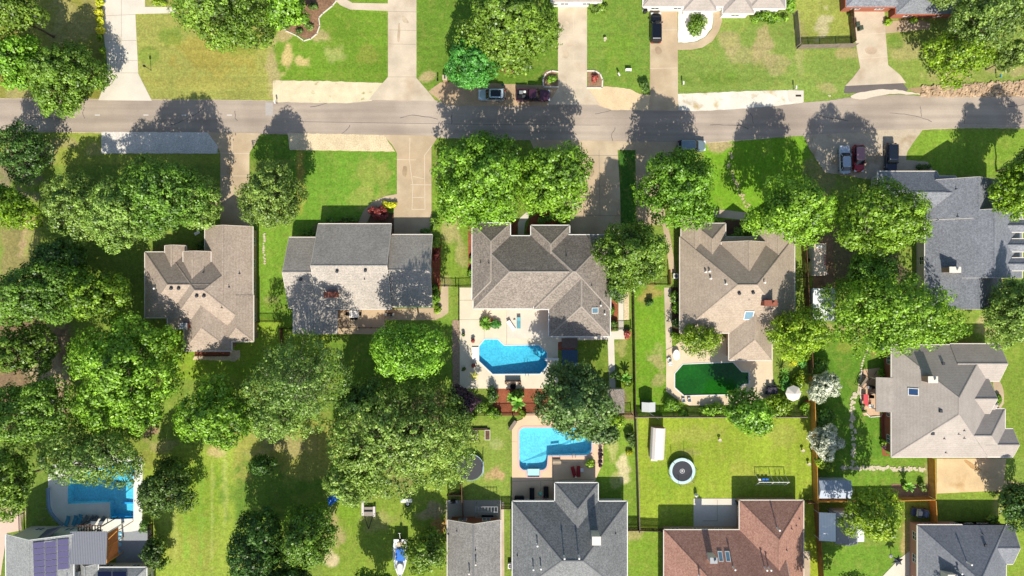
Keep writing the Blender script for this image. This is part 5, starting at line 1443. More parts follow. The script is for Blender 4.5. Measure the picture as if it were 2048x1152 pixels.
Sh(1846, 334, 24, 5, .7, 'dark', 'low dark hedge beside the walk of the blue-grey house')
Sh(1829, 40, 8, 8, .9, 'lime', 'grassy clump by the brick entry at the top right'); Sh(1776, 45, 8, 8, .9, 'lime', 'round shrub beside the top right driveway'); Sh(1704, 28, 7, 5, .7, 'dark', 'small shrub at the left of the top right driveway')
Sh(1103, 158, 10, 9, .8, 'bright', 'plant inside the left curbed driveway planter'); Sh(1190, 156, 9, 8, .8, 'red', 'reddish roses inside the right curbed driveway planter')
Sh(1290, 172, 12, 14, 1.4, 'dark', 'dark shrub at the left of the brown driveway by the road')
Sh(1012, 138, 16, 10, .9, 'red', 'russet shrub below the massive oak'); Sh(288, 1055, 10, 16, 1.6, 'dark', 'dark shrub at the edge of the grey slab')
Sh(1988, 1040, 16, 14, 1.6, 'oak', 'small shrub on the lawn beside the slate roofed house'); Sh(420, 500, 24, 16, 1.3, 'dark', 'dark shrub at the entry of the taupe roofed house')
Sh(1250, 1124, 4, 14, 1.0, 'dark', 'thin shrub in the gap between the bottom houses')

# banana and palm-like plants: arching blades
def palm(px, py, rpx, h, n, label, m, cat='plant', name='banana_plant', seed=3, wide=.35):
    x, y = W(px, py, h * .6)
    r = random.Random(seed)
    mb = MB()
    L0 = rpx * S
    for k in range(n):
        a = 6.283 * k / n + r.uniform(-.25, .25); L_ = L0 * r.uniform(.75, 1.1); hh = h * r.uniform(.75, 1.05); w0 = wide * r.uniform(.7, 1.1)
        prev = None
        for j in range(7):
            t_ = j / 6
            d = L_ * t_; z_ = h * .35 + hh * .8 * math.sin(t_ * 2.0) * .75
            ww = w0 * (math.sin(math.pi * min(1, t_ * .95 + .05)) ** .7) * .5
            cx, cy = d * math.cos(a), d * math.sin(a); nx, ny = -math.sin(a) * ww, math.cos(a) * ww
            cur = ((cx - nx, cy - ny, z_ - .06), (cx, cy, z_), (cx + nx, cy + ny, z_ - .06))
            if prev:
                mb.quad(prev[0], cur[0], cur[1], prev[1]); mb.quad(prev[1], cur[1], cur[2], prev[2])
            prev = cur
    root = empty(name, x, y, 0, 0, label, cat)
    mb.build('leaf', m, root)
    MB().lathe([(.14, 0), (.12, h * .2), (.08, h * .45)], 7).build('stem', M_bark, root)
    return root
M_banana = mat('banana_leaf', (104, 150, 52), 0.6, 0.15, 4)
M_banana_l = mat('banana_leaf_lime', (130, 176, 70), 0.6, 0.15, 4)
palm(1035, 805, 18, 2.6, 11, 'broad-leaved banana plant by the fence between the two pools', M_banana_l, wide=.5)
palm(1022, 795, 12, 2.0, 9, 'smaller banana plant beside the fire pit', M_banana, seed=8, wide=.4)
palm(972, 645, 13, 1.6, 10, 'spiky palm on the pool deck planting island', M_banana, 'palm', 'palm_plant', seed=5, wide=.25)
palm(1252, 755, 13, 2.0, 9, 'banana plant at the side fence near the small shingled shed', M_banana, seed=9, wide=.4)
palm(1817, 972, 12, 2.2, 9, 'bright banana plant in the soil bed near the new fence', M_banana_l, seed=12, wide=.35)
palm(1568, 745, 13, 1.6, 12, 'grassy palm beside the narrow garden wall', M_banana, 'palm', 'palm_plant', seed=15, wide=.2)
# ---------------------------------------------------------------- fences
def fence(pts, h, m, label, style='board', name='fence', post_m=None, gap=0.015):
    w = [W(*p) for p in pts]
    root = empty(name, w[0][0], w[0][1], 0, 0, label, 'fence')
    ox, oy = w[0]
    for a, b in zip(w[:-1], w[1:]):
        a, b = Vector(a), Vector(b)
        L_ = (b - a).length; d = (b - a) / L_; ang = math.atan2(d.y, d.x)
        mb = MB(); r = random.Random(int(a.x * 10) + 3)
        if style == 'board':
            bw = 0.19; n = int(L_ / bw)
            for k in range(n):
                c = a + d * (k + .5) * L_ / n
                hh = h + r.uniform(-.03, .03)
                mb.box(c.x - bw / 2 + gap, c.y - .012, 0.03, c.x + bw / 2 - gap, c.y + .012, hh, ang, (c.x, c.y))
            for z in (.35, h - .3):
                c = (a + b) / 2; mb.box(c.x - L_ / 2, c.y + .015, z, c.x + L_ / 2, c.y + .06, z + .09, ang, (c.x, c.y))
            c = (a + b) / 2; mb.box(c.x - L_ / 2, c.y - .04, h + .03, c.x + L_ / 2, c.y + .05, h + .06, ang, (c.x, c.y))
        elif style == 'picket':
            bw = 0.14; n = int(L_ / bw)
            for k in range(n):
                c = a + d * (k + .5) * L_ / n
                mb.box(c.x - .02, c.y - .02, 0.03, c.x + .02, c.y + .02, h, ang, (c.x, c.y))
            for z in (.15, h - .12):
                c = (a + b) / 2; mb.box(c.x - L_ / 2, c.y - .03, z, c.x + L_ / 2, c.y + .03, z + .06, ang, (c.x, c.y))
        elif style == 'rail':
            for z in (.3, .75, h - .1):
                c = (a + b) / 2; mb.box(c.x - L_ / 2, c.y - .03, z, c.x + L_ / 2, c.y + .03, z + .14, ang, (c.x, c.y))
        mb.v = [(x - ox, y - oy, z) for x, y, z in mb.v]
        mb.build('panel', m, root)
    proto = None
    for a, b in zip(w[:-1], w[1:]):
        a, b = Vector(a), Vector(b); L_ = (b - a).length; n = max(1, int(round(L_ / 2.4)))
        for k in range(n + 1):
            c = a.lerp(b, k / n)
            if k == 0 and a != Vector(w[0]): continue
            if proto is None:
                proto = MB().box(-.06, -.06, 0, .06, .06, h + .08).build('post', post_m or m, root); o = proto
            else:
                o = proto.copy(); COL.objects.link(o); o.parent = root
            o.location = (c.x - ox, c.y - oy, 0)
    return root
fence([(1603, 486), (1608, 580), (1613, 660), (1617, 745)], 1.8, M_wood_b, 'brown board fence between the tan house and the trailer yard')
fence([(1618, 752), (1622, 850), (1626, 1000)], 1.8, M_wood, 'new honey coloured board fence down the right side of the trampoline lawn', gap=.008)
fence([(1626, 1003), (1634, 1100), (1640, 1200)], 1.8, mat('cedar_mid', (156, 108, 60), .85, .15, 6), 'cedar board fence running to the bottom edge beside the brown roofed house')
fence([(1628, 997), (1740, 996), (1856, 993)], 1.8, M_wood, 'new honey coloured board fence crossing between the palm bed and the golf cart', gap=.008)
fence([(1856, 914), (1857, 960), (1858, 991)], 1.8, M_wood, 'new honey coloured board fence beside the sandy driveway', gap=.008)
fence([(1858, 996), (1861, 1043)], 1.8, M_wood, 'short stretch of new fence beside the golf cart', gap=.008)
fence([(1608, 1000), (1622, 1000)], 1.7, M_wood_b, 'short brown fence between the brown roofed house and the new fence')
fence([(1264, 574), (1266, 700), (1268, 830)], 1.6, M_wood_d, 'dark fence along the left of the green side lawn')
fence([(1269, 836), (1271, 900), (1274, 980), (1276, 1058)], 1.7, M_wood_g, 'weathered grey fence along the left of the trampoline lawn')
fence([(908, 828), (1000, 827), (1100, 826), (1262, 826)], 1.7, M_wood_d, 'dark fence between the two blue pool yards', style='picket')
fence([(1268, 831), (1400, 831), (1606, 831)], 1.6, M_wood_g, 'grey fence hidden by shrubs below the green pool yard')
fence([(1253, 1054), (1276, 1054)], 1.7, M_wood_d, 'dark gate fence at the north-east corner of the charcoal roofed house')
fence([(1278, 1055), (1330, 1057)], 1.5, M_wood_d, 'dark fence left of the brown roofed house')
fence([(868, 572), (912, 573), (944, 572)], 1.4, M_black, 'black iron fence between the grey gabled house and the centre house', style='picket')
fence([(918, 575), (918, 640)], 1.3, M_black, 'black iron fence at the left edge of the centre pool deck', style='picket')
fence([(1222, 658), (1262, 657)], 1.4, M_black, 'black iron gate fence right of the centre house', style='picket')
fence([(1266, 569), (1310, 569), (1336, 570)], 1.4, M_black, 'black iron fence across the top of the green side lawn', style='picket')
fence([(1336, 540), (1337, 568)], 1.6, M_wood_r, 'red-brown fence piece by the air conditioner')
fence([(519, 643), (561, 643)], 1.4, M_black, 'black iron gate fence right of the taupe roofed house', style='picket')
fence([(564, 656), (590, 656)], 1.4, M_black, 'black iron fence at the left of the grey gabled house', style='picket')
fence([(565, 658), (566, 692)], 1.2, M_wood_r, 'narrow brown fence on the lawn left of the grey gabled house')
fence([(1586, 30), (1589, 60), (1592, 94)], 1.8, M_wood_g, 'grey board fence on the left side of the small fenced lawn at the top right')
fence([(1594, 98), (1640, 97), (1705, 95)], 1.8, M_wood_g, 'grey board fence along the bottom of the small fenced lawn at the top right')
fence([(1696, 5), (1698, 50), (1702, 88)], 1.7, M_wood_b, 'brown fence at the left of the top right driveway')
fence([(48, 990), (50, 1060)], 1.4, M_black, 'black iron fence left of the stepped pool', style='picket')
fence([(306, 1046), (307, 1090)], 1.6, M_wood_d, 'dark fence right of the grey slab')
fence([(896, 985), (922, 985)], 1.7, M_wood_d, 'dark fence above the patio of the narrow grey house')
fence([(924, 956), (925, 985), (927, 1032)], 1.7, M_wood_b, 'brown fence beside the leaning trampoline frame')
fence([(1003, 1012), (1022, 1012)], 1.5, M_wood_d, 'dark gate between the narrow grey house and the charcoal roofed house')
fence([(270, 846), (325, 843)], 1.5, M_wood_d, 'dark fence in the shade left of the bright feathery tree')
fence([(1745, 640), (1768, 640)], .5, M_wood_d, 'low dark border rail beneath the huge maple', style='rail')
fence([(671, 655), (720, 655), (768, 655)], 1.35, M_wood_d, 'dark picket railing of the rear deck of the grey gabled house', style='picket', name='deck_railing')
# rear deck of the taupe house
dk = empty('deck', *W(432, 703), 0, 0, 'red-brown wooden deck with a dark railing south of the taupe roofed house', 'deck')
a = W(392, 700); b = W(462, 711)
mb = MB()
nb = 9
for k in range(nb):
    y1_ = a[1] + (b[1] - a[1]) * k / nb; y0_ = a[1] + (b[1] - a[1]) * (k + .93) / nb
    mb.box(a[0], y0_, .38, b[0], y1_, .45)
mb.build('floor', M_wood_r, dk, world=True)
mb = MB()
for z in (.6, 1.3): mb.box(a[0], b[1], z, b[0], b[1] + .06, z + .06)
for k in range(36): xx = a[0] + (b[0] - a[0]) * k / 35; mb.box(xx, b[1] + .01, .4, xx + .04, b[1] + .05, 1.3)
mb.build('railing', M_wood_d, dk, world=True)

# ---------------------------------------------------------------- vehicles (front faces +x)
M_headl = mat('headlamp', (220, 224, 226), 0.2, 0.03)
M_taill = mat('tail_lamp', (150, 24, 22), 0.3, 0.05)
M_carglass = glassy('car_glass', (26, 32, 38))
def paint_mat(name, rgb): return mat(name, rgb, 0.28, 0.03, 2, spec=0.6, coat=0.6, metal=0.25)
def car(px, py, deg, rgb, label, kind='sedan', L_=4.7, Wd=1.85, roof=None, sun=False, name='parked_car', group='cars parked on and beside the road'):
    x, y = W(px, py, .7)
    root = empty(name, x, y, 0.045, R(deg), label, 'pickup truck' if kind == 'pickup' else 'car', group)
    P = paint_mat('car_paint_' + '_'.join(map(str, rgb)), rgb)
    hl = L_ / 2
    prof = {'sedan': (0.92, -.75, 1.0, 1.43, .52), 'suv': (1.02, -2.0, 0.95, 1.68, .5), 'hatch': (0.95, -1.55, 1.05, 1.48, .5), 'pickup': (1.08, -.35, 1.25, 1.82, .45)}[kind]
    hood = prof[0]
    def outline(z, lx0, lx1, w_, r_, rf=None):
        """tapered nose and tail in plan"""
        pts = []
        n = 5
        for sx, sy, a0 in ((1, 1, 0), (-1, 1, 90), (-1, -1, 180), (1, -1, 270)):
            rr_ = r_ * (1.15 if sx > 0 else .8)
            for k in range(n + 1):
                a = R(a0 + 90 * k / n)
                cx = (lx1 - rr_) if sx > 0 else (lx0 + rr_)
                pts.append((cx + rr_ * math.cos(a), sy * (w_ / 2 - rr_ * .7) + rr_ * .7 * math.sin(a), z))
        return pts
    b = MB()
    b.loft([outline(.22, -hl + .1, hl - .12, Wd - .2, .5), outline(.42, -hl, hl, Wd - .04, .55), outline(.62, -hl, hl + .02, Wd, .6), outline(hood - .16, -hl + .03, hl - .08, Wd - .04, .62), outline(hood, -hl + .12, hl - .3, Wd - .26, .6)])
    body = b.build('body', P, root, smooth=False)
    wb = L_ * .30
    for sx in (1, -1):
        for sy in (1, -1):
            t_ = MB().lathe([(.3, -.11), (.34, -.08), (.34, .08), (.3, .11)], 14, sx * wb, sy * (Wd / 2 - .12), 'y', .34)
            o = t_.build('wheel', M_tyre, root)
            MB().lathe([(.2, -.02), (.2, .02)], 10, sx * wb, sy * (Wd / 2 + .0), 'y', .34).build('rim', M_grey, o)
    roofh = prof[3]
    def cabin(x0b, x1b, x0t, x1t, wb_, wt_):
        c = MB(); c.loft([outline(hood - .04, x0b, x1b, wb_, .3), outline(roofh - .05, x0t, x1t, wt_, .26)])
        c.build('window', M_carglass, root)
        rf = MB(); rf.loft([outline(roofh - .07, x0t - .02, x1t + .02, wt_ + .03, .28), outline(roofh, x0t + .08, x1t - .08, wt_ - .12, .26)])
        o = rf.build('roof', roof or P, root)
        if sun:
            sx0, sx1 = x0t + .35, x1t - .25
            MB().loft([rrect((sx0 + sx1) / 2, 0, sx1 - sx0, wt_ - .42, .1, roofh - .01), rrect((sx0 + sx1) / 2, 0, sx1 - sx0 - .04, wt_ - .46, .1, roofh + .012)]).build('sunroof', M_carglass, o)
        for sy in (1, -1):
            for xb, xt in ((x1b - .05, x1t), ((x0b + x1b) / 2, (x0t + x1t) / 2), (x0b + .1, x0t + .05)):
                MB().tube((xb, sy * (wb_ / 2 - .0), hood - .02), (xt, sy * (wt_ / 2), roofh - .05), .045, .04, 4).build('pillar', P, root)
        return o
    if kind == 'sedan': cabin(-1.9, 1.2, -1.3, .5, Wd - .16, Wd - .44)
    elif kind == 'hatch': cabin(-hl + .15, 1.15, -hl + .5, .45, Wd - .14, Wd - .4)
    elif kind == 'suv': cabin(-hl + .1, 1.1, -hl + .4, .45, Wd - .12, Wd - .34)
    else:
        cabin(-.9, 1.25, -.7, .55, Wd - .12, Wd - .4)
        bd = MB()
        for sy in (1, -1): bd.box(-hl + .05, sy * (Wd / 2 - .06) - .06, hood - .02, -.92, sy * (Wd / 2 - .06) + .06, hood + .2)
        bd.box(-hl + .05, -Wd / 2 + .12, hood - .02, -hl + .15, Wd / 2 - .12, hood + .2)
        bd.build('bed_side', P, root)
        MB().box(-hl + .16, -Wd / 2 + .13, hood - .02, -.95, Wd / 2 - .13, hood + .03).build('bed_floor', M_black, root)
        for bx, by, s_, cc in ((-2.0, .35, .3, M_grey), (-1.55, -.3, .26, M_dkgrey), (-2.3, -.4, .28, M_black), (-1.4, .45, .2, M_white)):
            tag(MB().box(bx - s_, by - s_ * .8, hood + .03, bx + s_, by + s_ * .8, hood + .03 + s_).build('cargo_box', cc, root))
    for sy in (1, -1):
        MB().box(hl - .34, sy * (Wd / 2 - .32) - .2, hood - .32, hl - .03, sy * (Wd / 2 - .32) + .2, hood - .13).build('headlight', M_headl, root)
        MB().box(-hl - .01, sy * (Wd / 2 - .28) - .16, hood - .3, -hl + .12, sy * (Wd / 2 - .28) + .16, hood - .08).build('tail_light', M_taill, root)
        MB().box(.72, sy * (Wd / 2 + .06) - .09, hood - .02, .9, sy * (Wd / 2 + .06) + .09, hood + .13).build('mirror', P, root)
    MB().quad((hl - .32, -Wd / 2 + .35, hood + .004), (hl - .32, Wd / 2 - .35, hood + .004), (hl - .31, Wd / 2 - .35, hood + .002), (hl - .31, -Wd / 2 + .35, hood + .002)).build('bonnet_line', M_black, root)
    return root
car(984, 190, 180, (186, 204, 214), 'silver-blue suv with a dark glass roof parked on the gravel shoulder in tree shade', 'suv', 4.55, 1.85, sun=True)
car(1066, 191, 0, (76, 40, 58), 'maroon pickup with things in its bed parked on the gravel shoulder', 'pickup', 5.75, 1.95)
car(1311.5, 56, 90, (18, 20, 28), 'black car parked nose up on the brown driveway at the top', 'suv', 5.0, 1.9)
car(1383, 292, 0, (120, 138, 142), 'blue-grey car at the curb partly under a maple', 'suv', 4.6, 1.85)
car(1689.5, 320, 92, (176, 184, 192), 'silver car on the worn driveway, leftmost of three', 'sedan', 4.8, 1.8)
car(1717, 317, -90, (168, 22, 36), 'red car in the middle of three on the worn driveway', 'hatch', 4.5, 1.78, roof=paint_mat('glare_roof', (170, 120, 120)))  # pale roof colour is sun glare painted over the red
car(1781.5, 316, -90, (22, 30, 50), 'dark blue suv with a roof window, rightmost of three on the worn driveway', 'suv', 4.9, 1.9, sun=True)

# golf cart
x, y = W(1843, 1027, 1)
gc = empty('golf_cart', x, y, 0, R(-8), 'dark golf cart parked in the corner of the honey coloured fences', 'golf cart')
MB().loft([rrect(0, 0, 2.7, 1.3, .25, .25), rrect(0, 0, 2.8, 1.4, .3, .5), rrect(0, 0, 2.6, 1.3, .3, .62)]).build('body', mat('cart_blue', (66, 78, 100), .4, .05), gc)
MB().loft([rrect(.95, 0, .8, 1.3, .2, .6), rrect(1.0, 0, .6, 1.1, .2, .95)]).build('bonnet', mat('cart_blue2', (100, 116, 140), .4, .05), gc)
MB().box(-.6, -.55, .6, .0, .55, .8).box(-.7, -.55, .8, -.55, .55, 1.2).build('seat', mat('seat_tan', (170, 190, 190), .7, .08), gc)
mb = MB()
for sx in (-.95, .6):
    for sy in (-.55, .55): mb.tube((sx, sy, .6), (sx * .9, sy, 1.85), .03, .03, 5)
mb.tube((-.85, -.55, 1.85), (-.85, .55, 1.85), .03); mb.tube((.55, -.55, 1.85), (.55, .55, 1.85), .03)
mb.build('frame', M_black, gc)
MB().loft([rrect(-.75, 0, .7, 1.2, .12, 1.86), rrect(-.75, 0, .66, 1.15, .12, 1.92)]).build('canopy', M_dkgrey, gc)
for sx in (.95, -.95):
    for sy in (1, -1): MB().lathe([(.22, -.1), (.26, -.07), (.26, .07), (.22, .1)], 12, sx, sy * .62, 'y', .26).build('wheel', M_tyre, gc)

# boat on its trailer, stern to the north
x, y = W(801, 1112, 1.2)
bo = empty('motor_boat', x, y, 0.35, R(-91), 'white centre-cockpit motor boat with a blue cockpit cover, stern towards the trees', 'boat')
def hull(z, k, inset=0):
    L0, L1, hw = -2.9 * k, 3.7 * k, 1.18 * k - inset
    L0 += inset; L1 -= inset * 2
    half = [(L0, hw * .94), (L0 + 1.5, hw), (L0 + 3.0, hw), (.6, hw * .93), (1.7, hw * .74), (2.6, hw * .46), (3.2, hw * .2), (L1, 0.02)]
    return [(a_, b_, z) for a_, b_ in half] + [(a_, -b_, z) for a_, b_ in reversed(half)]
mb = MB()
mb.loft([hull(.25, .55), hull(.5, .8), hull(.95, .97), hull(1.2, 1.0)], cap=True); mb.f.pop()
mb.loft([hull(1.2, 1.0), hull(1.24, 1.0), hull(1.24, 1.0, .3)], cap=False); mb.loft([hull(1.24, 1.0, .3), hull(.8, 1.0, .36)], cap=False)
fill(mb, [(p[0], p[1]) for p in hull(.8, 1.0, .36)], .8)
M_gel = mat('gelcoat', (228, 230, 228), 0.3, 0.03)
mb.build('hull', M_gel, bo)
MB().loft([rrect(2.0, 0, 2.0, 1.1, .5, 1.1), rrect(1.9, 0, 1.6, .8, .4, 1.3)]).build('foredeck', mat('gel_worn', (206, 204, 198), .5, .1, 3), bo)
MB().loft([rrect(-.35, .05, 2.0, 1.5, .15, 1.26), rrect(-.35, .05, 1.9, 1.42, .15, 1.36)]).build('cockpit_cover', M_blue, bo)
MB().loft([rrect(-1.9, 0, .7, 1.3, .1, .82), rrect(-1.9, 0, .6, 1.2, .1, 1.05)]).build('seat', mat('seat_beige', (196, 180, 150), .7, .1), bo)
mb = MB(); mb.loft([rrect(-2.85, .0, .5, .4, .1, .9), rrect(-2.85, .0, .6, .44, .12, 1.5), rrect(-2.8, .0, .4, .34, .1, 1.7)]); mb.box(-3.0, -.08, .1, -2.85, .08, .95)
mb.build('outboard_motor', M_black, bo)
MB().tube((-3.1, 0, 1.5), (-4.1, -.1, 1.7), .04).tube((-4.1, -.3, 1.7), (-4.1, .15, 1.7), .05).build('tow_bar', M_white, bo)
x2, y2 = W(801, 1112, .3)
bt = empty('boat_trailer', x, y, 0, R(-91), 'galvanised trailer under the white motor boat', 'trailer')
mb = MB()
for sy in (-.8, .8): mb.box(-2.2, sy - .05, .35, 1.6, sy + .05, .47); mb.tube((1.6, sy, .41), (3.9, 0, .41), .05)
for sx in (-2, 0, 1.5): mb.box(sx - .04, -.8, .36, sx + .04, .8, .44)
mb.tube((3.8, 0, .41), (4.5, 0, .41), .06); mb.tube((4.2, .1, 0), (4.2, .1, .7), .04)
mb.build('frame', M_grey, bt)
for sy in (1, -1): MB().lathe([(.24, -.1), (.3, -.08), (.3, .08), (.24, .1)], 12, -1.0, sy * 1.05, 'y', .3).build('wheel', M_tyre, bt)
# utility trailer / jon boat stand
x, y = W(737, 1026, .5)
ut = empty('utility_trailer', x, y, 0, R(-90), 'small flatbed trailer with a v-shaped drawbar left of the motor boat', 'trailer')
MB().box(-1.1, .75, .55, .6, 1.15, .62).box(-2.3, -1.15, .55, .4, -.75, .62).build('running_board', mat('board_pale', (206, 196, 190), .8, .08), ut)
MB().box(-1.0, -.7, .45, .5, .7, .53).build('bed', mat('bed_grey', (150, 140, 128), .8, .12), ut)
mb = MB(); mb.tube((.5, -.7, .45), (2.7, 0, .45), .06); mb.tube((.5, .7, .45), (2.7, 0, .45), .06); mb.box(.45, -.8, .4, .57, .8, .5); mb.box(-.4, -.75, .54, -.25, .75, .7)
mb.build('drawbar', M_black, ut)
for sy in (1, -1): MB().lathe([(.26, -.09), (.32, -.07), (.32, .07), (.26, .09)], 12, .1, sy * .98, 'y', .32).build('wheel', M_tyre, ut)
# white dock box and round stove by the oak
x, y = W(813, 1001, .4)
db = empty('storage_bench', x, y, 0, 0, 'long white storage bench at the lower edge of the enormous oak', 'bench')
MB().loft([rrect(0, 0, 1.8, .55, .08, 0), rrect(0, 0, 1.85, .6, .08, .5)]).build('body', M_white, db)
MB().loft([rrect(0, 0, 1.95, .66, .08, .5), rrect(0, 0, 1.85, .58, .08, .58)]).build('lid', M_white, db)
x, y = W(815, 1009, .4)
fp = empty('fire_pit', x, y, 0, 0, 'small round black fire bowl with pale ashes below the white bench', 'fire pit')
MB().lathe([(.25, 0), (.3, .1), (.42, .4), (.4, .42), (.3, .25), (.02, .2)], 16).build('bowl', M_black, fp)
MB().lathe([(.28, .24), (.2, .32), (.02, .34)], 12).build('ash', mat('ash', (200, 196, 190), .95, .2), fp)
# blue tarps
def tarp(px, py, pts, label, h=.5, seed=1):
    x, y = W(px, py, .3); r = random.Random(seed)
    p = [((a_ - px) * S, -(b_ - py) * S) for a_, b_ in pts]
    mb = MB(); ring0 = [(u, v, .03) for u, v in p]; ring1 = [(u * .85, v * .85, h * r.uniform(.5, 1)) for u, v in p]; ring2 = [(u * .4, v * .4, h * r.uniform(.9, 1.2)) for u, v in p]
    mb.loft([ring0, ring1, ring2])
    o = mb.build('tarp', M_blue, None); o.location = (x, y, 0); return tag(o, label, 'tarp')
tarp(656, 966, [(651, 960), (661, 958), (661, 972), (651, 974)], 'upper small blue tarp at the left edge of the enormous oak')
tarp(668, 1001, [(654, 996), (672, 985), (684, 986), (685, 996), (670, 1004), (658, 1016), (655, 1008)], 'lower large blue tarp under the small oak', seed=4)
tarp(674, 953, [(668, 950), (680, 948), (678, 956), (668, 958)], 'little blue tarp scrap beneath the enormous oak', seed=6)

# ---------------------------------------------------------------- sheds and outbuildings
def shed(px, py, w_, d_, he, label, roofm, wallm, axis='y', pitch=18, name='shed', rot=0, over=.12, cat='shed', door=True):
    x, y = W(px, py, he)
    root = empty(name, x, y, 0, R(rot), label, cat)
    hw, hd = w_ / 2, d_ / 2
    if axis == 'y': rise = hw * math.tan(R(pitch))
    else: rise = hd * math.tan(R(pitch))
    o = over
    mb = MB()
    if axis == 'y':
        prof = lambda yy, q, dz: [(-hw - q, yy, he + dz - q * math.tan(R(pitch))), (0, yy, he + rise + dz), (hw + q, yy, he + dz - q * math.tan(R(pitch)))]
        a, b = -hd - o, hd + o
        for i_ in (0, 1):
            A, B = prof(a, o, .06), prof(b, o, .06); C, D = prof(a, o, 0), prof(b, o, 0)
            mb.loft([[C[i_], C[i_ + 1], A[i_ + 1], A[i_]], [D[i_], D[i_ + 1], B[i_ + 1], B[i_]]])
        wl = MB(); g = lambda yy: [(-hw, yy, 0), (hw, yy, 0), (hw, yy, he), (0, yy, he + rise - .02), (-hw, yy, he)]
        wl.loft([g(-hd), g(hd)])
    else:
        prof = lambda xx, q, dz: [(xx, -hd - q, he + dz - q * math.tan(R(pitch))), (xx, 0, he + rise + dz), (xx, hd + q, he + dz - q * math.tan(R(pitch)))]
        a, b = -hw - o, hw + o
        for i_ in (0, 1):
            A, B = prof(a, o, .06), prof(b, o, .06); C, D = prof(a, o, 0), prof(b, o, 0)
            mb.loft([[C[i_], C[i_ + 1], A[i_ + 1], A[i_]], [D[i_], D[i_ + 1], B[i_ + 1], B[i_]]])
        wl = MB(); g = lambda xx: [(xx, -hd, 0), (xx, hd, 0), (xx, hd, he), (xx, 0, he + rise - .02), (xx, -hd, he)]
        wl.loft([g(-hw), g(hw)])
    mb.build('roof', roofm, root); wl.build('wall', wallm, root)
    if door: MB().box(-.45, -hd - .04, 0, .45, -hd + .02, 1.9).build('door', M_white, root)
    return root
shed(1648, 609, 3.4, 5.1, 2.3, 'plain white metal roofed shed left of the huge maple', M_alu, M_siding_w, 'y', 6)
sb = shed(1640, 519, 1.9, 5.2, 2.1, 'beige camper trailer standing in the shaded side yard', mat('camper_roof', (206, 186, 162), .7, .06, 4), M_cream, 'y', 5, name='camper_trailer', cat='trailer', over=.04)
MB().loft([rrect(-.2, 2.1, 1.0, .5, .2, 2.2), rrect(-.2, 2.1, .9, .4, .18, 2.42)]).build('roof_vent', M_white, sb)
mb = MB()
for k in range(6): mb.box(.55, -.9 + k * .3, 2.26, .95, -.8 + k * .3, 2.32)
mb.build('ladder', mat('ladder_red', (170, 60, 60), .6), sb)
for sy in (.4, -.4): MB().lathe([(.26, -.09), (.32, -.07), (.32, .07), (.26, .09)], 12, -.95, 0, 'x', .32).build('wheel', M_tyre, sb)
shed(1297, 814, 2.0, 1.35, 1.9, 'small grey-white shed beside the fence corner below the green side lawn', mat('shed_grey_roof', (190, 190, 186), .6, .05), mat('shed_dark', (86, 90, 92), .8, .08), 'y', 22)
shed(1231, 802, 2.7, 3.7, 2.2, 'shingled garden shed at the corner of the straight garden path', SH_3, M_siding, 'y', 14)
shed(1670, 979, 5.0, 2.7, 2.2, 'blue-grey metal shed with a white ridge inside the honey coloured fence', mat('metal_bluegrey', (170, 178, 188), .4, .04, 3, stripes=(0, 3.0, .12)), mat('shed_white_wall', (200, 206, 212), .5, .05, 3, stripes=(0, 3, .08)), 'x', 22)
MB_ = shed(1693, 1056, 3.4, 5.0, 2.5, 'grey gabled storage shed between the two white metal lean-tos', mat('shed_asphalt', (146, 144, 144), .9, .1, 5), M_siding, 'y', 24)
cp = empty('carport', *W(1656, 1055, 2.6), 0, 0, 'bright white metal lean-to left of the grey gabled storage shed', 'carport')
a = W(1638.5, 1025, 2.3); b = W(1671, 1083, 2.6)
MB().loft([[(a[0], b[1], 2.2), (b[0], b[1], 2.62), (b[0], b[1], 2.68), (a[0], b[1], 2.27)], [(a[0], a[1], 2.2), (b[0], a[1], 2.62), (b[0], a[1], 2.68), (a[0], a[1], 2.27)]]).build('roof', M_alu, cp, world=True)
for qx in (a[0] + .1, b[0] - .2):
    for qy in (a[1] - .2, b[1] + .2): MB().box(qx - .04, qy - .04, 0, qx + .04, qy + .04, 2.3).build('post', M_white, cp, world=True)
cp2 = empty('carport', *W(1717, 1063, 2.4), 0, 0, 'bright white metal lean-to right of the grey gabled storage shed, half under a tree', 'carport')
a = W(1709, 1044, 2.5); b = W(1728, 1083, 2.3)
MB().loft([[(a[0], b[1], 2.5), (b[0], b[1], 2.3), (b[0], b[1], 2.36), (a[0], b[1], 2.56)], [(a[0], a[1], 2.5), (b[0], a[1], 2.3), (b[0], a[1], 2.36), (a[0], a[1], 2.56)]]).build('roof', M_alu, cp2, world=True)
for qy in (a[1] - .2, b[1] + .2): MB().box(b[0] - .2, qy - .04, 0, b[0] - .12, qy + .04, 2.3).build('post', M_white, cp2, world=True)
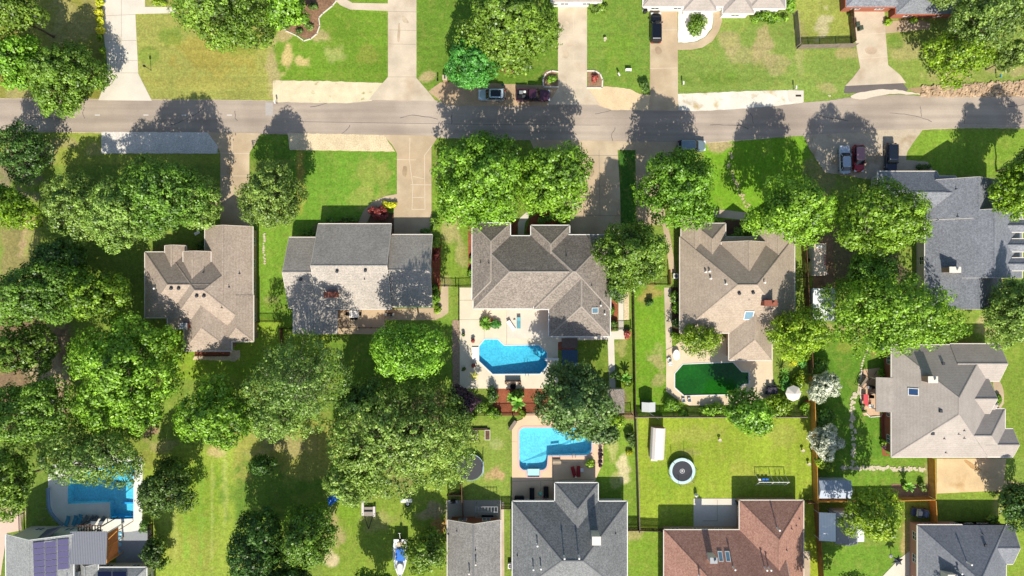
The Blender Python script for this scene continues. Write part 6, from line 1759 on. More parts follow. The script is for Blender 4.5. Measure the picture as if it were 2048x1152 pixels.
# gambrel playhouse
x, y = W(1316.5, 887, 1.8)
gb = empty('shed', x, y, 0, R(-3), 'white barn-roofed playhouse with a small porch step, north-west of the trampoline', 'shed')
def gam(yy, s_=1, dz=0): return [(-1.15 * s_, yy, 1.3 + dz), (-.95 * s_, yy, 1.9 + dz), (-.55 * s_, yy, 2.3 + dz), (.55 * s_, yy, 2.3 + dz), (.95 * s_, yy, 1.9 + dz), (1.15 * s_, yy, 1.3 + dz)]
mb = MB(); A, B = gam(-2.6), gam(2.6); A2, B2 = gam(-2.6, 1.05, .05), gam(2.6, 1.05, .05)
for k in range(5): mb.loft([[A[k], A[k + 1], A2[k + 1], A2[k]], [B[k], B[k + 1], B2[k + 1], B2[k]]])
mb.build('roof', mat('barn_roof', (226, 216, 204), .6, .05, 3, stripes=(0, 4.5, .08)), gb)
g = lambda yy: [(-1.1, yy, 0), (1.1, yy, 0), (1.1, yy, 1.3), (.9, yy, 1.88), (.52, yy, 2.27), (-.52, yy, 2.27), (-.9, yy, 1.88), (-1.1, yy, 1.3)]
MB().loft([g(-2.5), g(2.5)]).build('wall', mat('barn_wall', (170, 140, 120), .8, .1, 4, stripes=(1, 5, .15)), gb)
MB().box(-.75, -3.3, 0, .35, -2.52, .35).build('step', M_cream, gb)

# ---------------------------------------------------------------- play equipment
x, y = W(1364.5, 942, .9)
tr = empty('trampoline', x, y, 0, 0, 'round trampoline with a pale blue rim pad and safety net on the yellow-green lawn', 'trampoline')
MB().lathe([(.02, .88), (1.72, .88), (1.72, .90), (.02, .90)], 40).build('mat', mat('jump_mat', (58, 60, 64), .8, .04), tr)
MB().lathe([(1.70, .86), (2.16, .84), (2.2, .88), (2.16, .95), (1.72, .96), (1.68, .92), (1.70, .86)], 40, cap=False).build('rim_pad', mat('rim_pad', (196, 220, 216), .6, .03), tr)
em = MB(); em.ring(0, 0, .905, .36, .045, 28, 4); em.box(-.12, -.2, .9, -.04, .2, .915); em.box(.04, -.2, .9, .12, .2, .915)
em.build('emblem', M_white, tr)
mb = MB()
for k in range(6):
    a = R(60 * k + 15); c_, s_ = math.cos(a), math.sin(a)
    mb.tube((2.24 * c_, 2.24 * s_, 0), (2.24 * c_, 2.24 * s_, 2.45), .035, .035, 5)
    mb.tube((2.24 * c_, 2.24 * s_, .02), (2.24 * math.cos(a + .35), 2.24 * math.sin(a + .35), .02), .03, .03, 5)
mb.ring(0, 0, .86, 2.18, .035, 30, 4)
mb.build('pole', M_dkgrey, tr)
nm = bpy.data.materials.new('net_mesh'); nm.use_nodes = True
n_ = nm.node_tree.nodes; n_.remove(n_['Principled BSDF'])
q1 = n_.new('ShaderNodeBsdfTransparent'); q2 = n_.new('ShaderNodeBsdfDiffuse'); q2.inputs[0].default_value = (.03, .03, .03, 1)
q3 = n_.new('ShaderNodeMixShader'); q3.inputs[0].default_value = .16
nm.node_tree.links.new(q1.outputs[0], q3.inputs[1]); nm.node_tree.links.new(q2.outputs[0], q3.inputs[2]); nm.node_tree.links.new(q3.outputs[0], n_['Material Output'].inputs[0])
mb = MB()
for k in range(36):
    a0, a1 = R(10 * k), R(10 * k + 10); sag = lambda a: 2.35 - .12 * abs(math.sin(3 * (a - R(15))))
    mb.quad((2.2 * math.cos(a0), 2.2 * math.sin(a0), .95), (2.2 * math.cos(a1), 2.2 * math.sin(a1), .95), (2.2 * math.cos(a1), 2.2 * math.sin(a1), sag(a1)), (2.2 * math.cos(a0), 2.2 * math.sin(a0), sag(a0)))
mb.build('net', nm, tr)
# leaning trampoline frame in the middle yard
x, y = W(941, 934, .5)
t2 = empty('trampoline', x, y, 0, 0, 'dark old trampoline with a silver frame edge half under the enormous oak', 'trampoline')
MB().lathe([(.02, .7), (2.1, .7), (2.1, .73), (.02, .73)], 32).build('mat', mat('old_mat', (66, 66, 68), .85, .06), t2)
mb = MB(); mb.ring(0, 0, .72, 2.2, .06, 32, 5)
for k in range(6): a = R(60 * k); mb.tube((2.2 * math.cos(a), 2.2 * math.sin(a), 0), (2.2 * math.cos(a), 2.2 * math.sin(a), .72), .03)
mb.tube((2.2, -1, .75), (2.2, 1, 1.9), .04); mb.tube((2.0, -1.2, 1.9), (2.25, 1.3, 1.9), .05)
mb.build('frame', mat('frame_paleblue', (170, 190, 200), .4, .05, metal=.3), t2)
# swing set
x, y = W(1546, 962, 1.2)
sw = empty('swing_set', x, y, 0, 0, 'white metal swing set with blue seats in the shadow of the brown roofed house', 'swing set')
mb = MB()
for sx in (-2.5, -.1, 2.4):
    mb.tube((sx, -1.1, 0), (sx, 0, 1.9), .04); mb.tube((sx, .9, 0), (sx, 0, 1.9), .04)
mb.tube((-2.6, 0, 1.9), (2.5, 0, 1.9), .05); mb.tube((-2.5, -.7, .6), (2.4, -.7, .6), .03)
mb.build('frame', M_white, sw)
mb = MB()
for sx in (-1.3, -.7): mb.tube((sx - .2, 0, 1.9), (sx - .2, 0, .5), .012, .012, 4); mb.tube((sx + .2, 0, 1.9), (sx + .2, 0, .5), .012, .012, 4)
mb.build('chain', M_grey, sw)
for sx in (-1.3, -.7): MB().loft([rrect(sx, 0, .5, .4, .1, .45), rrect(sx, 0, .5, .4, .1, .55)]).build('seat', M_blue, sw)
MB().loft([rrect(-2.0, 0, .5, .35, .1, .5), rrect(-2.0, 0, .5, .35, .1, .6)]).box(-2.25, -.02, .5, -2.2, .02, 1.85).box(-1.8, -.02, .5, -1.75, .02, 1.85).build('glider', M_white, sw)
mb = MB(); mb.path([(.9, .3 * math.cos(k) * 0 + (-.5 + k * .12), .4 + 1.2 * math.sin(k * .4)) for k in range(9)], .04); mb.path([(1.6, (-.5 + k * .12), .4 + 1.2 * math.sin(k * .4)) for k in range(9)], .04)
mb.build('climbing_bar', M_white, sw)

# ---------------------------------------------------------------- yard and street furniture
def put(px, py, name, label, cat, rz=0, h=.4, group=None):
    x, y = W(px, py, h); return empty(name, x, y, 0, R(rz), label, cat, group)
def lamp(px, py, label):
    t_ = put(px, py, 'lamp_post', label, 'lamp post', h=0)
    MB().lathe([(.12, 0), (.06, .1), (.04, .15), (.04, 1.75)], 8).build('pole', M_black, t_)
    mb = MB(); mb.lathe([(.1, 1.75), (.16, 1.8), (.2, 2.1), (.22, 2.12), (.02, 2.3)], 6); mb.build('lantern', M_black, t_)
lamp(302, 140, 'black lamp post on the golden lawn by the wide driveway')
def mailbox(px, py, label, m=M_white, brick=False, rz=0):
    t_ = put(px, py, 'mailbox', label, 'mailbox', rz, h=1)
    if brick:
        MB().box(-.35, -.35, 0, .35, .35, 1.3).build('pillar', M_brick_t, t_); MB().box(-.4, -.4, 1.3, .4, .4, 1.38).build('cap_stone', M_stone, t_)
    MB().box(-.05, -.05, 0, .05, .05, 1.0).build('post', M_wood_g, t_)
    pr = [(-.12, 1.0), (.12, 1.0), (.12, 1.15), (.08, 1.24), (-.08, 1.24), (-.12, 1.15)]
    z_ = .45 if brick else 0
    MB().loft([[(u, -.26, v + z_) for u, v in pr], [(u, .26, v + z_) for u, v in pr]]).build('box', m, t_)
mailbox(890, 156, 'tan brick mailbox pillar at the left of the gravel shoulder', M_dkgrey, True)
mailbox(875, 159, 'black mailbox beside the tan brick mailbox pillar', M_black)
mailbox(1238, 149, 'white mailbox on the lawn right of the curbed planter', M_white, rz=30)
mailbox(1367, 166, 'white mailbox by the corner of the brown driveway')
mailbox(1592, 175, 'white mailbox beside the drain slab')
mailbox(2001, 152, 'teal mailbox on the lawn at the top right', mat('teal_paint', (90, 150, 150), .5))
mailbox(550, 204, 'small white roadside marker box at the end of the tan gravel strip', rz=10)
def bird(px, py, label):
    t_ = put(px, py, 'lawn_ornament', label, 'lawn ornament', h=.3)
    MB().lathe([(.2, 0), (.16, .08), (.08, .2), (.07, .5), (.26, .6), (.28, .66), (.22, .62), (.02, .6)], 12).build('basin', M_stone, t_)
bird(1210, 79, 'round stone ring ornament on the lawn between the two top driveways')
bird(1439, 880, 'white standpipe ornament on the yellow-green lawn')
bird(1605, 901, 'little white stand near the honey coloured fence, upper'); bird(1617, 928, 'little white stand near the honey coloured fence, lower')
bird(1254, 660 + 0, 'pale stone bowl at the end of the iron gate') if False else None
t_ = put(1257, 140, 'garden_bench', 'tiny white ornamental bench on the lawn by the white mailbox', 'bench')
MB().box(-.5, -.15, .35, .5, .15, .4).box(-.5, .12, .4, .5, .16, .75).box(-.48, -.14, 0, -.43, .14, .35).box(.43, -.14, 0, .48, .14, .35).build('frame', M_white, t_)
t_ = put(1392, 990, 'propane_tank', 'small white gas cylinder on the lawn near the pale patio', 'gas cylinder')
MB().lathe([(.1, 0), (.24, .08), (.28, .2), (.28, .75), (.2, .92), (.06, .98)], 14).build('tank', M_white, t_); MB().lathe([(.12, .95), (.12, 1.12), (.1, 1.12), (.1, .95)], 10).build('collar', M_white, t_)
def bin_(px, py, label, m, z=1.05):
    t_ = put(px, py, 'wheelie_bin', label, 'bin', 8, h=1)
    MB().loft([rrect(0, 0, .48, .5, .05, .08), rrect(0, 0, .62, .72, .06, z)]).build('body', m, t_); MB().loft([rrect(0, 0, .66, .78, .06, z), rrect(0, 0, .56, .6, .06, z + .07)]).build('lid', m, t_)
M_bin = mat('bin_green', (66, 76, 62), .6, .06)
bin_(1716, 48, 'dark green wheelie bin on the top right driveway, upper of two', M_bin); bin_(1723, 55, 'dark green wheelie bin on the top right driveway, lower of two', M_bin, 1.0)
bin_(1291, 20, 'black bin at the corner of the white house', M_black)
def ac(px, py, label):
    t_ = put(px, py, 'air_conditioner', label, 'air conditioner', h=.8)
    MB().loft([rrect(0, 0, .85, .85, .08, .05), rrect(0, 0, .85, .85, .08, .78)]).build('case', M_white, t_)
    MB().lathe([(.02, .8), (.32, .8), (.34, .78)], 18).build('fan_grille', M_dkgrey, t_); mb = MB(); mb.ring(0, 0, .8, .33, .02, 20, 4); mb.tube((-.3, 0, .81), (.3, 0, .81), .015); mb.tube((0, -.3, .81), (0, .3, .81), .015); mb.build('guard', M_white, t_)
ac(1352, 552, 'white air conditioner in the gap west of the tan house'); ac(1021, 1133, 'air conditioner between the narrow grey house and the charcoal roofed house')
ac(1352, 640 + 6, 'air conditioner hidden by shrubs at the west wall of the tan house'); ac(1649, 545, 'grey air unit in the shade right of the camper trailer')
def chair(px, py, rz, label, m=M_white, grp=None):
    t_ = put(px, py, 'patio_chair', label, 'chair', rz, group=grp)
    MB().loft([rrect(0, 0, .55, .55, .1, .4), rrect(0, 0, .55, .55, .1, .45)]).build('seat', m, t_)
    MB().loft([rrect(0, -.27, .55, .06, .02, .45), rrect(0, -.34, .5, .05, .02, .9)]).build('backrest', m, t_)
    mb = MB()
    for sx in (-.25, .25):
        for sy in (-.25, .25): mb.tube((sx, sy, 0), (sx, sy, .4), .025, .025, 5)
        mb.tube((sx, -.3, .62), (sx, .25, .62), .03, .03, 5)
    mb.build('leg', m, t_)
chair(1338, 719, 40, 'white patio chair left of the oval white table, nearer one', M_white); chair(1340, 728, 100, 'white patio chair nearest the left corner of the green pool')
t_ = put(1353, 710, 'patio_table', 'oval white table on the tan pool deck', 'table', h=.72)
MB().lathe([(.02, .70), (.6, .70), (.62, .72), (.6, .74), (.02, .74)], 20).build('top', M_white, t_).scale = (.95, 1.45, 1)
MB().tube((-.3, -.5, 0), (-.2, -.4, .7), .04).tube((.3, -.5, 0), (.2, -.4, .7), .04).tube((-.3, .5, 0), (-.2, .4, .7), .04).tube((.3, .5, 0), (.2, .4, .7), .04).build('leg', M_white, t_)
chair(1367, 800, 0, 'white pool chair below the green pool, left of the pair'); chair(1378.5, 799, 0, 'white pool chair below the green pool, right of the pair')
def lounger(px, py, rz, label, m, fr=M_white, up=True):
    t_ = put(px, py, 'sun_lounger', label, 'sun lounger', rz)
    MB().loft([rrect(-.35, 0, 1.3, .62, .05, .33), rrect(-.35, 0, 1.3, .62, .05, .41)]).build('seat', m, t_)
    x0, x1 = .3, .9
    MB().loft([[(x0, -.31, .33), (x0, .31, .33), (x0, .31, .41), (x0, -.31, .41)], [(x1, -.31, .62), (x1, .31, .62), (x1, .31, .70), (x1, -.31, .70)]]).build('backrest', m, t_)
    mb = MB()
    for sx in (-.9, .5):
        for sy in (-.28, .28): mb.tube((sx, sy, 0), (sx, sy, .34), .025, .025, 5)
    mb.build('leg', fr, t_)
lounger(1022, 651, 125, 'white sun lounger on the pale slab behind the centre house', M_white)
lounger(1037.5, 645, 90, 'teal pool chair on the pale slab right of the white lounger', mat('teal_sling', (90, 150, 160), .7))
t_ = put(1029, 642, 'side_table', 'tiny round side table between the white lounger and the teal chair', 'table')
MB().lathe([(.02, .4), (.2, .4), (.2, .43), (.02, .43)], 12).lathe([(.1, 0), (.03, .05), (.03, .4)], 8).build('table', M_cream, t_)
M_red = mat('red_canvas', (150, 34, 40), .8, .08)
lounger(1147, 943, 105, 'dark red lounger near the turquoise pool, left of the pair', M_red, M_dkgrey); lounger(1157, 942, 92, 'dark red lounger near the turquoise pool, right of the pair', M_red, M_dkgrey)
t_ = put(1164, 940, 'side_table', 'pale side table right of the dark red loungers', 'table')
MB().box(-.25, -.3, .4, .25, .3, .44).box(-.22, -.27, 0, -.18, -.23, .4).box(.18, .23, 0, .22, .27, .4).build('table', M_white, t_)
t_ = put(1113, 923, 'towel_rack', 'beige swing bench with a canopy beside the turquoise pool', 'bench')
MB().box(-.65, -.3, .4, .65, .3, .46).box(-.65, -.35, .46, .65, -.28, .9).box(-.7, -.1, 1.3, .7, .3, 1.34).box(-.7, -.05, 0, -.64, .01, 1.3).box(.64, -.05, 0, .7, .01, 1.3).build('frame', mat('sling_beige', (170, 152, 128), .8, .08), t_)
t_ = put(1025.5, 851, 'garden_bench', 'grey wooden bench at the upper left corner of the peach deck', 'bench', 55)
MB().box(-.9, -.3, .4, .9, .3, .46).box(-.9, .26, .46, .9, .32, .85).box(-.85, -.25, 0, -.78, .25, .4).box(.78, -.25, 0, .85, .25, .4).build('frame', M_wood_g, t_)
def pot(px, py, r_, label, k='dark', h=.45):
    t_ = put(px, py, 'flower_pot', label, 'pot', h=.3)
    MB().lathe([(r_ * .6, 0), (r_ * .95, h), (r_ * 1.05, h + .02), (r_ * .8, h - .02), (.02, h - .05)], 12).build('pot', mat('terracotta', (120, 72, 54), .8, .1), t_)
    rr_ = np.random.RandomState(int(px)); kk = KINDS[k]
    P_, n_, v_, _ = crown_pts(rr_, r_ * 1.2, r_ * 1.2, .3, 5, .16, 12, .16)
    P_[:, 2] += h + .2; leaves(P_, n_, v_, .16, rr_, kk['m'], 'plant', t_)
pot(927, 669, .28, 'dark pot at the left edge of the centre pool deck, upper'); pot(945.5, 681, .3, 'reddish pot above the white pool step', 'red'); pot(947, 730, .3, 'dark red pot below the white pool step', 'red')
pot(928, 738, .28, 'dark pot at the left edge of the centre pool deck, lower')
for p, w_ in [((1201, 900), 'topmost'), ((1202, 908), 'second'), ((1200, 914), 'middle'), ((1201, 922), 'fourth'), ((1200, 930), 'lowest')]: pot(*p, .28, w_ + ' potted plant in the row at the right edge of the peach deck', 'purple')
pot(1723, 810, .28, 'dark pot by the red towelled table, upper'); pot(1727, 822, .28, 'dark pot at the corner of the brick patio', 'oak')
# star-shaped parasol, closed parasols, canopies
t_ = put(948, 752, 'parasol', 'yellow-green star shaped shade sail beside the purple plum tree', 'parasol', h=2.3)
mb = MB(); n_ = 6
for k in range(n_):
    a0 = 6.283 * k / n_ + .2; a1 = a0 + 6.283 / n_ / 2; a2 = a0 + 6.283 / n_; P0 = (0, 0, 2.6)
    p_ = lambda a, r_, z: (r_ * math.cos(a), r_ * math.sin(a), z)
    mb.quad(P0, p_(a0, .9, 2.15), p_(a1, .42, 2.3)); mb.quad(P0, p_(a1, .42, 2.3), p_(a2, .9, 2.15))
mb.build('canopy', mat('canvas_yellowgreen', (196, 190, 96), .8, .06), t_); MB().lathe([(.3, 0), (.3, .08), (.03, .1), (.03, 2.6)], 10).build('pole', M_white, t_)
t_ = put(1588, 787, 'parasol', 'round white canopy beside the dining table', 'parasol', h=2.3)
MB().lathe([(1.3, 2.05), (.02, 2.75), (.01, 2.77), (1.32, 2.06)], 8).build('canopy', mat('canvas_white', (214, 206, 194), .8, .05), t_); MB().lathe([(.3, 0), (.3, .08), (.03, .1), (.03, 2.7)], 10).build('pole', M_grey, t_)
t_ = put(1797, 1123, 'parasol', 'closed dark grey star shaped parasol on the bottom right patio', 'parasol', h=2.2)
mb = MB()
for k in range(6):
    a0 = 6.283 * k / 6 + .3; a1 = a0 + 6.283 / 12; a2 = a0 + 6.283 / 6; P0 = (0, 0, 2.5)
    mb.quad(P0, p_(a0, 1.0, 1.9), p_(a1, .5, 2.0)); mb.quad(P0, p_(a1, .5, 2.0), p_(a2, 1.0, 1.9))
mb.build('canopy', mat('canvas_darkgrey', (72, 76, 80), .8, .08), t_); MB().lathe([(.3, 0), (.3, .08), (.03, .1), (.03, 2.5)], 10).build('pole', M_grey, t_)
# tables with chairs
def dining(px, py, label, tw, td, topm, chm, n=6, rz=0, clabel='chair', grp=None):
    t_ = put(px, py, 'patio_table', label, 'table', rz, h=.75)
    MB().loft([rrect(0, 0, tw, td, .08, .7), rrect(0, 0, tw, td, .08, .75)]).build('top', topm, t_)
    for sx in (-1, 1):
        for sy in (-1, 1): MB().tube((sx * (tw / 2 - .1), sy * (td / 2 - .1), 0), (sx * (tw / 2 - .1), sy * (td / 2 - .1), .7), .03).build('leg', chm, t_)
dining(708, 628, 'white table on the rear deck of the grey gabled house', 1.6, 1.2, M_white, M_black)
for k, (dx, dy, rz_) in enumerate([(-5, -8.5, 180), (4, -8.5, 180), (-11.5, 0, -90), (11.5, 0, 90), (-4, 7, 0), (4, 7, 0)]):
    chair(708 + dx, 628 + dy, rz_, 'black chair at the white rear deck table, ' + ('upper left', 'upper right', 'left end', 'right end', 'lower left', 'lower right')[k], M_black, 'black chairs on the rear deck')
dining(1545, 783, 'dark checkered dining table at the right of the green pool', 1.7, 1.3, mat('table_dark', (70, 62, 74), .6, .3, 2), M_black)
for k, (dx, dy, rz_) in enumerate([(-8, -9, 180), (3, -9, 180), (-13, 2, -90), (0, 10, 0)]):
    chair(1545 + dx, 783 + dy, rz_, 'dark chair at the checkered dining table, ' + ('upper left', 'upper right', 'left end', 'lower side')[k], M_dkgrey, 'dark chairs around the checkered table')
dining(1732, 800, 'long table with a red cloth on the brick patio of the greige house', .8, 1.9, mat('red_cloth', (196, 76, 82), .8, .05), M_white)
chair(1741, 812, 90, 'white chair right of the red table', M_white); chair(1741, 793, 90, 'black chair right of the red table', M_black)
mb = None
t_ = put(1729, 765, 'garden_swing', 'dark wooden swing frame on the brick patio of the greige house', 'garden swing', 55, h=.8)
MB().box(-.9, -.3, .45, .9, .3, .5).box(-.9, .26, .5, .9, .32, .95).build('seat', M_wood_g, t_); MB().tube((-1, -.8, 0), (-1, 0, 1.8), .05).tube((-1, .8, 0), (-1, 0, 1.8), .05).tube((1, -.8, 0), (1, 0, 1.8), .05).tube((1, .8, 0), (1, 0, 1.8), .05).tube((-1.1, 0, 1.8), (1.1, 0, 1.8), .05).build('frame', M_wood_d, t_)
# north patio of the charcoal house: dark sofas and a table
M_sofa = mat('rattan_black', (34, 34, 36), .7, .15, 6)
def sofa(px, py, rz, L_, label):
    t_ = put(px, py, 'outdoor_sofa', label, 'sofa', rz)
    MB().box(-L_ / 2, -.4, .08, L_ / 2, .4, .42).build('seat', M_sofa, t_); MB().box(-L_ / 2, .3, .42, L_ / 2, .42, .85).build('backrest', M_sofa, t_)
    for sx in (-1, 1): MB().box(sx * L_ / 2 - .06, -.4, .42, sx * L_ / 2 + .06, .29, .65).build('armrest', M_sofa, t_)
sofa(1064, 988, 90, 1.9, 'black rattan sofa on the shaded peach patio, left side'); sofa(1092, 984, -90, 1.7, 'black rattan sofa on the shaded peach patio, by the bay window'); sofa(1038.5, 997, 0, 1.5, 'black rattan bench at the left wall of the shaded peach patio')
t_ = put(1081, 988, 'parasol', 'small closed teal parasol among the black rattan sofas', 'parasol', h=1.6)
MB().lathe([(.45, 1.5), (.4, 1.7), (.1, 1.95), (.02, 2.0)], 5).build('canopy', mat('teal_canvas', (104, 150, 136), .8, .06), t_); MB().lathe([(.25, 0), (.25, .08), (.03, .1), (.03, 1.9)], 10).build('pole', M_grey, t_)
t_ = put(1090, 996, 'pool_toy', 'pink inflatable ring among the black rattan sofas', 'pool toy'); MB().ring(0, 0, .15, .32, .1, 18, 6).build('ring', mat('pink_vinyl', (214, 130, 150), .4), t_)
t_ = put(1151, 951, 'sculpture', 'white and red pennant post behind the dark red loungers', 'post'); MB().tube((0, 0, 0), (0, 0, 1.6), .03).box(-.15, -.02, 1.2, .15, .02, 1.6).build('post', M_white, t_)
# centre pool fittings
t_ = empty('diving_board', *W(1103, 719), 0, 0, 'white diving board over the right end of the angular blue pool', 'diving board')
a = W(1089.5, 721.5, .6); b = W(1117.5, 716.5, .6)
MB().box(a[0], a[1] + .0, .52, b[0], b[1], .58).build('board', M_white, t_, world=True); MB().box(b[0] - .9, a[1] + .02, .1, b[0] - .1, b[1] - .02, .5).build('stand', M_grey, t_, world=True)
t_ = empty('pool_step_unit', *W(951, 708), 0, 0, 'white molded entry step at the left end of the angular blue pool', 'pool steps')
MB().prism([W(944, 694), (W(957.2, 694)), W(957.2, 722), W(944.5, 719.5)], .1, .30).build('tread', M_white, t_, world=True)
def ladder(px, py, label, rz=0):
    t_ = put(px, py, 'pool_ladder', label, 'ladder', rz, h=.5)
    mb = MB()
    for sx in (-.25, .25): mb.path([(sx, -.35, .1), (sx, -.3, .75), (sx, -.1, .9), (sx, .12, .8), (sx, .15, -.6)], .025, 5)
    mb.build('rail', M_grey, t_); MB().box(-.24, .1, -.05, .24, .2, -.0).build('step', M_white, t_)
ladder(1054, 749, 'chrome ladder at the bottom edge of the angular blue pool'); ladder(1148, 912, 'chrome ladder at the lower edge of the turquoise pool'); ladder(1497, 756, 'chrome handrail at the right notch of the green pool', 90)
t_ = empty('diving_board', *W(1194, 884), 0, 0, 'short white diving board at the right end of the turquoise pool', 'diving board')
a = W(1184, 887, .6); b = W(1205, 881, .6); MB().box(a[0], a[1], .5, b[0], b[1], .57).build('board', M_white, t_, world=True); MB().box(b[0] - .6, a[1] + .02, .1, b[0] - .1, b[1] - .02, .48).build('stand', M_grey, t_, world=True)
t_ = put(1026, 770, 'fire_pit', 'round stone fire pit with a curved brick surround below the angular blue pool', 'fire pit')
mb = MB()
for k in range(16):
    a = R(180 + 11.25 * k) + R(180); mb.box(1.25 * math.cos(a) - .14, .6 * math.sin(a) - .12 + .1, .1, 1.25 * math.cos(a) + .14, .6 * math.sin(a) + .12 + .1, .5)
mb.build('surround', M_brick_t, t_); MB().lathe([(.5, .1), (.5, .5), (.36, .5), (.36, .2), (.02, .2)], 16, 0, -.25).build('bowl', mat('pit_black', (30, 26, 24), .9), t_)
mb = MB(); mb.box(-1.3, .62, .1, 1.3, .74, .9); mb.build('bench_back', M_wood_d, t_)
t_ = put(1139, 693, 'swim_raft', 'dark blue woven mat lying in shade right of the diving board', 'mat', h=.05)
MB().loft([rrect(0, -2.2, 2.7, 3.4, .1, .05), rrect(0, -2.2, 2.7, 3.4, .1, .09)]).build('mat', mat('mat_blue', (62, 86, 106), .8, .15, 4), t_)
MB().loft([rrect(0, .6, 2.7, 1.6, .1, .04), rrect(0, .6, 2.7, 1.6, .1, .12)]).build('frame', mat('mat_brown', (110, 96, 86), .8, .2, 4), t_)
# curved slide and blue lap cover by the stepped pool
t_ = empty('pool_slide', *W(98, 1015), 0, 0, 'long curved blue-grey slide rail left of the stepped pool', 'slide')
mb = MB(); pts_ = [(96, 976, .5), (97, 1000, .8), (98, 1014, 1.0), (103, 1026, 1.0), (111, 1036, .7), (120, 1045, .4), (127, 1050, .2)]
ww = [Vector((*W(p[0], p[1], p[2]), p[2])) for p in pts_]
for a_, b_ in zip(ww[:-1], ww[1:]):
    d = (b_ - a_).normalized(); s_ = Vector((d.y, -d.x, 0)) * .28
    mb.loft([[a_ - s_, a_ + s_, a_ + s_ + Vector((0, 0, .15)), a_ + s_ * .7 + Vector((0, 0, .03)), a_ - s_ * .7 + Vector((0, 0, .03)), a_ - s_ + Vector((0, 0, .15))],
             [b_ - s_, b_ + s_, b_ + s_ + Vector((0, 0, .15)), b_ + s_ * .7 + Vector((0, 0, .03)), b_ - s_ * .7 + Vector((0, 0, .03)), b_ - s_ + Vector((0, 0, .15))]])
mb.build('chute', mat('slide_bluegrey', (122, 146, 164), .5, .06), t_, world=True)
mb = MB()
for q in ((98, 1014), (92, 1036), (112, 1037)): x_, y_ = W(*q); mb.tube((x_, y_, 0), (x_ + .1, y_, 1.0), .05)
mb.build('leg', M_grey, t_, world=True)
t_ = empty('pool_cover', *W(255, 932), 0, 0, 'rolled bright blue cover at the top end of the stepped pool', 'pool cover')
a_ = W(232, 938, .3); b_ = W(273, 928, .3); MB().tube((*a_, .35), (*b_, .35), .32, .32, 12).build('roll', mat('cover_blue', (20, 90, 190), .5, .15, 5), t_, world=True)
for i_, (px_, py_, m_) in enumerate([(135, 1041, 'mat_teal'), (150, 1040, 'mat_teal'), (160, 1038, 'mat_teal'), (171, 1039, 'g'), (183, 1039, 'g'), (191, 1040, 'g'), (205, 1041, 'g')]):
    lounger(px_, py_, 70 if i_ < 3 else 55, ('teal' if i_ < 3 else 'grey') + ' lounger on the shaded white pool deck, ' + ('leftmost', 'second from left', 'third from left', 'middle', 'third from right', 'second from right', 'rightmost')[i_], mat('sling_teal_dark', (70, 140, 165), .7) if m_ == 'mat_teal' else mat('sling_grey', (96, 104, 110), .7))
for p, w_ in [((236, 1068), 'topmost'), ((235, 1078), 'second'), ((236, 1090), 'third'), ((234, 1104), 'lowest')]:
    t_ = put(*p, 'pool_float', w_ + ' pale blue pool float in the row right of the cedar screen', 'pool float', group='pool floats on the grey slab')
    MB().loft([rrect(0, 0, .8, .6, .2, .06), rrect(0, 0, .9, .7, .25, .16), rrect(0, 0, .6, .4, .15, .24)]).build('float', mat('float_blue', (120, 180, 205), .3, .1, 3), t_)
# pergola bars and barbecue on the north patio of the narrow grey house
t_ = empty('pergola', *W(972, 1022, 2.4), 0, 0, 'white open slat pergola over the patio of the narrow grey house', 'pergola')
a = W(951, 1036, 2.4); b = W(995, 1013, 2.4); mb = MB()
for k in range(8): xx = a[0] + (b[0] - a[0]) * k / 7; mb.box(xx - .03, a[1] + .9, 2.42, xx + .03, b[1], 2.5)
for yy in (a[1], (a[1] + b[1]) / 2, b[1] - .1): mb.box(a[0], yy, 2.34, b[0], yy + .07, 2.41)
for xx in (a[0], b[0] - .08):
    for yy in (a[1], b[1] - .1): mb.box(xx, yy, 0, xx + .08, yy + .08, 2.33)
mb.build('frame', M_grey, t_, world=True)
sofa(975, 1036, 180, 1.9, 'white cushioned bench below the white slat pergola')
def grill(px, py, label, rz=0):
    t_ = put(px, py, 'barbecue', label, 'barbecue', rz, h=.9)
    MB().box(-.4, -.28, .1, .4, .28, .8).build('cabinet', M_dkgrey, t_); MB().lathe([(.28, -.4), (.3, 0), (.28, .4)], 12, 0, 0, 'x', .85).build('lid', M_black, t_); MB().box(-.75, -.22, .78, -.42, .22, .82).box(.42, -.22, .78, .75, .22, .82).build('side_shelf', M_grey, t_)
grill(779, 629, 'barbecue at the right end of the rear deck of the grey gabled house'); grill(1478, 1007, 'black barbecue at the right corner of the pale patio'); grill(906, 1004, 'barbecue on the left part of the patio of the narrow grey house')
grill(1744, 797 - 22, 'black grill against the wall of the greige house')
# raised vegetable beds
for i_, (px_, py_, w_, d_) in enumerate([(949, 870, 1.0, 1.6), (975, 870, .9, 1.7), (957, 858, 3.0, .3)]):
    t_ = put(px_, py_, 'raised_bed', ('left raised vegetable bed with a pale frame', 'right raised vegetable bed with a pale frame', 'long dark planter trough above the vegetable beds')[i_], 'planter', h=.3)
    fm = M_cream if i_ < 2 else M_wood_d
    MB().box(-w_ / 2, -d_ / 2, 0, w_ / 2, -d_ / 2 + .08, .35).box(-w_ / 2, d_ / 2 - .08, 0, w_ / 2, d_ / 2, .35).box(-w_ / 2, -d_ / 2 + .08, 0, -w_ / 2 + .08, d_ / 2 - .08, .35).box(w_ / 2 - .08, -d_ / 2 + .08, 0, w_ / 2, d_ / 2 - .08, .35).build('frame', fm, t_)
    MB().box(-w_ / 2 + .08, -d_ / 2 + .08, .02, w_ / 2 - .08, d_ / 2 - .08, .28).build('soil', BED, t_)
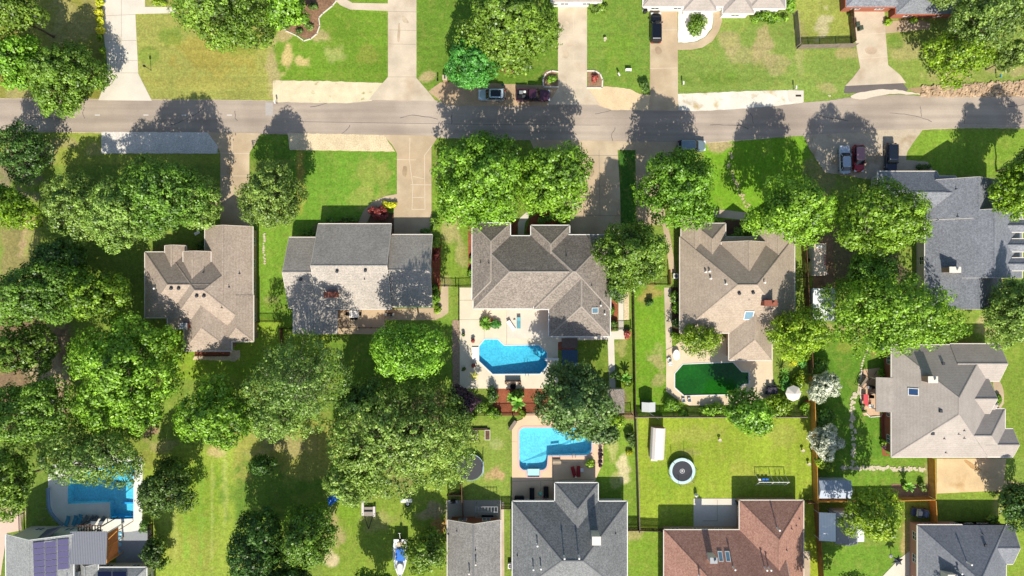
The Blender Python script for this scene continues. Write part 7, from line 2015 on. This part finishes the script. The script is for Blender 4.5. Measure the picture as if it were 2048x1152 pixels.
# concrete kerb rings
def kerb(pts, label, m=M_cream, w_=.16, h=.14, name='garden_edging'):
    pw = [Vector(W(*p)) for p in pts]; mb = MB()
    for a, b_ in zip(pw[:-1], pw[1:]):
        d = (b_ - a).normalized(); n_ = Vector((-d.y, d.x)) * w_ / 2; a2, b2 = a - d * w_ * .3, b_ + d * w_ * .3
        mb.prism([tuple(a2 - n_), tuple(b2 - n_), tuple(b2 + n_), tuple(a2 + n_)], 0, h)
    return mb.build(name, m, None, label=label, cat='edging')
kerb([(673, 2), (665, 12), (645, 28), (638, 36), (640, 52), (634, 68), (622, 78), (608, 82), (594, 72), (572, 62), (566, 52)], 'pale curved edging of the flower bed at the top')
kerb([(1116, 174), (1087, 174), (1086, 158), (1092, 147), (1103, 142), (1116, 144)], 'pale edging of the curbed planter left of the driveway', w_=.22)
kerb([(1174, 176), (1204, 176), (1205, 160), (1200, 148), (1190, 142), (1174, 142)], 'pale edging of the curbed planter right of the driveway', w_=.22)
kerb([(1748, 750), (1754, 742), (1766, 746), (1770, 738)], 'thin black hose-like edging on the patio of the greige house', M_black, .06, .08)
kerb([(1722, 740), (1720, 790), (1724, 820), (1740, 834), (1762, 832)], 'pale edging around the brick patio of the greige house', w_=.14)
kerb([(1000, 425 + 0), (1002, 440)], 'short edging piece by the entry of the centre house')
# stepping stones
def stones(path, label, n, spread, grp, s0=.18, s1=.4, m=None, seed=2):
    r = random.Random(seed); mb = MB()
    for i_ in range(n):
        t_ = (i_ + .5) / n * (len(path) - 1); k = min(len(path) - 2, int(t_)); u = t_ - k
        px_ = path[k][0] * (1 - u) + path[k + 1][0] * u + r.uniform(-spread, spread); py_ = path[k][1] * (1 - u) + path[k + 1][1] * u + r.uniform(-spread, spread) * .8
        x, y = W(px_, py_); s_ = r.uniform(s0, s1); a0 = r.uniform(0, 6)
        pts = [(x + s_ * math.cos(a0 + 6.283 * q / 6) * r.uniform(.75, 1.15), y + s_ * math.sin(a0 + 6.283 * q / 6) * r.uniform(.75, 1.15)) for q in range(6)]
        mb.prism(pts, -.02, r.uniform(.04, .09))
    o = mb.build('stone_path', m or M_stone, None); o['kind'] = 'structure'; return o
stones([(1739, 688), (1727, 720), (1718, 760), (1716, 782)], '', 22, 1.2, '', .14, .22)
stones([(1716, 785), (1706, 795), (1703, 830), (1706, 860), (1707, 930)], '', 90, 4.5, '', .16, .3)
stones([(1680, 936), (1760, 936), (1850, 940)], '', 110, 4.5, '', .16, .32)
stones([(1458, 300), (1462, 350), (1480, 385), (1497, 416)], '', 40, 5, '', .1, .3, mat('stone_tan', (176, 164, 120), .9, .2, 4))
stones([(528, 464), (529, 528)], '', 16, 1.5, '', .15, .25)
stones([(1655, 190 + 0), (1660, 193)], '', 3, 1, '', .1, .2)
# garden sculptures and small odds
t_ = put(1300, 816 + 0, 'garden_tap', 'bent white pipe leaning on the small grey-white shed', 'pipe', h=1); MB().tube((0, -.9, .9), (1.6, -2.0, .4), .04).build('pipe', M_white, t_)
t_ = put(394, 466, 'patio_table', 'small white table in the entry court of the taupe roofed house', 'table', 30, h=.7); MB().loft([rrect(0, 0, .9, .5, .05, .7), rrect(0, 0, .9, .5, .05, .75)]).tube((0, 0, 0), (0, 0, .7), .05).build('top', M_white, t_)
t_ = put(399, 483, 'garden_flag', 'red white and blue star banner stake at the entry of the taupe roofed house', 'flag', h=.6); MB().box(-.3, -.02, .3, 0, .02, .8).build('cloth', mat('flag_blue', (50, 60, 130), .8), t_); MB().box(.0, -.021, .3, .3, .021, .8).build('stripe', mat('flag_red', (190, 60, 60), .8), t_)
t_ = put(1822, 22, 'garden_pond', 'pale blue rounded boulders heap by the brick entry at the top right', 'boulders', h=.2)
mb = MB()
for k in range(7): mb.ball(math.cos(k) * .5, math.sin(k * 1.7) * .4, .12, .3 + .06 * (k % 3), 8, 5, .7)
mb.build('boulder', mat('boulder_pale', (150, 180, 176), .8, .15), t_, smooth=True)
